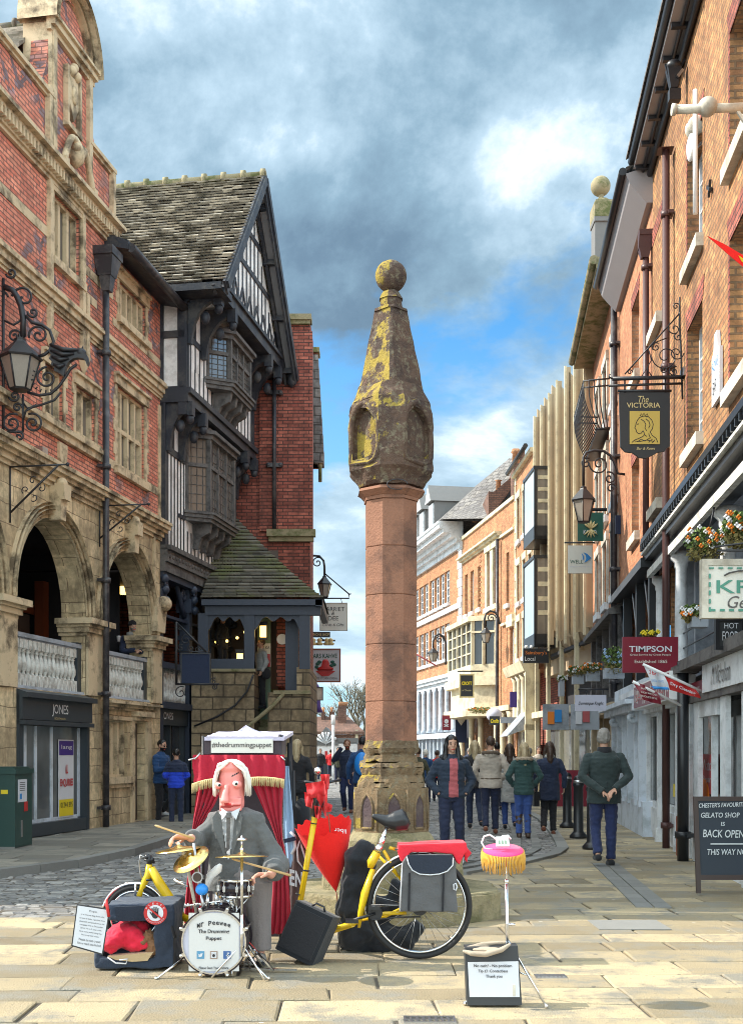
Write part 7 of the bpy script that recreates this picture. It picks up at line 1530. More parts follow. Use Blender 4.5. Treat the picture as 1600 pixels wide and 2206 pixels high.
# ------------------------------------------------------------------ plants
def foliage(m, c, rx, ry, rz, n, size, rr, cols=2):
 for _ in range(n):
  while True:
   v = Vector((rr.uniform(-1, 1), rr.uniform(-1, 1), rr.uniform(-1, 1)))
   if v.length < 1 and v.length > .35: break
  p = Vector(c) + Vector((v.x * rx, v.y * ry, v.z * rz)); a = Vector((rr.gauss(0, 1), rr.gauss(0, 1), rr.gauss(0, 1))).normalized(); b = a.orthogonal().normalized(); s_ = size * rr.uniform(.6, 1.4); cc = a.cross(b)
  m.c = rr.random(); m.poly([p - b * s_, p + cc * s_ * .55, p + b * s_, p - cc * s_ * .55])
def basket(label, px, py, Z, rx, rz, dry=False, flowers=('orange_paint', 'plastic_white'), group='hanging flower baskets', chain=None, box=None, cat='flower basket'):
 rr = random.Random(int(px)); c = P(px, py, Z); R_ = thing('flower_basket', label, cat, c, group)
 m = MB(); foliage(m, c + Vector((0, 0, rz * .3)), rx, rx * .8, rz * .8, 560, .026, rr); m.build('foliage', 'leaf', R_)
 m = MB(); foliage(m, c - Vector((0, 0, rz * .45)), rx * .85, rx * .7, rz * .7, 380, .028, rr); m.build('dry_foliage', 'leaf_dry', R_)
 for mt_ in flowers:
  m = MB()
  for _ in range(14): v = Vector((rr.uniform(-1, 1) * rx, -rr.uniform(.3, .9) * rx, rr.uniform(-.2, 1.0) * rz)); [m.sph(c + v + Vector((.018 * math.cos(k * 1.6), -.003 * k, .018 * math.sin(k * 1.6))), (.015, .006, .014), 6, 4) for k in range(4)]
  o = m.build('flower', mt_, R_); o['kind'] = 'stuff'
 if chain:
  m = MB()
  for x, y in chain: m.cyl(P(px - 8 if x < px else px + 8, py - 30, Z), P(x, y, Z), .012, n=5)
  m.build('chain', 'iron', R_)
 if box:
  m = MB(); a, b = P(*box[:2], Z), P(*box[2:], Z); m.box(a.x, b.x, Z - .1, Z + .12, b.z, a.z); m.build('planter', 'grey_paint', R_)
basket('green and straw coloured hanging flower basket left of the white column', 1518, 1175, 14.6, .26, .20, chain=[(1538, 1090)])
basket('orange flowering hanging basket right of the white column, highest of all', 1588, 1142, 12.9, .17, .19)
basket('trailing blue and orange flowers in a grey planter below the cream hanging sign', 1495, 1322, 14.4, .17, .10, box=(1485, 1330, 1520, 1352), group='planters on the gallery edge', cat='planter')
basket('leafy green planter beside the maroon sign', 1322, 1425, 22.5, .24, .26, box=(1300, 1440, 1342, 1462), flowers=('banner_blue',), group='planters on the gallery edge', cat='planter')
basket('sparse orange and green planter on the concrete gallery, left one', 1243, 1447, 30.5, .26, .13, box=(1232, 1452, 1256, 1474), group='planters on the gallery edge', cat='planter')
basket('low leafy planter on the concrete gallery, right of its neighbour', 1272, 1440, 29.5, .26, .13, box=(1262, 1446, 1290, 1468), group='planters on the gallery edge', cat='planter')
basket('small yellow flowers standing on top of the maroon sign', 1397, 1366, 17.1, .12, .04, flowers=('yellow_paint',), group='planters on the gallery edge', cat='planter')
basket('small dark planter on the far gallery near the black supermarket sign', 1209, 1463, 36, .16, .10, box=(1203, 1466, 1214, 1500), flowers=('plastic_white',), group='planters on the gallery edge', cat='planter')
basket('small planter of green leaves high over the far shop front', 1034, 1530, 46, .5, .12, flowers=('orange_paint',), group='planters on the gallery edge', cat='planter')
# ------------------------------------------------------------------ street furniture
def furniture():
 # utility cabinet
 Zc = 17.0; c = G(33, 1843); R_ = thing('utility_cabinet', 'dark green metal utility cabinet with notices on the left pavement', 'cabinet', (c.x - .5, c.y, 0.08))
 T = Matrix.Translation((c.x, c.y, 0.0)) @ Matrix.Rotation(rad(-3), 4, 'Z'); m = MB(T); h = 1.16
 m.box(-1.15, 0, 0, .72, .1, h); m.box(-1.18, .02, -.02, .74, h - .02, h + .05); m.box(-1.12, -.02, .03, .69, h + .05, h + .08); m.build('casing', 'green_metal', R_)
 m = MB(T); m.box(-1.12, .0, -.01, .7, .0, .12); m.build('plinth', 'kerb_stone', R_)
 m = MB(T); m.box(.0, .006, .12, .48, .74, 1.06); n_ = m.build('notice', 'paper', R_); m = MB(T); m.box(.006, .009, .18, .26, .78, .86); m.build('notice_mark', 'sign_blue', n_)
 for i in range(5): m = MB(T); m.box(.006, .009, .18, .40, .90 + i * .028, .908 + i * .028); m.build('notice_line', 'ink', n_)
 m = MB(T); m.box(.0, .005, .38, .52, .60, .74); m.build('red_sticker', 'red_paint', R_); m = MB(T); m.box(.0, .006, .25, .31, .24, .48); m.build('vent', 'steel', R_)
 m = MB(T); m.box(-.62, -.60, -.005, .0, .14, h - .04); m.cyl((-.5, -.01, .7), (-.5, .0, .7), .03, n=10); m.build('door_seam', 'black_paint', R_); m = MB(T); m.box(-.2, -.1, -.004, 0, .86, .92); m.build('yellow_sticker', 'yellow_paint', R_)
 # bollards
 def bol():
  r = thing('bollard', 'x', 'bollard', (0, 0, 0), 'black cast iron bollards on the right pavement'); m = MB()
  m.lathe([(.15, 0), (.15, .05), (.11, .09), (.085, .12), (.08, .86), (.095, .88), (.095, .92), (.08, .93), (.085, .99), (.06, 1.04), (.01, 1.06)], (0, 0, 0), 16); m.build('post', 'black_paint', r)
  m = MB(); m.lathe([(.084, .0), (.088, .01), (.084, .05)], (0, 0, .93), 16); m.build('band', 'steel', r); return r
 b0 = bol()
 for i, (px, yb, lb) in enumerate(((1221, 1783, 'black bollard just right of the woman in the navy coat'), (1245, 1806, 'black bollard in the middle, between its neighbour and the old man'), (1275, 1830, 'black bollard mostly hidden behind the old man'))):
  g = G(px, yb); b = b0 if i == 0 else copy_tree(b0); b.location = g; b['label'] = lb
 g = G(1230, 1762); R_ = thing('barrier', 'low maroon fabric barrier behind the bollards', 'barrier', g); m = MB(); m.box(g.x - .45, g.x + .45, g.y, g.y + .03, .25, 1.05); m.build('screen', 'sign_maroon', R_); m = MB(); [m.cyl((g.x + s_ * .45, g.y, 0), (g.x + s_ * .45, g.y, 1.08), .02, n=8) for s_ in (-1, 1)]; m.build('frame', 'steel', R_)
 # chalk board
 Z = 12.2; R_ = thing('chalk_board', 'black framed chalkboard with white handwriting at the right edge', 'A-board', (P(1500, 1700, Z).x, Z, 0)); W = .66; x0 = P(1500, 1720, Z).x; zt = HC - 97 * Z / FPX; zb = HC - 272 * Z / FPX; zb2 = .02
 lean = lambda z: .12 * (z / zt)
 m = MB()
 fr = lambda xa, xb, za, zb_, dy=0: m.prism([(xa, Z + lean(za) + dy, za), (xb, Z + lean(za) + dy, za), (xb, Z + lean(zb_) + dy, zb_), (xa, Z + lean(zb_) + dy, zb_)], (0, .035, 0))
 fr(x0, x0 + .045, zb2, zt); fr(x0 + W - .045, x0 + W, zb2, zt); fr(x0 + .045, x0 + W - .045, zt - .045, zt); fr(x0 + .045, x0 + W - .045, zb - .02, zb + .03); m.build('frame', 'wood_door', R_)
 m = MB(); m.bar((x0 + .13, Z + .42, .02), (x0 + .06, Z + .16, zt - .05), .04); m.bar((x0 + W - .02, Z + .42, .02), (x0 + W - .06, Z + .16, zt - .05), .04); m.build('back_leg', 'wood_door', R_)
 m = MB(); fr(x0 + .045, x0 + W - .045, zb + .02, zt - .045, .01); bd = m.build('board', 'chalk_board', R_)
 for t, px, py, w, h in (("CHESTER'S FAVOURITE", 1560, 1735, 100, 10), ('GELATO SHOP', 1556, 1757, 84, 11), ('IS', 1561, 1776, 9, 9), ('BACK OPEN', 1562, 1797, 90, 17), ('THIS WAY NOW', 1575, 1836, 100, 13)):
  p = P(px, py, Z); text(t, 'chalk', face_T((p.x, Z + lean(p.z) - .004, p.z), (1, 0, rnd.uniform(-.03, .03))), w * Z / FPX, h * Z / FPX, bd, italic=.12, weight=.012)
 p = P(1565, 1819, Z); m = MB(); m.box(p.x - .15, p.x + .2, Z + lean(p.z) - .008, Z + lean(p.z), p.z - .006, p.z + .006); m.build('chalk_line', 'chalk', bd)
furniture()
# ------------------------------------------------------------------ people
def remesh(mb, name, mats, parent, voxel=.012, smooth=3, colour=None, disp=None):
 if not isinstance(mats, (list, tuple)): mats = [mats]
 b = BASE[parent.name]; me = bpy.data.meshes.new('tmp'); me.from_pydata([v - b for v in mb.v], [], mb.f)
 ob = bpy.data.objects.new('tmp', me); COL.objects.link(ob)
 r = ob.modifiers.new('r', 'REMESH'); r.mode = 'VOXEL'; r.voxel_size = voxel; r.use_smooth_shade = True
 if smooth: s_ = ob.modifiers.new('s', 'SMOOTH'); s_.factor = .5; s_.iterations = smooth
 dg = bpy.context.evaluated_depsgraph_get(); dg.update(); out = bpy.data.meshes.new_from_object(ob.evaluated_get(dg)); bpy.data.objects.remove(ob); bpy.data.meshes.remove(me)
 out.name = name; out.materials.clear()
 for mm in mats: out.materials.append(M[mm])
 if disp:
  ns = [v.normal.copy() for v in out.vertices]
  for v, n in zip(out.vertices, ns): v.co += n * disp(v.co, n)
 out.polygons.foreach_set('use_smooth', [True] * len(out.polygons))
 if colour: out.polygons.foreach_set('material_index', [colour(p.center, p.normal) for p in out.polygons])
 o = bpy.data.objects.new(name, out); COL.objects.link(o); o.parent = parent; BASE[o.name] = b; return o
def hand(m, wr, d, palm, curl=.4, side=1, k=1.0):
 """palm with five bent fingers: wr wrist, d pointing direction, palm the direction the palm faces"""
 wr = Vector(wr); d = Vector(d).normalized(); n = Vector(palm); n = (n - d * n.dot(d)).normalized(); t = d.cross(n) * side
 c = wr + d * .05 * k
 for x in (-.026, -.009, .009, .026): m.caps(wr + t * x * .6 * k, c + t * x * k + d * .035 * k, .014 * k, .0125 * k, 8)
 for x, ln in ((-.028, .062), (-.010, .076), (.009, .072), (.027, .056)):
  a = wr + d * .088 * k + t * x * k; j = curl; dirs = [(d * math.cos(j) + n * math.sin(j)), (d * math.cos(2.1*j) + n * math.sin(2.1*j)), (d * math.cos(3*j) + n * math.sin(3*j))]
  for q, f_ in zip(dirs, (.45, .32, .23)): e = a + q * ln * f_ * k; m.caps(a, e, .0098 * k, .0085 * k, 7); a = e
 a = wr + d * .03 * k - t * .030 * k; q = (d * .6 - t * .75 + n * .35).normalized(); e = a + q * .036 * k; m.caps(a, e, .012 * k, .0105 * k, 7); m.caps(e, e + (d * .85 - t * .1 + n * .4).normalized() * .028 * k, .0105 * k, .009 * k, 7)
def person(label, loc, h=1.7, yaw=180, coat='cloth_navy', trousers='denim_dark', hair='hair_brown', shoes='cloth_black', skin='skin', hem=.80, wide=1.0, arms=None, legs=None, hairstyle='short', puff=0, open_=None, hood=None, fur=None,
  voxel=.013, look=(0, 0), bag=None, lean=0, sleeve=None, boots=None, scarf=None, hat=None, glasses=False, collar=None, belt=None, name='person', beard=None, group=None, hands=True, torso2=None):
 R_ = thing(name, label, 'person', (0, 0, 0), group); W_ = wide
 A = {'L': ((-.27 * W_, .02, 1.14), (-.27 * W_, -.05, .90)), 'R': ((.27 * W_, .02, 1.14), (.27 * W_, -.05, .90))}
 if arms: A.update(arms)
 K = {'L': ((-.10, -.02, .50), (-.10, .02, .09)), 'R': ((.10, -.02, .50), (.10, .02, .09))}
 if legs: K.update(legs)
 ln_ = lambda z: -lean * max(0, z - .9)
 yaw_h, pitch = look; RH = Matrix.Rotation(rad(yaw_h), 3, 'Z') @ Matrix.Rotation(rad(pitch), 3, 'X'); HCN = Vector((0, ln_(1.6) - .01, 1.53))
 hp = lambda x, y, z: HCN + RH @ Vector((x, y, z))
 # one continuous body: head with face, neck, trunk, arms, hands, legs, feet
 m = MB()
 m.sph(hp(0, 0, .115), (.075, .093, .105), 16, 10, RH); m.sph(hp(0, -.028, .06), (.055, .062, .065), 14, 8, RH)
 m.caps(hp(0, -.088, .10), hp(0, -.108, .075), .010, .013, 8); m.sph(hp(0, -.082, .035), (.026, .014, .010), 10, 6, RH); m.sph(hp(0, -.075, .008), (.022, .018, .016), 10, 6, RH)
 for s_ in (-1, 1): m.sph(hp(.077 * s_, .005, .095), (.010, .018, .030), 8, 6, RH); m.sph(hp(.040 * s_, -.060, .072), (.022, .02, .02), 8, 6, RH); m.sph(hp(.03 * s_, -.078, .128), (.022, .012, .008), 8, 5, RH)
 m.caps((0, ln_(1.4) + .01, 1.40), hp(0, .01, .04), .060, .052, 12)
 m.lathe([(.10, .92), (.145, .98), (.13, 1.08), (.15, 1.25), (.155, 1.36), (.10, 1.43)], (0, ln_(1.2), 0), 16, sx=1.0, sy=.68)
 for s_, key in ((-1, 'L'), (1, 'R')):
  sh = Vector((.17 * s_ * W_, ln_(1.4), 1.385)); el, wr = map(Vector, A[key]); m.caps(sh, el, .048, .038, 10); m.caps(el, wr, .038, .024, 10)
  if hands is True or (isinstance(hands, str) and key in hands):
   d = (wr - el).normalized(); hand(m, wr, d, (-s_ * .9, -.2, 0) if abs(d.z) > .6 else (0, 0, -1), .42, side=s_)
  kn, an = map(Vector, K[key]); m.caps((.09 * s_, ln_(.9), .92), kn, .075, .052, 12); m.caps(kn, an, .052, .034, 10); m.caps(an + Vector((0, .02, -.04)), an + Vector((0, -.13, -.055)), .034, .028, 8)
 def bc(p, n):
  q = RH.inverted() @ (p - HCN)
  if abs(p.x) < .2 and p.z > 1.45:
   if abs(q.x) < .024 and q.y < -.072 and .027 < q.z < .044: return 1
   if .016 < abs(q.x) < .042 and q.y < -.055 and (.098 < q.z < .112 or .126 < q.z < .136): return 2
   if beard and q.y < -.0 and q.z < .062 and abs(q.x) < .09 and not (abs(q.x) < .02 and .03 < q.z < .042): return 2
  return 0
 remesh(m, 'body', [skin, 'lip', beard or 'hair_black'], R_, max(.0075, voxel * .8), 2, bc)
 # trousers
 m = MB(); m.lathe([(.13, .86), (.165, .92), (.16, 1.0), (.15, 1.06)], (0, ln_(.95), 0), 16, sy=.72)
 for s_, key in ((-1, 'L'), (1, 'R')): kn, an = map(Vector, K[key]); m.caps((.088 * s_, ln_(.88), .90), kn, .098, .073, 12); m.tube([kn, kn.lerp(an, .5), an + Vector((0, 0, .0))], [.073, .064, .060], 12)
 wr_ = lambda p, n: .010 * mnoise.noise(Vector((p.x * 12, p.y * 12, p.z * 20))) + .005 * mnoise.noise(p * 31)
 remesh(m, 'trousers', trousers, R_, voxel, 2, disp=wr_, colour=None)
 for s_, key in ((-1, 'L'), (1, 'R')):
  kn, an = map(Vector, K[key]); m = MB()
  m.caps(an + Vector((0, .035, -.045)), an + Vector((0, -.06, -.04)), .046, .045, 10); m.caps(an + Vector((0, -.06, -.045)), an + Vector((0, -.15, -.058)), .043, .032, 10)
  if boots: m.tube([an + Vector((0, 0, -.03)), an.lerp(kn, .5), an.lerp(kn, .86)], [.052, .062, .070], 12)
  remesh(m, 'boot' if boots else 'shoe', boots or shoes, R_, voxel, 1)
 # coat or jacket with sleeves
 m = MB(); zt = 1.46; p0 = [(.175 if hem < .85 else .165, hem), (.178, hem + .06), (.165, 1.0), (.158, 1.12), (.178, 1.28), (.175, 1.37), (.10, zt)]
 p0 = [(r_, z) for r_, z in p0 if z >= hem]; m.lathe([(r_ * (1 + .8 * (W_ - 1)), z) for r_, z in p0], (0, ln_(1.15), 0), 20, sx=1.08, sy=.76)
 for s_, key in ((-1, 'L'), (1, 'R')):
  sh = Vector((.165 * s_ * W_, ln_(1.4), 1.375)); el, wr = map(Vector, A[key]); m.caps(sh, el, .072, .058, 12); m.tube([el, el.lerp(wr, .5), wr + (wr - el).normalized() * .01], [.058, .054, .046], 12); m.sph(el, .058, 10, 6)
 if hood: m.sph((0, ln_(1.4) + .085, 1.43), (.125, .09, .085), 12, 8)
 m.lathe([(.082, 0), (.085, .05), (.078, .085)], (0, ln_(1.42) + .005, 1.42), 14, sy=1.0)
 def dz(p, n):
  a = .012 * mnoise.noise(p * 10) + .007 * mnoise.noise(Vector((p.x * 18, p.y * 18, p.z * 30)))
  if puff: a += puff * (abs(math.sin(p.z * math.pi / .075)) - .5)
  return a
 cm = [coat] + ([open_] if open_ else []) + ([torso2] if torso2 else [])
 def cc(p, n):
  if open_ and abs(p.x - .01) < .055 + .05 * max(0, 1.2 - p.z) and p.y < -.04 and p.z > hem + .02 and p.z < 1.44: return 1
  if torso2 and p.z > 1.22 + .0: return len(cm) - 1
  return 0
 remesh(m, 'coat', cm, R_, voxel, 2, cc if len(cm) > 1 else None, dz)
 if belt: m = MB(); m.tube([(.172 * math.cos(a) * 1.08, ln_(1.0) + .172 * math.sin(a) * .8, 1.0) for a in [i * math.pi / 8 for i in range(16)]], .014, 6, closed=True); m.build('waist_cord', belt, R_)
 if fur:
  m = MB();
  for i in range(14): a = math.pi * (-.15 + 1.3 * i / 13); m.sph((.125 * math.cos(a), ln_(1.45) + .03 + .12 * math.sin(a), 1.45 + .015 * math.sin(a)), (.042, .042, .038), 8, 6)
  remesh(m, 'fur_trim', fur, R_, voxel, 0, disp=lambda p, n: .012 * mnoise.noise(p * 60))
 if scarf: m = MB(); m.lathe([(.09, 0), (.105, .03), (.09, .08)], (0, ln_(1.45), 1.44), 14); remesh(m, 'scarf', scarf, R_, voxel, 1)
 # hair
 m = MB()
 if hairstyle != 'none':
  k_ = 1.06 if hairstyle == 'long' else 1.0; m.sph(hp(0, .014, .132), (.083 * k_, .098 * k_, .100 * k_), 16, 10, RH)
  if hairstyle == 'long':
   m.tube([hp(0, .045, .13), hp(0, .075, .02), hp(0, .085, -.12), hp(0, .08, -.22)], [.08, .085, .09, .05], 12, flat=.7)
   for s_ in (-1, 1): m.tube([hp(.062 * s_, -.005, .15), hp(.083 * s_, -.005, .06), hp(.09 * s_, -.02, -.05), hp(.10 * s_, -.055, -.17)], [.028, .032, .036, .022], 10)
  if hairstyle == 'full': m.sph(hp(0, .03, .10), (.088, .082, .082), 14, 8, RH)
  cut_ = hp
  o = remesh(m, 'hair', hair, R_, min(voxel, .0095), 1, disp=lambda p, n: .009 * mnoise.noise(Vector((p.x * 50, p.y * 50, p.z * 10))) + .005 * mnoise.noise(p * 45))
  if hairstyle in ('short', 'full', 'long'):      # clear the face: push front vertices of the cap back under the brow
   for v in o.data.vertices:
    q = RH.inverted() @ (v.co - HCN)
    if q.y < -.02 and q.z < .158 and abs(q.x) < .056 and q.z > -.0: v.co += RH @ Vector((0, min(.09, (-.02 - q.y) * 1.2), 0))
 if hat: m = MB(); m.sph(hp(0, .01, .155), (.094, .106, .085), 16, 8, RH); m.lathe([(.098, 0), (.10, .035)], hp(0, .01, .12), 16); remesh(m, 'hat', hat, R_, voxel, 1)
 if glasses: m = MB(); [m.sph(hp(.032 * s_, -.092, .102), (.026, .008, .018), 10, 6, RH) for s_ in (-1, 1)]; m.cyl(hp(-.075, -.02, .105), hp(-.03, -.09, .105), .005, n=6); m.cyl(hp(.075, -.02, .105), hp(.03, -.09, .105), .005, n=6); m.build('sunglasses', 'eye_dark', R_)
 if collar: m = MB(); m.lathe([(.088, 0), (.098, .02), (.085, .085), (.080, .09)], (0, ln_(1.43) + .01, 1.425), 18); m.box(-.003, .003, .135, .15, hem + .01, hem + .28); m.build('collar', collar, R_)
 if bag == 'shoulder': m = MB(); m.sph((.26, .02, .86), (.05, .13, .14), 12, 8); m.tube([(-.10, .02, 1.44), (.1, .14, 1.2), (.26, .04, .98)], .012, 6); m.build('shoulder_bag', 'cloth_black', R_)
 if bag == 'backpack': m = MB(); m.sph((0, .19, 1.2), (.16, .10, .24), 16, 10); remesh(m, 'backpack', 'blue_paint', R_, voxel, 1)
 if bag == 'hand': m = MB(); m.box(.20, .30, -.16, .08, .55, .82); m.tube([(.25, -.1, .82), (.25, -.04, .92), (.25, .03, .82)], .008, 6); m.build('handbag', 'cloth_black', R_)
 s_ = h / 1.75; R_.scale = (s_, s_, s_); R_.rotation_euler = (0, 0, rad(yaw)); R_.location = loc
 return R_
def at(px, yfoot, head=None, yhead=None):
 g = G(px, yfoot); return g
def zfor(yh, h): # depth at which a person of height h standing on the ground has the head top on image row yh
 return (h - HC) * FPX / (HY - yh)
pocket = {'L': ((-.30, .05, 1.14), (-.19, -.07, .97)), 'R': ((.30, .05, 1.14), (.19, -.07, .97))}
stride = {'L': ((-.09, -.12, .50), (-.09, -.04, .09)), 'R': ((.09, -.02, .50), (.10, .22, .15))}
stride2 = {'R': ((.09, -.12, .50), (.09, -.06, .09)), 'L': ((-.09, .02, .50), (-.10, .24, .15))}
def people():
 person('woman with long black hair in dark puffer jacket over pink top, facing the camera', G(972, 1862), 1.66, 6, 'cloth_puffer', 'denim_dark', 'hair_black', 'shoe_white', arms=pocket, hands=False, hairstyle='long', puff=.006, open_='cloth_pinkred', hem=.90, wide=1.06, voxel=.010, fur='cloth_black', look=(4, 0), legs={'L': ((-.10, -.05, .50), (-.10, -.02, .09)), 'R': ((.11, -.01, .50), (.13, .08, .09))})
 person('grey haired old man in a dark green waxed jacket with hands clasped behind his back', G(1300, 1866), 1.75, 184, 'cloth_wax', 'denim', 'hair_grey', 'cloth_black', hem=.80, wide=1.20, collar='cloth_black', voxel=.010, hairstyle='full', legs={'L': ((-.10, -.02, .50), (-.09, .0, .09)), 'R': ((.10, -.05, .50), (.12, .16, .17))}, look=(-24, -4), lean=-.02,
  arms={'L': ((-.30, .07, 1.14), (-.075, .235, .985)), 'R': ((.30, .07, 1.14), (.085, .24, .955))})
 person('man in a taupe parka with fur edged hood walking away', G(1056, 1797), 1.72, 178, 'cloth_taupe', 'denim_dark', 'hair_brown', 'shoe_brown', hem=.83, wide=1.16, arms=pocket, hands=False, hood=True, fur='fur_brown', belt='fur_brown', legs=stride)
 person('blonde woman in a dark green coat with cream fur collar, blue jeans and tall boots', G(1128, 1806), 1.60, 180, 'cloth_green', 'denim_light', 'hair_blonde', hem=.80, arms=pocket, hands=False, hood=True, fur='fur_cream', boots='hair_brown', hairstyle='long', puff=.006, legs={'L': ((-.07, -.04, .50), (-.07, .02, .09)), 'R': ((.09, -.06, .5), (.09, .02, .09))})
 person('dark haired woman in long navy coat, right of the blonde', G(1183, 1800), 1.62, 180, 'cloth_navy', 'cloth_black', 'hair_brown', 'shoe_brown', hem=.66, hairstyle='long', scarf='cloth_grey', bag='hand', legs={'L': ((-.07, -.04, .50), (-.07, .0, .09)), 'R': ((.09, -.02, .50), (.14, .2, .18))}, wide=1.04)
 person('person in a long pale grey coat just right of the taupe parka, with black handbag', G(1097, 1786), 1.60, 176, 'cloth_grey', 'denim_light', 'hair_brown', 'cloth_black', hem=.55, hairstyle='long', bag='hand', legs=stride2)
 person('blonde person in a dark jacket between the puffer jacket woman and the parka', G(1022, 1784), 1.66, 182, 'cloth_black', 'cloth_navy', 'hair_blonde', hairstyle='long', legs=stride2)
 person('distant person in a bright red coat left of the puffer jacket woman', G(941, 1726), 1.50, 180, 'cloth_red', 'denim_dark', 'hair_brown', voxel=.02, hands=False)
 person('distant person with white hair in a blue coat beside the stone column', G(916, 1735), 1.52, 180, 'cloth_blue', 'denim_dark', 'hair_white', voxel=.02, hairstyle='full', hands=False)
 person('person in a brown jacket and white brimmed hat, far up the street', G(1100, 1712), 1.60, 170, 'cloth_brown', 'denim_dark', 'hair_brown', voxel=.02, hat='plastic_white', hands=False)
 person('distant person with grey hair between the blonde woman and the navy coat', G(1140, 1735), 1.56, 180, 'cloth_grey', 'denim', 'hair_grey', voxel=.02, hands=False)
 person('distant person in an olive coat half hidden behind the column base', G(900, 1750), 1.55, 180, 'cloth_olive', 'denim_dark', 'hair_brown', voxel=.02, hands=False)
 person('dark haired person seen over the hood of the taupe parka', G(1070, 1745), 1.68, 180, 'cloth_black', 'denim_dark', 'hair_black', voxel=.02, hands=False)
 person('ginger haired man in a dark coat talking on a phone, walking towards the camera', G(748, 1752), 1.74, -8, 'cloth_navy', 'denim', 'hair_ginger', 'shoe_brown', hem=.86, wide=1.06, hands='R', legs={'L': ((-.09, -.10, .50), (-.09, .16, .14)), 'R': ((.09, -.04, .5), (.09, .02, .09))}, arms={'L': ((-.33, -.04, 1.26), (-.13, -.08, 1.55)), 'R': ((.27, .02, 1.14), (.22, -.18, 1.0))}, look=(10, 0), beard='hair_ginger')
 person('person in a navy jacket with a bright blue backpack beside the cross', G(781, 1772), 1.76, 176, 'cloth_blue', 'denim_dark', 'hair_black', 'shoe_brown', hem=.80, bag='backpack', wide=1.08, legs=stride)
 person('bearded man in sunglasses and blue padded jacket looking down at a phone', G(347, 1775), 1.70, 62, 'cloth_blue', 'cloth_black', 'hair_black', 'shoe_white', hem=.84, puff=.008, glasses=True, beard='hair_black', look=(0, 12), wide=1.05, arms={'L': ((-.24, -.05, 1.12), (-.10, -.28, 1.17)), 'R': ((.24, -.05, 1.12), (.08, -.30, 1.16))}, legs={'L': ((-.09, -.03, .50), (-.09, .0, .09)), 'R': ((.10, -.22, .56), (.10, .02, .26))})
 person('boy in a bright blue and black padded jacket beside the bearded man', G(380, 1779), 1.52, 190, 'cloth_kidblue', 'cloth_navy', 'hair_black', 'shoe_white', hem=.86, puff=.009, torso2='cloth_navy', arms={'L': ((-.26, .0, 1.14), (-.16, -.12, 1.05)), 'R': ((.26, .0, 1.14), (.16, -.12, 1.05))})
 person('blonde person in a dark coat standing behind the puppet booth', G(640, 1800), 1.66, 178, 'cloth_black', 'cloth_black', 'hair_blonde', hairstyle='long', hem=.78)
 # man at the gallery rail with a cup
 sx = FA.s(272, -.62); w_ = FA.W(sx, -.62, 2.40)
 person('bearded man in a dark cap leaning on the gallery rail with a paper cup', w_, 1.72, 38, 'cloth_navy', 'cloth_black', 'hair_black', beard='hair_grey', hat='cloth_black', scarf='cloth_grey', lean=.42, look=(-6, 4), voxel=.011, arms={'L': ((-.26, -.34, 1.10), (-.05, -.50, 1.12)), 'R': ((.26, -.34, 1.10), (.06, -.50, 1.10))})
 c = P(256, 1376, w_.y - .38); m = MB(); m.lathe([(.030, -.06), (.042, .05), (.044, .055), (.03, .06)], c, 12); tag(m.build('paper_cup', 'plastic_white', base=c), 'white paper cup held by the man at the gallery rail', 'cup')
 # guests in the cafe porch
 q = lambda px, z: (px - CX) / FPX * z
 person('dark haired guest sitting inside the porch window', (q(479, 28.2), 28.2, 3.2), 1.45, 60, 'cloth_black', 'cloth_black', 'hair_black', voxel=.016, hands=False)
 person('person in a patterned grey top coming down the porch stair', (q(563, 27.9), 27.9, 2.45), 1.62, -60, 'cloth_grey', 'cloth_black', 'hair_brown', voxel=.014, hem=.95, arms={'L': ((-.27, -.02, 1.14), (-.20, -.16, .95)), 'R': ((.27, .02, 1.14), (.25, -.1, .92))}, bag='shoulder')
 # a few more figures at the street end
 for i, (px, yf, hh, ct, hr, lb) in enumerate(((690, 1682, 1.62, 'cloth_black', 'hair_brown', 'distant figure in black at the foot of the gabled shop front'), (712, 1678, 1.58, 'cloth_red', 'hair_brown', 'small distant figure in a red top near the white pole'), (728, 1690, 1.66, 'cloth_olive', 'hair_black', 'distant figure in olive just left of the phone caller'), (1010, 1700, 1.6, 'cloth_navy', 'hair_grey', 'far figure in navy between the red coat and the parka'), (1160, 1720, 1.62, 'cloth_taupe', 'hair_brown', 'far figure in a beige coat between the blonde and the brunette'))):
  person(lb, G(px, yf), hh, 180 if i % 2 else 10, ct, 'denim_dark', hr, voxel=.026, hands=False)
people()
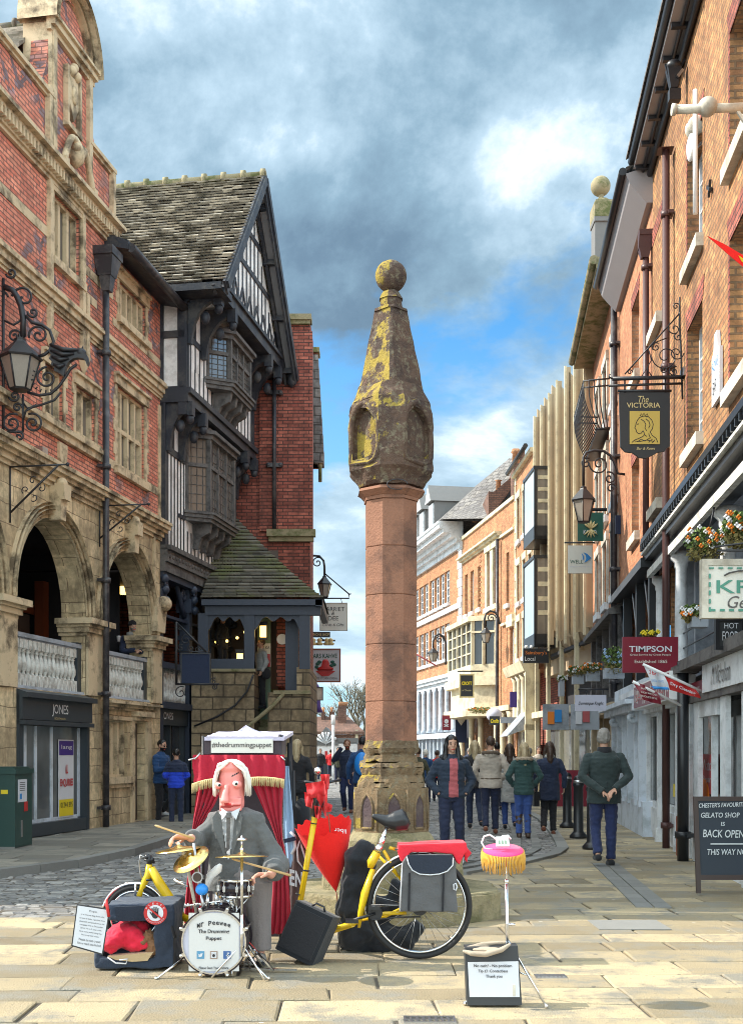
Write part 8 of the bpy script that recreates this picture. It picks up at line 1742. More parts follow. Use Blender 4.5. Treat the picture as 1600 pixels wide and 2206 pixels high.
# ------------------------------------------------------------------ the drumming puppet and its kit
def drape(m, rows, Z, amp=.03, folds=6, nx=36, th=.004, ph=0):
 """hanging cloth: rows = [(xl, xr, y)] in photo rows from top to bottom, pleated in depth"""
 idx = []
 for j, (xl, xr, y) in enumerate(rows):
  a, b = P(xl, y, Z), P(xr, y, Z)
  for i in range(nx + 1):
   u = i / nx; p = a.lerp(b, u); w = min(1.0, (b.x - a.x) / .25); p.y += amp * (.4 + .6 * w) * math.sin(u * folds * 2 * math.pi + ph + .3 * j); p.z += .006 * math.sin(u * folds * 2 * math.pi + ph) * (1 if j == len(rows) - 1 else 0); idx.append(p)
 b0 = m.pts(idx); w = nx + 1
 for j in range(len(rows) - 1):
  for i in range(nx): m.face([b0 + k for k in (j*w+i, j*w+i+1, (j+1)*w+i+1, (j+1)*w+i)], True)
def booth():
 Z = 8.85; R_ = thing('puppet_booth', 'small puppet booth with lilac canopy, red swagged curtains and gold fringe', 'puppet booth', (P(525, 0, Z).x, Z, 0))
 m = MB()
 for x, dz in ((438, -.0), (604, 0), (448, .5), (617, .5)): a = P(x, 1585, Z); m.cyl((a.x, Z + dz, .0), (a.x, Z + dz, a.z), .011, n=8)
 m.cyl(P(438, 1590, Z), P(604, 1590, Z), .011, n=8); m.cyl(P(438, 1628, Z), P(604, 1628, Z), .011, n=8); m.build('frame', 'iron', R_)
 m = MB(); a, b = P(440, 1625, Z), P(606, 1588, Z); m.box(a.x, b.x, Z - .01, Z + .02, a.z, b.z); m.box(b.x - .02, b.x, Z, Z + .5, a.z, b.z + .02); m.box(a.x, a.x + .02, Z, Z + .5, a.z, b.z); m.build('dark_header', 'canvas_dark', R_)
 m = MB(); c0 = P(440, 1588, Z - .03); c1 = P(612, 1588, Z - .03); c2 = c1 + Vector((.03, .58, .05)); c3 = c0 + Vector((.03, .58, .05)); ap = P(530, 1563, Z + .25)
 for q0, q1 in ((c0, c1), (c1, c2), (c2, c3), (c3, c0)):
  n = 8
  for i in range(n):
   A = q0.lerp(q1, i / n); B = q0.lerp(q1, (i + 1) / n); f = lambda p, t, k: p.lerp(ap, t) + Vector((0, 0, -.045 * math.sin(t * math.pi) + .004 * math.sin(k * 2.4)))
   for j in range(5): t0, t1 = j / 5, (j + 1) / 5; b_ = m.pts([f(A, t0, i), f(B, t0, i + 1), f(B, t1, i + 1), f(A, t1, i)]); m.face((b_, b_+1, b_+2, b_+3), True)
  m.poly([q0, q1, q1 - Vector((0, 0, .025)), q0 - Vector((0, 0, .025))])
 m.build('canopy', 'canopy', R_)
 k = thing('hashtag_sign', 'white strip sign with hashtag lettering on the puppet booth', 'sign', P(522, 1606, Z)); m = MB(); a, b = P(455, 1622, Z - .03), P(588, 1592, Z - .03); m.box(a.x, b.x, Z - .035, Z - .02, a.z, b.z); m.build('panel', 'sign_cream', k); text('#thedrummingpuppet', 'timber_grey', face_T(P(521, 1606, Z - .037)), 128 * Z / FPX, 14 * Z / FPX, k, weight=.012)
 m = MB(); drape(m, [(416, 612, 1626), (414, 614, 1650), (418, 614, 1672), (416, 612, 1686)], Z - .06, .018, 7); m.build('valance', 'curtain', R_)
 m = MB()
 for x0, x1, ya, yb in ((414, 470, 1690, 1678), (536, 613, 1676, 1680)):
  n = int((x1 - x0) / 1.1)
  for i in range(n):
   t = i / n; x = x0 + (x1 - x0) * t; y = ya + (yb - ya) * t - 3 * math.sin(t * math.pi); p = P(x, y, Z - .10 + .012 * math.sin(i * 1.7)); m.cyl(p, p - Vector((rnd.uniform(-.006, .006), 0, .055 + rnd.uniform(0, .012))), .0028, .0018, 5)
  m.tube([P(x0 + (x1 - x0) * t, ya + (yb - ya) * t - 3 * math.sin(t * math.pi), Z - .10) for t in (0, .25, .5, .75, 1)], .007, 6)
 fr = m.build('gold_fringe', 'fringe', R_); fr['kind'] = 'stuff'
 m = MB(); drape(m, [(424, 486, 1684), (424, 476, 1705), (420, 462, 1735), (416, 442, 1765), (414, 428, 1790), (410, 428, 1820), (404, 432, 1880), (398, 436, 1950), (396, 438, 1990)], Z - .02, .022, 5); m.build('curtain_left', 'curtain', R_)
 m = MB(); drape(m, [(540, 610, 1684), (550, 610, 1705), (566, 608, 1740), (582, 607, 1775), (597, 609, 1812), (596, 612, 1822), (590, 618, 1860), (586, 624, 1930), (582, 628, 1990), (578, 628, 2012)], Z - .04, .022, 4); m.build('curtain_right', 'curtain', R_)
 m = MB(); a, b = P(440, 2040, Z + .3), P(606, 1640, Z + .3); m.box(a.x, b.x, Z + .3, Z + .32, .05, b.z); m.build('dark_back', 'canvas_dark', R_)
 # clips at the corners
 m = MB()
 for x, y, dx, dy in ((424, 1632, -18, 6), (432, 1622, -12, 14), (606, 1630, 8, 8)): m.cyl(P(x, y, Z - .08), P(x + dx, y + dy, Z - .1), .006, n=6)
 m.build('clamp', 'steel', R_)
 # banners at the side
 Z2 = 9.0; r2 = thing('blue_banner', 'pale blue speckled fabric strip hanging beside the red curtain', 'banner', P(622, 1870, Z2)); m = MB(); drape(m, [(612, 622, 1650), (610, 626, 1700), (610, 632, 1760), (613, 634, 1815), (618, 632, 1850), (622, 627, 1868)], Z2, .01, 2); m.build('cloth', 'banner_blue', r2); m = MB(); a = P(612, 1812, Z2 - .03); b = P(637, 1806, Z2 - .03); m.bar(a, b, .012, .03); m.build('strap', 'cloth_navy', r2)
 r2 = thing('brown_banner', 'dark brown banner with large white letters behind the yellow tube', 'banner', P(640, 1960, Z2)); m = MB(); drape(m, [(624, 660, 1800), (622, 662, 1850), (620, 655, 1900), (620, 648, 1950), (622, 642, 1990)], Z2 + .03, .012, 2); m.build('cloth', 'banner_brown', r2)
 text('EN', 'paper', face_T(P(638, 1893, Z2 - .0), (.95, 0, -.25)), .10, .12, r2, weight=.03); m = MB(); m.tube([P(x, y, Z2) for x, y in ((646, 1810), (640, 1830), (642, 1855), (654, 1872), (658, 1850), (650, 1825))], .008, 6, closed=True); m.tube([P(x, y, Z2) for x, y in ((625, 1792), (634, 1800), (636, 1825), (628, 1840))], .012, 6); m.build('swirl', 'paper', r2)
 r2 = thing('black_poles', 'bundle of tall black stands strapped behind the booth', 'stand', (P(630, 0, 9.3).x, 9.3, 0)); m = MB()
 for x0, x1, y0 in ((622, 632, 1600), (626, 642, 1640), (632, 640, 1660)): m.cyl(P(x0, y0, 9.3), (P(x1, 0, 9.3).x, 9.3, .02), .014, n=8)
 m.build('tube', 'iron', r2); m = MB(); m.sph(P(650, 1755, 9.3), (.07, .06, .13), 12, 8); m.sph(P(640, 1790, 9.3), (.04, .05, .12), 12, 8); remesh(m, 'black_bag', 'bag_black', r2, .012, 1)
booth()
def puppet():
 Z = 8.25; c = (P(515, 0, Z).x, Z, 0); R_ = thing('puppet', 'grey suited puppet with long pink face and white wig playing the drums', 'puppet', c); pz = lambda x, y, dz=0: P(x, y, Z + dz)
 hx, hy = 498, 1690
 m = MB(); h0 = pz(500, 1748); h1 = pz(498, 1655)       # long blocky head
 m.tube([h0 + Vector((0, 0, 0)), h0 + Vector((0, 0, .05)), h0.lerp(h1, .45), h0.lerp(h1, .8), h1], [.072, .086, .086, .088, .078], 16); m.sph(h1, (.09, .095, .05), 14, 8); m.box(pz(476, 1745).x, pz(523, 1745).x, Z - .09, Z + .06, pz(0, 1746).z, pz(0, 1718).z)
 m.tube([pz(489, 1692, -.09), pz(485, 1712, -.125), pz(484, 1725, -.14), pz(486, 1732, -.12)], [.016, .022, .030, .024], 10)
 m.caps(pz(478, 1735, -.09), pz(514, 1733, -.09), .012, .012, 8); m.sph(pz(512, 1690, -.085), (.03, .03, .028), 10, 8); m.sph(pz(470, 1692, -.085), (.022, .03, .026), 10, 8); m.caps(pz(500, 1762), pz(500, 1745), .05, .055, 10)
 for sx in (-1, 1): m.caps(pz(508 + 30 * sx, 1778, .03), pz(503 + 15 * sx, 1890, .03), .05, .06, 8)
 L0, L1, L2 = pz(464, 1776), pz(424, 1812, -.02), pz(412, 1806, -.20); Q0, Q1, Q2 = pz(550, 1780), pz(597, 1860, -.02), pz(584, 1884, -.22)
 m.caps(L0, L1, .05, .04); m.caps(L1, L2, .04, .03); m.caps(Q0, Q1, .05, .04); m.caps(Q1, Q2, .04, .03)
 hand(m, L2, (-.75, -.2, .1), (.1, -.3, -1), .62, 1, 1.12); hand(m, Q2, (-.8, -.3, .0), (0, -.3, -1), .62, -1, 1.12)
 for x0, x1 in ((555, 560), (490, 482)): m.caps(pz(x0, 1900), pz(x1, 2050), .05, .035)
 m.caps(pz(558, 2062, 0), pz(558, 2070, -.14), .035, .03)
 def cf(p, n):
  w = p + Vector(c); px = CX + w.x / w.y * FPX; py = HY - (w.z - HC) / w.y * FPX
  if 1650 < py < 1752 and w.y < Z - .03:
   if 476 < px < 520 and abs(py - (1737 - (px - 495) * .12)) < 2.0: return 2
   if 484 < px < 498 and abs(py - 1735) < 5: return 1
   if 499 < px < 515 and abs(py - (1668 - (px - 507) * .5)) < 1.6: return 3
  if py > 1752: return 4
  return 0
 remesh(m, 'body', ['puppet_skin', 'red_paint', 'lip', 'eye_dark', 'puppet_hand'], R_, .0065, 2, cf)
 for x, y in ((508, 1688), (472, 1691)):
  m = MB(); k_ = 1 if x > 500 else .7; m.sph(pz(x, y, -.105), (.021 * k_, .012, .019 * k_), 12, 8); e = m.build('eye', 'eye_white', R_); m = MB(); m.sph(pz(x + 1, y + .5, -.115), (.010, .006, .010), 10, 6); m.build('pupil', 'eye_dark', e)
 # white wig of hanging strands
 m = MB(); rr = random.Random(3); top = pz(500, 1640)
 m.sph(pz(500, 1660, .03), (.102, .10, .080), 18, 10)
 for i in range(210):
  a = rr.uniform(-.12, 1.12) * math.pi if i % 3 else rr.choice((rr.uniform(-.20, .05), rr.uniform(.95, 1.20))) * math.pi
  dx, dy = math.cos(a), math.sin(a); rx = .115; lo = rr.uniform(1700, 1716) if abs(dx) > .6 else 1700
  s0 = top + Vector((dx * .03, dy * .03, 0)); s1 = top + Vector((dx * rx * .85, dy * .11, -.05)); s2 = Vector((top.x + dx * rx * 1.08, Z + dy * .125, P(0, 1680, Z).z)); s3 = Vector((top.x + dx * rx * rr.uniform(1.0, 1.15), Z + dy * .13 - .0, P(0, lo, Z).z))
  m.tube([s0, s1, s2, s3], [.009, .010, .008, .002], 5)
 for sx in (-1, 1):      # swept from a centre parting, forehead left clear
  for i in range(16): t = i / 15; m.tube([top + Vector((.012 * sx, -.05 - .03 * t, .0)), top + Vector((sx * (.03 + .05 * t), -.095, -.012 - .01 * t)), top + Vector((sx * .096, -.085 + .03 * t, -.07)), top + Vector((sx * .108, -.075 + .05 * t, -.15 - .05 * rr.random()))], [.009, .012, .011, .004], 5)
 m.build('hair', 'hair_white', R_)
 # suit: jacket with broad sleeves, shirt front, lapels, tie, trousers, shoes
 m = MB(); ax = pz(508, 0).x; prof = [(.19, .50), (.20, .56), (.185, .70), (.185, .85), (.205, .98), (.185, 1.03), (.08, 1.07)]; m.lathe(prof, (ax, Z + .01, 0), 22, sy=.62)
 m.caps(pz(466, 1774), L1, .062, .070, 12); m.tube([L1, L1.lerp(L2, .6), L2 + Vector((.01, .0, 0))], [.082, .072, .058], 12); m.caps(pz(552, 1776), Q1, .064, .078, 12); m.tube([Q1, Q1.lerp(Q2, .6), Q2 + Vector((.02, .02, 0))], [.088, .080, .060], 12); m.sph(Q1, .085)
 def cj(p, n):
  w = p + Vector(c); v = (w.x - (ax - .025)) ; t = (1.08 - w.z) / .37
  return 1 if (n.y < -.2 and w.y < Z - .04 and 0 < t < 1 and abs(v + .012) < .070 * (1 - t) ) else 0
 remesh(m, 'jacket', ['suit', 'shirt'], R_, .0085, 2, cj, lambda p, n: .007 * mnoise.noise(p * 13) + .005 * mnoise.noise(p * 30))
 m = MB(); yf = Z - .145
 for sx, x1 in ((-1, -.105), (1, .095)):
  o = ax - .035; m.prism([(o + sx * .015, yf + .01, .72), (o + x1 * .9, yf - .004, .93), (o + x1, yf + .012, 1.01), (o + x1 * .72, yf + .03, 1.055), (o + x1 * .45, yf + .018, 1.02), (o + sx * .03, yf + .004, .85)], (0, -.010, 0))
 m.build('lapel', 'suit', R_)
 m = MB(); o = ax - .03; m.prism([(o - .055, yf + .03, 1.075), (o - .005, yf - .005, 1.045), (o - .045, yf - .002, .995)], (0, -.012, 0)); m.prism([(o + .075, yf + .03, 1.075), (o + .012, yf - .005, 1.045), (o + .05, yf - .002, .995)], (0, -.012, 0)); m.build('collar', 'shirt', R_)
 m = MB(); m.prism([(o - .012, yf - .012, 1.045), (o + .018, yf - .012, 1.045), (o + .024, yf - .016, 1.01), (o - .02, yf - .016, 1.01)], (0, -.014, 0)); m.prism([(o - .014, yf - .008, 1.012), (o + .012, yf - .008, 1.012), (o + .006, yf - .003, .80), (o - .014, yf - .003, .78)], (0, -.008, 0)); m.build('tie', 'timber_grey', R_)
 m = MB(); m.caps(pz(520, 1885), pz(555, 1915), .12, .10, 12); m.tube([pz(556, 1900), pz(558, 1980), pz(560, 2046)], [.10, .082, .078], 14); m.tube([pz(490, 1905), pz(484, 1980), pz(482, 2040)], [.10, .082, .076], 14)
 remesh(m, 'trousers', 'trouser_grey', R_, .0085, 2, None, lambda p, n: .006 * mnoise.noise(Vector((p.x * 26, p.y * 26, p.z * 3))))
 for x in (560, 482):
  m = MB(); m.caps(pz(x, 2062, .03), pz(x, 2070, -.08), .044, .048, 10); m.caps(pz(x, 2068, -.08), pz(x, 2074, -.17), .046, .034, 10); remesh(m, 'shoe', ['cloth_black', 'hair_grey'], R_, .008, 1, lambda p, n: 1 if n.z > .25 and p.z > .05 else 0)
 for lb, a, b in (('pale drumstick in the raised hand of the puppet', (334, 1778, -.36), (418, 1806, -.26)), ('pale drumstick in the lowered hand of the puppet', (499, 1850, -.38), (626, 1886, -.22))):
  m = MB(); A, B = pz(*a), pz(*b); m.tube([A, A.lerp(B, .06), A.lerp(B, .2), B], [.004, .008, .006, .009], 8); tag(m.build('drumstick', 'wood_stick', base=A), lb, 'drumstick', 'drumsticks')
puppet()
def drums():
 Zf, Zb = 7.75, 8.06; cx_, cy_ = 461, 2025; r = 73 * Zf / FPX; C0 = P(cx_, cy_, Zf); C0.z = r + .012
 R_ = thing('bass_drum', 'chrome rimmed bass drum with grey head and printed poster of the puppet name', 'drum', (C0.x, Zf, 0))
 def ring(m, y0, y1, ri, ro, n=48):
  ys = [(ri, y0), (ro, y0), (ro, y1), (ri, y1)]; rg = [m.pts([(C0.x + a * math.cos(2*math.pi*k/n), y, C0.z + a * math.sin(2*math.pi*k/n)) for k in range(n)]) for a, y in ys]
  for j in range(4):
   a_, b_ = rg[j], rg[(j+1) % 4]
   for k in range(n): m.face((a_ + k, a_ + (k+1) % n, b_ + (k+1) % n, b_ + k), j in (1, 3))
 m = MB(); ring(m, Zf + .02, Zb, r * .955, r * .97); m.build('shell', 'drum_black', R_)
 m = MB(); ring(m, Zf - .005, Zf + .035, r * .93, r * 1.0); ring(m, Zb - .03, Zb + .01, r * .93, r * 1.0); m.build('hoop', 'drum_black', R_)
 m = MB(); ring(m, Zf - .010, Zf - .003, r * .915, r * .955); m.build('chrome_ring', 'chrome', R_)
 m = MB(); m.prism([(C0.x + r * .93 * math.cos(2*math.pi*k/40), Zf + .004, C0.z + r * .93 * math.sin(2*math.pi*k/40)) for k in range(40)], (0, .004, 0)); hd = m.build('drum_head', 'sign_lilac', R_)
 m = MB()
 for k in range(8):
  a = rad(22.5 + 45 * k); d = Vector((math.cos(a), 0, math.sin(a))); p = C0 + d * r * 1.0; m.bar(Vector((p.x, Zf - .012, p.z)), Vector((p.x, Zf + .03, p.z)), .022, .03, d); m.cyl(Vector((p.x, Zf, p.z)) + d * .012, Vector((p.x, Zb, p.z)) + d * .012, .004, n=6); m.sph(Vector((p.x, Zf - .012, p.z)) + d * .012, .010, 8, 6); m.bar(Vector((p.x, Zf + .10, p.z)), Vector((p.x, Zf + .15, p.z)), .02, .02, d)
 for sx in (-1, 1): m.cyl((C0.x + sx * r * .85, Zf + .12, C0.z - r * .45), (C0.x + sx * (r + .14), Zf - .08, .004), .007, n=8); m.sph((C0.x + sx * (r + .14), Zf - .08, .012), .012, 8, 6)
 m.cyl((C0.x, Zf + .12, C0.z + r), (C0.x, Zf + .12, C0.z + r + .09), .012, n=8); m.build('lug', 'chrome', R_)
 # poster
 m = MB(); pw, ph = r * .74, r * .86; m.box(C0.x - pw, C0.x + pw, Zf - .001, Zf + .002, C0.z - ph, C0.z + ph); ps = m.build('poster', 'drum_head', R_)
 ft = lambda x, z, tilt=0: face_T((C0.x + x, Zf - .003, C0.z + z), (1, 0, tilt))
 for ch, u in zip('Mr Peewee', range(9)):
  if ch == ' ': continue
  x = -.098 + .0245 * u; text(ch, 'ink', ft(x, .122 - 1.6 * x * x, -2.4 * x), .019 if ch != 'w' else .024, .030 if ch in 'MPr' else .022, ps, weight=.02)
 text('The Drumming', 'ink', ft(0, .066), .20, .032, ps, weight=.02); text('Puppet', 'ink', ft(0, .022), .10, .030, ps, weight=.02); text('Please Send Your Picture', 'ink', ft(0, -.165), .19, .017, ps, weight=.02)
 for i, mt_ in enumerate(('twitter_blue', 'camera_tan', 'badge_navy')):
  x = -.085 + .085 * i; m = MB(); m.box(C0.x + x - .024, C0.x + x + .024, Zf - .004, Zf - .001, C0.z - .107, C0.z - .058); b_ = m.build('media_badge', mt_, ps); m = MB(); y = Zf - .005
  if i == 0:
   m.prism([(C0.x + x + dx, y, C0.z - .083 + dz) for dx, dz in ((-.016, .010), (-.004, .003), (.003, .012), (.011, .010), (.016, .011), (.012, .004), (.009, -.008), (-.003, -.013), (-.016, -.009), (-.008, -.007), (-.014, .001), (-.010, .001))], (0, -.002, 0))
  elif i == 1:
   m.box(C0.x + x - .018, C0.x + x + .018, y - .002, y, C0.z - .101, C0.z - .078); m.box(C0.x + x - .018, C0.x + x + .018, y - .002, y, C0.z - .074, C0.z - .064)
  else: m.box(C0.x + x + .000, C0.x + x + .007, y - .002, y, C0.z - .105, C0.z - .072); m.box(C0.x + x - .006, C0.x + x + .014, y - .002, y, C0.z - .089, C0.z - .083); m.box(C0.x + x + .000, C0.x + x + .015, y - .002, y, C0.z - .074, C0.z - .067)
  m.build('badge_mark', 'paper', b_)
  if i == 1: m = MB(); m.cyl((C0.x + x, y - .005, C0.z - .086), (C0.x + x, y - .002, C0.z - .086), .009, n=14); m.build('badge_lens', 'ink', b_)
 # snare with chrome hoops
 Z = 7.95; c = P(508, 1912, Z); R2 = thing('snare_drum', 'small dark snare drum with chrome hoops on a stand above the bass drum', 'drum', (c.x, Z, 0)); rr = 36 * Z / FPX; h = .105
 m = MB(); m.lathe([(rr * .96, -h / 2), (rr * .96, h / 2)], c, 28); m.build('shell', 'drum_black', R2)
 m = MB()
 for z in (-h / 2, h / 2): m.lathe([(rr, z - .009), (rr * 1.04, z - .007), (rr * 1.04, z + .008), (rr, z + .009)], c, 28)
 for k in range(8): a = rad(45 * k + 10); p = c + Vector((rr * 1.03 * math.cos(a), rr * 1.03 * math.sin(a), 0)); m.cyl(p - Vector((0, 0, h / 2)), p + Vector((0, 0, h / 2)), .0035, n=6); m.box(p.x - .009, p.x + .009, p.y - .009, p.y + .009, p.z - .018, p.z + .018)
 m.cyl(c - Vector((0, 0, h / 2 + .01)), (c.x, c.y, .25), .010, n=8)
 for a in (30, 150, 270): m.cyl((c.x, c.y, .30), (c.x + .2 * math.cos(rad(a)), c.y + .2 * math.sin(rad(a)), .01), .007, n=6)
 for a in (30, 150, 270): m.cyl((c.x, c.y, c.z - .16), (c.x + .10 * math.cos(rad(a)), c.y + .10 * math.sin(rad(a)), c.z - h / 2 - .01), .006, n=6)
 m.build('hoop', 'chrome', R2); m = MB(); m.lathe([(rr * .95, h / 2 + .001), (rr * .95, h / 2 + .004)], c, 28); m.build('drum_head', 'drum_head', R2)
 # cymbals
 def cymbal(lb, px, py, rpx, Z, tilt, stand, tx=0):
  c = P(px, py, Z); r = rpx * Z / FPX; R3 = thing('cymbal', lb, 'cymbal', (c.x, Z, 0), 'cymbals of the drum kit'); T = Matrix.Translation(c) @ Matrix.Rotation(rad(tilt), 4, 'Y') @ Matrix.Rotation(rad(tx), 4, 'X'); m = MB(T)
  m.lathe([(.004, .020), (r * .13, .018), (r * .2, .008), (r * .6, .0), (r, -.010), (r, -.012), (r * .6, -.003), (r * .2, .005), (.004, .016)], (0, 0, 0), 40); m.build('plate', 'brass', R3); m = MB()
  for a, b_, rr in stand: m.cyl(P(*a, Z), P(*b_, Z) if b_[1] < 9000 else (P(b_[0], 0, Z).x, Z, .01), rr, n=8)
  m.sph(c + Vector((0, 0, .028)), .012, 8, 6); return R3, m
 R3, m = cymbal('flat brass hi-hat in front of the puppet jacket', 521, 1842, 57, 7.75, -1, [((521, 1800), (521, 1835), .006), ((521, 1846), (521, 1970), .010), ((521, 1970), (521, 2060), .012)], -4)
 c = P(521, 1806, 7.75); m.lathe([(.038, -.012), (.030, .0), (.006, .006)], c, 16); m.sph(P(521, 1830, 7.75), .014, 8, 6); g = P(521, 2085, 7.75)
 for a in (200, 320, 80): m.cyl((c.x, 7.75 + .02, .22), (c.x + .2 * math.cos(rad(a)), 7.77 + .2 * math.sin(rad(a)), .01), .007, n=6)
 m.build('stand', 'chrome', R3)
 R3, m = cymbal('brass cymbal tilted towards the viewer, left of the hi-hat', 410, 1849, 43, 7.8, -28, [((418, 1816), (424, 1870), .010), ((424, 1870), (434, 1925), .016), ((434, 1925), (440, 1965), .010)], 28); m.build('stand', 'steel', R3)
 R3, m = cymbal('thin brass cymbal seen almost edge on at the far left of the kit', 385, 1827, 50, 7.9, -7, [((385, 1826), (398, 1838), .007), ((398, 1836), (424, 1968), .011), ((424, 1968), (430, 2030), .011)], 2); m.sph(P(397, 1838, 7.9), .018, 10, 6); m.build('stand', 'stone_pale', R3)
 # horn with blue bulb, white shaker tube, chrome clamps
 Z = 7.8; R4 = thing('bulb_horn', 'silver horn with a bright blue rubber bulb on the drum kit', 'horn', P(430, 1900, Z)); m = MB(); c = P(428, 1888, Z)
 m.tube([c + Vector((0, -.06, 0)), c + Vector((0, -.02, 0)), c + Vector((.0, .05, 0)), c + Vector((.02, .12, -.02))], [.036, .026, .016, .012], 16); m.build('bell', 'steel', R4); m = MB(); m.cyl(c + Vector((0, -.0605, 0)), c + Vector((0, -.062, 0)), .028, n=16); m.build('bell_mouth', 'hair_brown', R4)
 m = MB(); m.sph(P(435, 1916, Z - .03), (.042, .04, .040), 10, 6); m.build('bulb', 'blue_paint', R4)
 R4 = thing('white_shaker', 'white ribbed plastic tube leaning behind the snare drum', 'shaker', P(460, 1880, 7.9)); m = MB(); m.tube([P(447, 1912, 7.9), P(452, 1888, 7.9), P(470, 1872, 7.9), P(476, 1862, 7.9)], [.018, .028, .030, .012], 10); m.build('tube', 'plastic_white', R4)
 R4 = thing('clamp_rail', 'chrome rail with clamps and small percussion above the bass drum', 'clamp', P(430, 1950, 7.85)); m = MB(); rr = random.Random(8)
 m.cyl(P(398, 1952, 7.85), P(500, 1938, 7.85), .007, n=8); m.cyl(P(448, 1960, 7.85), P(448, 1925, 7.85), .010, n=8)
 for i in range(16): p = P(400 + 6.5 * i, 1952 - .9 * i + rr.uniform(-5, 5), 7.85 + rr.uniform(-.03, .03)); m.bar(p, p + Vector((rr.uniform(-.02, .02), rr.uniform(-.02, .02), rr.uniform(-.02, .02))) * 1.2 + Vector((.01, 0, 0)), .014); m.sph(p, .009, 8, 5)
 m.cyl(P(375, 1895, 7.85), P(400, 1902, 7.85), .008, n=8); m.cyl(P(378, 1896, 7.85), P(405, 1910, 7.85), .014, .005, 8); m.build('rail', 'chrome', R4)
 R4 = thing('kick_pedal', 'metal foot pedal and floor bars right of the bass drum', 'pedal', G(552, 2085)); m = MB(); m.bar(P(535, 2030, 7.95) * 1, G(590, 2098) + Vector((0, 0, .02)), .012); g0, g1 = G(520, 2093), G(640, 2096); m.bar(g0 + Vector((0, 0, .02)), g1 + Vector((0, 0, .02)), .02, .01)
 g = G(536, 2078); m.box(g.x - .02, g.x + .05, g.y - .14, g.y + .1, .02, .035)
 for i in range(4): m.box(g.x - .02, g.x + .05, g.y - .12 + i * .05, g.y - .10 + i * .05, .037, .045)
 m.build('pedal_plate', 'chrome', R4)
drums()
def wheel(R_, c, r, tyre_r=.018, name='wheel', spokes=28, fender=None, yawd=0.0):
 """bicycle wheel in a vertical plane turned yawd degrees from the picture plane"""
 T = Matrix.Translation(c) @ Matrix.Rotation(rad(yawd), 4, 'Z'); m = MB(T); n = 56
 m.tube([(r * math.cos(2*math.pi*k/n), 0, r * math.sin(2*math.pi*k/n)) for k in range(n)], tyre_r, 8, closed=True); w = m.build(name, 'rubber', R_)
 m = MB(T); m.tube([((r - .028) * math.cos(2*math.pi*k/n), 0, (r - .028) * math.sin(2*math.pi*k/n)) for k in range(n)], .011, 6, closed=True); m.build('rim', 'chrome', w)
 m = MB(T)
 for k in range(spokes): a = 2 * math.pi * k / spokes; b_ = a + (.35 if k % 2 else -.35); sd = .02 if k % 4 < 2 else -.02; m.cyl((.03 * math.cos(b_), sd, .03 * math.sin(b_)), ((r - .03) * math.cos(a), 0, (r - .03) * math.sin(a)), .0016, n=4)
 m.cyl((0, -.04, 0), (0, .04, 0), .02, n=12); m.build('spokes', 'steel', w)
 if fender:
  m = MB(T); a0, a1 = fender; pts = [((r + .028) * math.cos(rad(a0 + (a1 - a0) * k / 20)), 0, (r + .028) * math.sin(rad(a0 + (a1 - a0) * k / 20))) for k in range(21)]
  m.tube(pts, .012, 6)
  m.build('mudguard', 'chrome', R_)
 return w
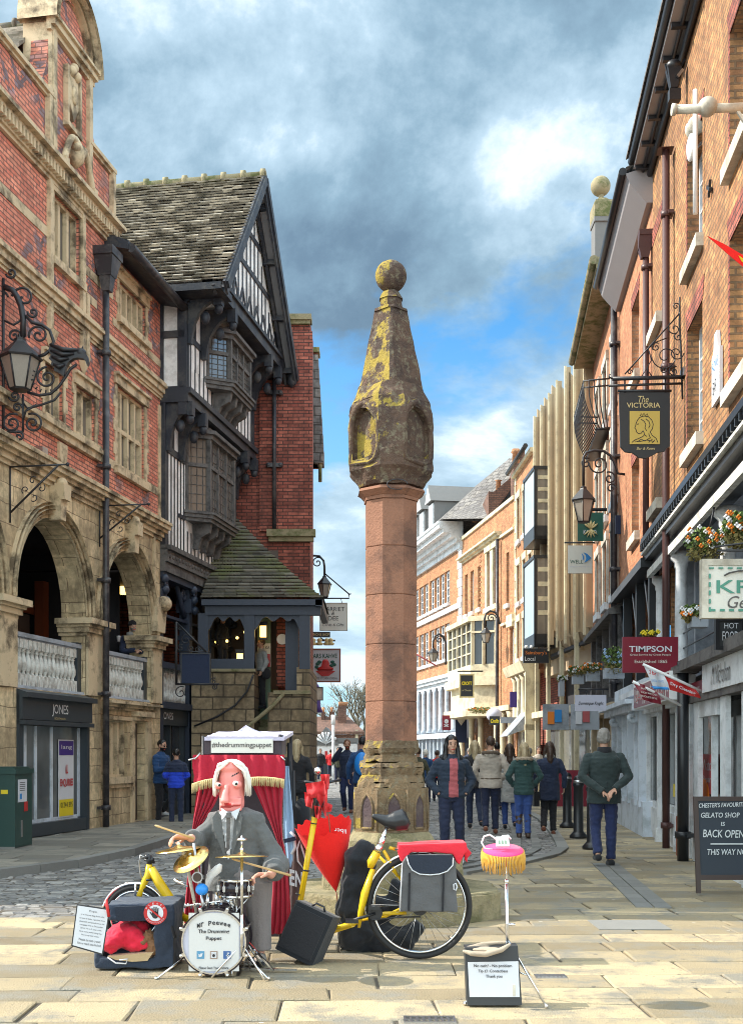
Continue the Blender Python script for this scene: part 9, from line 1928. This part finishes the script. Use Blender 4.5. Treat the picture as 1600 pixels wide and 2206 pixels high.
def bikes():
 Z = 8.45; R_ = thing('bicycle', 'yellow city bicycle with large rear wheel, black saddle and grey pannier', 'bicycle', (P(840, 0, Z).x, Z, 0)); p = lambda x, y, d=0: P(x, y, Z + d)
 r = .350; c = p(903, 1957); c.z = r + .020
 wheel(R_, c, r, .020, fender=(60, 190))
 m = MB(); T1 = p(832, 1800); T2 = p(806, 1862)
 m.tube([p(812, 1836), p(800, 1858), p(797, 1870)], [.030, .034, .02], 10); m.tube([p(803, 1872), p(786, 1925), p(776, 1970), p(773, 1998)], [.030, .048, .034, .018], 12, flat=.6)
 m.tube([p(826, 1832), p(842, 1860), p(856, 1888)], .012, 8); m.tube([p(838, 1826), p(852, 1830)], .012, 8); m.tube([p(776, 1976), p(830, 1968), p(875, 1966)], .014, 8); m.tube([p(776, 1982, .08), p(830, 1974, .06), p(905, 1938, .05)], .012, 8); m.tube([p(812, 1840, .06), p(860, 1890, .05), p(905, 1936, .05)], .010, 8)
 m.tube([p(776, 1985), p(740, 1995), p(720, 2000)], .016, 8); m.build('frame', 'bike_yellow', R_)
 m = MB(); m.cyl(p(833, 1782), p(814, 1832), .014, n=10); m.cyl(p(827, 1800), p(816, 1828), .020, n=10); m.cyl(p(812, 1834), p(818, 1822), .025, n=10); m.build('seat_post', 'chrome', R_)
 m = MB(); m.tube([p(801, 1757), p(815, 1762), p(832, 1768), p(850, 1769), p(872, 1765), p(879, 1762)], [.012, .022, .034, .055, .060, .035], 12, flat=1.3)
 remesh(m, 'saddle', 'plastic_black', R_, .007, 3)
 m = MB(); c2 = p(808, 1965); m.cyl(c2 + Vector((0, -.06, 0)), c2 + Vector((0, -.07, 0)), .05, n=20); m.cyl(c2 + Vector((0, -.07, 0)), p(760, 1982, -.10), .010, n=8); q = p(758, 1984, -.12); m.box(q.x - .045, q.x + .045, q.y - .04, q.y + .04, q.z - .012, q.z + .012); q = p(806, 1955, -.1); m.box(q.x - .04, q.x + .04, q.y - .04, q.y + .04, q.z - .012, q.z + .012); m.build('pedal', 'plastic_black', R_)
 m = MB(); c3 = c + Vector((0, -.05, 0)); m.cyl(c3, c3 + Vector((0, -.03, 0)), .055, n=20); m.tube([p(800, 1950, -.07), p(880, 1948, -.07), p(907, 1960, -.07), p(905, 1975, -.07), p(860, 1976, -.07), p(800, 1982, -.07)], .006, 6, closed=True); m.build('chain_case', 'iron', R_)
 m = MB()
 for y in (-.12, .12): m.cyl(p(850, 1830, y), p(1000, 1826, y), .006, n=6); m.cyl(p(985, 1826, y), Vector((c.x, Z + y * .4, c.z)), .005, n=6); m.cyl(p(900, 1828, y), Vector((c.x, Z + y * .4, c.z)), .005, n=6)
 m.build('rack', 'iron', R_)
 # handlebar column, leaning, with head tube
 m = MB(); h0, h1 = P(678, 1760, 8.75), P(642, 1972, 8.75); m.cyl(h0, h1, .021, n=12); m.tube([h1, P(660, 1990, 8.8), P(700, 2010, 8.9), p(760, 1990)], .024, 10); m.tube([h1, P(636, 2000, 8.75), P(628, 2040, 8.75)], .018, 8); m.build('steering_tube', 'bike_yellow', R_)
 m = MB(); h = P(690, 1690, 8.75); m.cyl(h0, h, .014, n=8); m.tube([h + Vector((-.17, .10, .02)), h + Vector((-.10, .0, .02)), h, h + Vector((.08, .0, .02)), h + Vector((.14, .12, .03))], .010, 8)
 for i in range(3): m.tube([h + Vector((.02 * i, -.02, 0)), h + Vector((-.05 + .04 * i, -.08, -.12)), h0 + Vector((.01 * i, -.03, .0))], .004, 6)
 m.build('handlebar', 'plastic_black', R_)
 m = MB(); m.sph(h + Vector((-.02, .0, .10)), (.03, .03, .028), 10, 8); m.build('bell', 'chrome', R_)
 m = MB(); m.cyl(h1 + Vector((0, 0, .15)), h1 + Vector((.003, 0, .158)), .024, n=12); m.cyl(h1.lerp(h0, .45), h1.lerp(h0, .465), .024, n=12); m.cyl(h1.lerp(h0, .93), h1.lerp(h0, .94), .024, n=12); m.build('clamp', 'iron', R_)
 # red cloths
 k = thing('red_cloth', 'loosely crumpled red cloth knotted round the leaning handlebars', 'cloth', P(685, 1700, 8.68)); m = MB()
 for i, (c4, a_) in enumerate((([(658, 1688), (698, 1682), (704, 1712), (664, 1722)], .03), ([(672, 1700), (706, 1696), (703, 1765), (692, 1742)], .03), ([(690, 1668), (710, 1668), (708, 1700), (696, 1706)], .02), ([(655, 1706), (676, 1712), (672, 1742), (658, 1736)], .02), ([(700, 1728), (716, 1734), (714, 1748), (700, 1750)], .015), ([(676, 1735), (694, 1738), (690, 1764), (680, 1762)], .02))): cloth_sheet(m, [P(x, y, 8.66 + .02 * (i % 3)) for x, y in c4], 14, 12, a_, i * 2.1)
 m.build('cloth', 'cloth_red', k)
 # vinyl over the rack and the pannier
 k = thing('red_vinyl_cover', 'glossy red vinyl folded over the rack of the bicycle', 'cover', p(935, 1830)); m = MB()
 m.prism([p(x, y, -.13) for x, y in ((858, 1820), (930, 1817), (1004, 1815), (1007, 1832), (1000, 1840), (990, 1864), (982, 1858), (975, 1840), (930, 1836), (884, 1837), (872, 1856), (864, 1856), (856, 1836))], (0, .26, 0)); m.prism([p(x, y, .02) for x, y in ((1000, 1818), (1016, 1838), (1006, 1850), (1008, 1862), (1000, 1852))], (0, .02, 0))
 remesh(m, 'vinyl', 'vinyl_red', k, .007, 3, None, lambda q, n: .004 * mnoise.noise(q * 12))
 k = thing('pannier', 'grey canvas pannier with navy flap and white reflective trim hanging on the rack', 'pannier', p(922, 1965, -.14)); zf = -.16
 m = MB(); m.prism([p(876, 1842, zf), p(975, 1842, zf), p(983, 1860, zf), p(985, 1966, zf), p(860, 1964, zf), p(866, 1860, zf)], (0, .13, 0)); remesh(m, 'bag', 'pannier', k, .009, 3, None, lambda q, n: .007 * mnoise.noise(q * 12))
 m = MB(); pts = [(877, 1842), (974, 1842), (973, 1862), (962, 1874), (945, 1880), (925, 1882), (903, 1880), (887, 1872), (878, 1858)]; m.prism([p(x, y, zf - .012) for x, y in pts], (0, .012, 0)); m.build('flap', 'pannier_navy', k)
 m = MB(); m.tube([p(x, y, zf - .016) for x, y in ((876, 1846), (880, 1862), (888, 1875), (903, 1883), (925, 1885), (946, 1883), (963, 1877), (975, 1864), (976, 1848))], .0045, 6); m.tube([p(x, y, zf - .012) for x, y in ((977, 1905), (981, 1903), (984, 1910), (982, 1918), (977, 1916))], .005, 6, closed=True); m.tube([p(866, 1860, zf - .01), p(861, 1962, zf - .01)], .004, 6); m.build('piping', 'paper', k)
 m = MB(); m.bar(p(882, 1880, zf - .012), p(880, 1962, zf - .012), .014, .004, (0, 1, 0)); m.bar(p(955, 1880, zf - .012), p(953, 1964, zf - .012), .014, .004, (0, 1, 0)); m.build('strap', 'cloth_black', k)
 # big black covered bag behind
 k = thing('black_bag', 'large black covered bag slumped between the speaker and the bicycle wheel', 'bag', (P(790, 0, 8.85).x, 8.85, 0)); m = MB(); Zq = 8.85; pb = lambda x, y, d=0: P(x, y, Zq + d)
 m.tube([pb(790, 1812), pb(775, 1850), pb(762, 1910), pb(765, 1970), pb(780, 2020), pb(790, 2032)], [.06, .12, .11, .14, .17, .13], 14); m.tube([pb(775, 2020), pb(830, 2025), pb(870, 2022), pb(905, 1990)], [.13, .13, .11, .05], 12); m.tube([pb(800, 1960), pb(850, 1950), pb(862, 1900)], [.12, .10, .05], 10)
 remesh(m, 'bag_body', 'bag_black', k, .012, 1, None, lambda q, n: .03 * mnoise.noise(q * 8) + .012 * mnoise.noise(q * 20))
 # small wheeled bicycle at the left
 Z = 8.4; R2 = thing('bicycle', 'front of a small wheeled yellow bicycle behind the dog carrier', 'bicycle', (P(320, 0, Z).x, Z, 0)); p2 = lambda x, y, d=0: P(x, y, Z + d)
 c = p2(290, 1978); r = .20; c.z = max(c.z, r + .02); wheel(R2, p2(290, 1972), .195, .017, fender=(10, 170), spokes=20)
 m = MB(); m.tube([p2(322, 1862), p2(320, 1885), p2(312, 1900), p2(302, 1925), p2(296, 1945)], [.022, .026, .024, .020, .014], 10); m.tube([p2(325, 1870), p2(345, 1905), p2(372, 1945), p2(392, 1975)], [.030, .036, .034, .030], 12); m.tube([p2(392, 1975), p2(460, 2000), p2(560, 1990)], .026, 10); m.build('frame', 'bike_yellow', R2)
 m = MB(); m.cyl(p2(322, 1842), p2(322, 1864), .018, n=10); m.sph(p2(318, 1846), .022, 10, 6); m.sph(p2(328, 1852), .018, 8, 6); m.cyl(p2(312, 1852), p2(334, 1858), .01, n=6); m.cyl(p2(322, 1893), p2(322, 1897), .03, n=10); m.build('stem', 'plastic_black', R2)
 m = MB(); m.tube([p2(318, 1850), p2(303, 1842), p2(300, 1858), p2(302, 1880), p2(306, 1893)], .004, 6); m.build('brake_cable', 'steel', R2); m = MB(); m.cyl(p2(270, 1903), p2(304, 1903), .008, n=6); m.cyl(p2(292, 1905, -.04), p2(292, 1930, -.04), .008, n=6); m.build('brake', 'chrome', R2)
bikes()
def umbrella():
 Z = 8.95; tip = P(724, 1922, Z); R_ = thing('umbrella', 'bright red umbrella hanging upside down, half folded, with small white lettering', 'umbrella', tip); rim = [(645, 1802), (652, 1772), (668, 1752), (690, 1748), (712, 1752), (752, 1764), (750, 1800), (735, 1830), (700, 1840), (665, 1832)]
 m = MB(); n = 60; rows = 10; idx = []
 cxr = 698;
 for j in range(rows + 1):
  t = j / rows
  for i in range(n):
   a = 2 * math.pi * i / n; u = math.cos(a); w = math.sin(a); x = 697 + 60 * u; y = 1786 - 16 * w - 14 * u * 0 ; y = 1777 + (-18 if w > 0 else 22) * abs(w) + (-10 * u)
   P0 = P(x, y, Z + .14 * w); fold = 1 + .025 * math.cos(a * 14) * t; q = tip.lerp(P0, t); q = tip + (q - tip) * (fold if t > 0 else 1) ; bulge = .02 * math.sin(t * math.pi); q += Vector((u * bulge, w * bulge, 0)); idx.append(q)
 b0 = m.pts(idx)
 for j in range(rows):
  for i in range(n): m.face((b0 + j*n + i, b0 + j*n + (i+1) % n, b0 + (j+1)*n + (i+1) % n, b0 + (j+1)*n + i), True)
 m.build('canopy', 'umbrella_red', R_)
 m = MB(); m.cyl(tip, tip - Vector((-.015, 0, .09)), .005, n=6); m.cyl(tip, P(701, 1690, Z), .005, n=6); m.build('shaft', 'wood_red', R_)
 text('liber', 'paper', face_T(P(733, 1790, Z - .19), (-1, 0, .12), (0, -.15, -1)), 26 * Z / FPX, 9 * Z / FPX, R_)
umbrella()
def floor_things():
 # tilted speaker
 R_ = thing('speaker', 'black carpeted speaker box tilted back against the bags', 'speaker', G(670, 2078)); g = G(668, 2074); T = Matrix.Translation((g.x - .10, g.y + .02, .075)) @ Matrix.Rotation(rad(-18), 4, 'Z') @ Matrix.Rotation(rad(22), 4, 'Y') @ Matrix.Rotation(rad(-8), 4, 'X')
 m = MB(T); bv = .02; pts = [(-.12 + bv, -.1), (.17 - bv, -.1), (.17, -.1 + bv), (.17, .12), (-.12, .12), (-.12, -.1 + bv)]; m.prism([(x, y, -.03) for x, y in pts], (0, 0, .36)); m.build('cabinet', 'bag_black', R_)
 m = MB(T); m.prism([(-.10, -.107, .0), (.15, -.107, .0), (.15, -.107, .30), (-.10, -.107, .30)], (0, .006, 0)); m.build('grille', 'cloth_black', R_); m = MB(T); m.tube([(-.02, 0, .33), (-.0, 0, .36), (.06, 0, .36), (.08, 0, .33)], .008, 6); m.build('handle', 'iron', R_)
 # dog carrier with red quilt and sleeping dog
 Z = 8.0; p = lambda x, y, d=0: P(x, y, Z + d); R_ = thing('dog_carrier', 'dark navy soft pet carrier with open front', 'pet carrier', (P(300, 0, Z).x, Z, 0)); x0, x1 = p(204, 0).x, p(375, 0).x; zt = p(0, 1945, .05).z
 m = MB(); w = .035
 m.box(x0, x1, Z, Z + .42, .02, .05); m.box(x0, x0 + w, Z, Z + .42, .02, .22); m.box(x1 - .13, x1, Z, Z + .42, .02, zt - .02); m.box(x0, x1, Z + .40, Z + .42, .02, zt); m.prism([(x0 + .08, Z, zt), (x1, Z, zt), (x1, Z, zt - .10), (x0 + .10, Z, zt - .11)], (0, .42, 0)); m.box(x0, x1, Z - .01, Z + .03, .015, .085)
 remesh(m, 'carrier_body', 'carrier_navy', R_, .010, 8, None, lambda q, n: .016 * mnoise.noise(q * 7) + .005 * mnoise.noise(q * 25))
 m = MB(); m.prism([p(x, y, -.015) for x, y in ((247, 1954), (340, 1950), (338, 1983), (252, 1985))], (0, .01, 0)); m.build('rolled_flap', 'pannier_navy', R_); m = MB(); m.tube([p(x, y, -.05) for x, y in ((232, 2062), (250, 2075), (272, 2076), (275, 2066), (258, 2068))], .005, 6); m.build('drawstring', 'paper', R_)
 m = MB(); m.tube([p(350, 1945, .1), p(362, 1960, .1), p(372, 2000, .0), p(378, 2020, -.0)], .012, 6); m.build('strap', 'cloth_black', R_)
 k = thing('red_quilt', 'crumpled bright red quilt inside the navy pet carrier', 'quilt', p(265, 2045)); m = MB(); m.tube([p(228, 2045, .02), p(250, 2020, .06), p(280, 2015, .1), p(305, 2035, .06), p(312, 2046, .05)], [.05, .08, .09, .07, .04], 12); m.sph(p(285, 2000, .18), (.14, .10, .06), 12, 8); m.sph(p(240, 2030, .04), (.08, .08, .06), 12, 8); remesh(m, 'quilt', 'quilt_red', k, .010, 1, None, lambda q, n: .018 * mnoise.noise(q * 14) + .008 * mnoise.noise(q * 34))
 # the dog curled up asleep: one body with head, ears, muzzle, chest, haunch, bent legs, tail
 k = thing('dog', 'brown dog curled asleep under the red quilt with its back to the viewer', 'dog', p(325, 2040)); m = MB()
 m.tube([p(322, 2040, .10), p(330, 2022, .10), p(332, 2038, .06), p(325, 2055, .05)], [.045, .055, .055, .04], 12); m.sph(p(322, 2018, .07), (.045, .05, .04), 12, 8); m.caps(p(316, 2024, .04), p(308, 2031, .01), .024, .016, 8); m.sph(p(324, 2008, .07), (.012, .02, .026), 8, 6); m.sph(p(316, 2010, .05), (.012, .02, .026), 8, 6)
 m.caps(p(322, 2050, .05), p(312, 2060, .02), .02, .014, 8); m.caps(p(312, 2060, .02), p(302, 2060, .0), .014, .012, 8); m.caps(p(332, 2052, .08), p(320, 2064, .03), .022, .014, 8); m.tube([p(336, 2044, .09), p(342, 2056, .05), p(334, 2066, .02)], [.014, .012, .006], 8)
 remesh(m, 'body', 'dog_fur', k, .006, 1, None, lambda q, n: .006 * mnoise.noise(q * 70))
 m = MB(); a, b = p(215, 2066, -.03), p(330, 2052, -.03); m.prism([p(x, y, -.02) for x, y in ((232, 2060), (330, 2052), (318, 2070), (285, 2072), (250, 2068))], (0, .08, 0)); tag(m.build('tan_mat', 'tan_mat', base=a), 'tan fleece mat edge under the red quilt', 'mat')
 # printed notice with a red peg
 Z = 7.85; pn = lambda x, y, d=0: P(x, y, Z + d); R_ = thing('dog_notice', 'white printed notice in a black sleeve with a red peg, leaning beside the carrier', 'notice', pn(195, 2050))
 q4 = [(166, 1948), (238, 1958), (222, 2058), (154, 2038)]; m = MB(); m.prism([pn(x, y, -.1) for x, y in q4], (0, .006, 0)); m.build('sleeve', 'sign_black', R_)
 q5 = [(168, 1951), (235, 1961), (220, 2054), (157, 2036)]; m = MB(); m.prism([pn(x, y, -.104) for x, y in q5], (0, .003, 0)); pg = m.build('sheet', 'paper', R_)
 lines = (('Prupet', 1964, 16, 5), ('is a rescue dog from the', 1973, 50, 4), ('streets of Spain. I got him from', 1981, 54, 4), ('adoptatails and joined me on the', 1988, 54, 4), ('campaign trail in December', 1995, 50, 4), ('2016. He is 5 years old.', 2002, 46, 4), ('He is not a performing dog.', 2009, 48, 4), ('He is my best mate.', 2016, 38, 4), ('Please do not crowd', 2026, 46, 5), ('him or reach into his bed', 2034, 50, 5))
 ux = Vector((67, 0, 10)).normalized(); ur = (ux.x, 0, -ux.z)
 for i, (t, y, w, h) in enumerate(lines): x = 202 - (y - 1960) * .125; text(t, 'ink', face_T(pn(x, y, -.1055), ur), w * Z / FPX, h * Z / FPX, pg)
 m = MB(); m.cyl(pn(229, 1938, -.12), pn(235, 1975, -.12), .010, n=8); m.build('peg', 'red_paint', R_)
 # round do-not-touch badge
 Z = 7.85; c = P(335, 1967, Z); r = 25 * Z / FPX; R_ = thing('round_badge', 'round red and white no touching badge clipped on the pet carrier', 'badge', c)
 m = MB(); m.cyl(c, c + Vector((0, .008, 0)), r, n=32); m.build('disc', 'red_paint', R_); m = MB(); m.cyl(c - Vector((0, .003, 0)), c, r * .70, n=28); w_ = m.build('white_field', 'paper', R_)
 m = MB(); hb = c - Vector((0, .004, 0)); m.sph(hb + Vector((0, 0, -.012)), (.022, .003, .024), 12, 8); [m.caps(hb + Vector((x, 0, .0)), hb + Vector((x * 1.25, 0, l)), .0045, .004, 6) for x, l in ((-.016, .030), (-.006, .038), (.005, .038), (.015, .030))]; m.caps(hb + Vector((-.018, 0, -.014)), hb + Vector((-.032, 0, .004)), .005, .004, 6); m.build('hand_mark', 'ink', w_)
 m = MB(); m.bar(c + Vector((-r * .6, -.010, r * .5)), c + Vector((r * .6, -.010, -r * .5)), .010, .003, (0, 1, 0)); m.build('red_bar', 'red_paint', w_)
 for i, ch in enumerate('PLEASE'): a = rad(150 - 24 * i); text(ch, 'paper', face_T(c + Vector((math.cos(a) * r * .85, -.002, math.sin(a) * r * .85)), (math.sin(a), 0, -math.cos(a)), (math.cos(a), 0, math.sin(a))), .009, .012, R_)
 for i, ch in enumerate('DONOTTOUCH'): a = rad(215 + 12.2 * i); text(ch, 'paper', face_T(c + Vector((math.cos(a) * r * .85, -.002, math.sin(a) * r * .85)), (-math.sin(a), 0, math.cos(a)), (-math.cos(a), 0, -math.sin(a))), .007, .012, R_)
 # contactless notice
 Z = 6.85; pz = lambda x, y, d=0: P(x, y, Z + d); R_ = thing('contactless_notice', 'black upright box with a white contactless payment notice', 'notice', (pz(1064, 0).x, Z, 0)); zb = .012
 m = MB(); m.prism([(pz(1006, 0).x, Z, zb), (pz(1124, 0).x, Z, zb), (pz(1117, 0).x, Z + .05, pz(0, 2038, .05).z), (pz(1003, 0).x, Z + .05, pz(0, 2042, .05).z)], (0, .12, 0)); m.build('box', 'sign_black', R_)
 T = Vector((0, .05, pz(0, 2040).z - zb)).normalized(); fc = lambda x, y: (lambda z: Vector((pz(x, y).x, Z + .05 * (z - zb) / (pz(0, 2040).z - zb) - .003, z)))(pz(x, y).z)
 m = MB(); m.prism([fc(1011, 2148), fc(1119, 2148), fc(1117, 2073), fc(1008, 2075)], (0, -.004, 0)); sh = m.build('sheet', 'paper', R_)
 for t, x, y, w, h in (('No cash? - No problem', 1062, 2083, 82, 8), ('Tip \u00a31 Contactless', 1062, 2094, 64, 8), ('Thank you', 1064, 2105, 36, 8)):
  q = fc(x, y); text(t, 'ink', face_T((q.x, q.y - .006, q.z), (1, 0, 0), tuple(T)), w * Z / FPX, h * Z / FPX, sh, weight=.015)
 m = MB(); m.prism([fc(1104, 2146), fc(1110, 2146), fc(1110, 2122), fc(1104, 2122)], (0, -.006, 0)); m.build('strip', 'stone_pale', sh)
 m = MB(); m.tube([pz(996, 2048, .0), pz(1015, 2054, -.02), pz(1045, 2056, -.02), pz(1080, 2046, .0), pz(1098, 2034, .03)], [.012, .022, .024, .022, .012], 10, flat=.7); m.tube([pz(1000, 2044, .1), pz(1040, 2033, .12), pz(1090, 2030, .1)], .012, 8); m.sph(pz(1050, 2045, .06), (.10, .05, .015), 12, 6); k = thing('hat', 'upturned pale pink hat for coins lying on top of the black box', 'hat', pz(1050, 2045)); remesh(m, 'brim', 'fur_cream', k, .007, 1)
 # little round table on a microphone stand
 Z = 7.0; pt = lambda x, y, d=0: P(x, y, Z + d); c = pt(1083, 1834); R_ = thing('round_table', 'small round pink topped table with gold fringe on a slim chrome stand', 'table', (c.x + .02, Z, 0)); rt = 43 * Z / FPX
 m = MB(); TT = Matrix.Translation(c) @ Matrix.Rotation(rad(14), 4, 'X'); m = MB(TT); m.lathe([(rt * .2, -.01), (rt, -.01), (rt * 1.02, .0), (rt, .012), (rt * .2, .014)], (0, 0, 0), 32); m.build('table_top', 'pink_top', R_)
 m = MB()
 for i in range(84): a = 2 * math.pi * i / 84; d = Vector((math.cos(a), math.sin(a), 0)); q = TT @ (d * rt * 1.03); m.tube([q + Vector((0, 0, .006)), q + Vector((0, 0, -.03)) + d * .008, q + Vector((rnd.uniform(-.006, .006), 0, -.085 - rnd.uniform(0, .02)))], [.004, .0035, .0025], 4)
 f_ = m.build('gold_fringe', 'fringe_gold', R_); f_['kind'] = 'stuff'
 m = MB(); bx = c.x + .02; m.cyl((bx, Z, c.z - .01), (bx, Z, .62), .007, n=8); m.cyl((bx, Z, .70), (bx + .008, Z, .18), .011, n=8); m.sph((bx, Z, .70), .015, 8, 6); m.cyl((bx, Z, .45), (bx + .05, Z, .45), .008, n=6)
 for gx, gy in ((1176, 2172), (1001, 2166)): g = G(gx, gy); m.cyl((bx + .008, Z, .36), (g.x, g.y, .01), .007, n=8); m.sph((g.x, g.y, .012), .013, 8, 6)
 m.cyl((bx + .008, Z, .36), (bx, Z + .28, .01), .007, n=8); g = G(1176, 2172); m.cyl((bx + .008, Z, .20), Vector((bx + .008, Z, .36)).lerp(Vector((g.x, g.y, .01)), .55), .005, n=6); m.build('stand', 'chrome', R_)
 q = pt(1083, 1816, -.06); R_ = thing('card_reader', 'white card reader lying on the pink table', 'card reader', q); T = Matrix.Translation(q + Vector((0, .03, .0))) @ Matrix.Rotation(rad(50), 4, 'X'); m = MB(T); m.box(-.037, .037, -.03, .035, -.006, .010); b_ = m.build('reader_body', 'plastic_white', R_)
 for i in range(3): m = MB(T); m.box(-.024 + .018 * i, -.014 + .018 * i, -.018, .008, .010, .012); m.build('reader_key', 'green_panel', b_)
 m = MB(); m.tube([pt(1060, 1830), pt(1044, 1828), pt(1037, 1815), pt(1042, 1802), pt(1054, 1798), pt(1066, 1806), pt(1074, 1816)], .006, 6); m.tube([pt(1076, 1812), pt(1082, 1801), pt(1094, 1800), pt(1100, 1808)], .006, 6); o = m.build('cable', 'plastic_white', base=pt(1060, 1830)); tag(o, 'white looped charging cable on the pink table', 'cable')
floor_things()
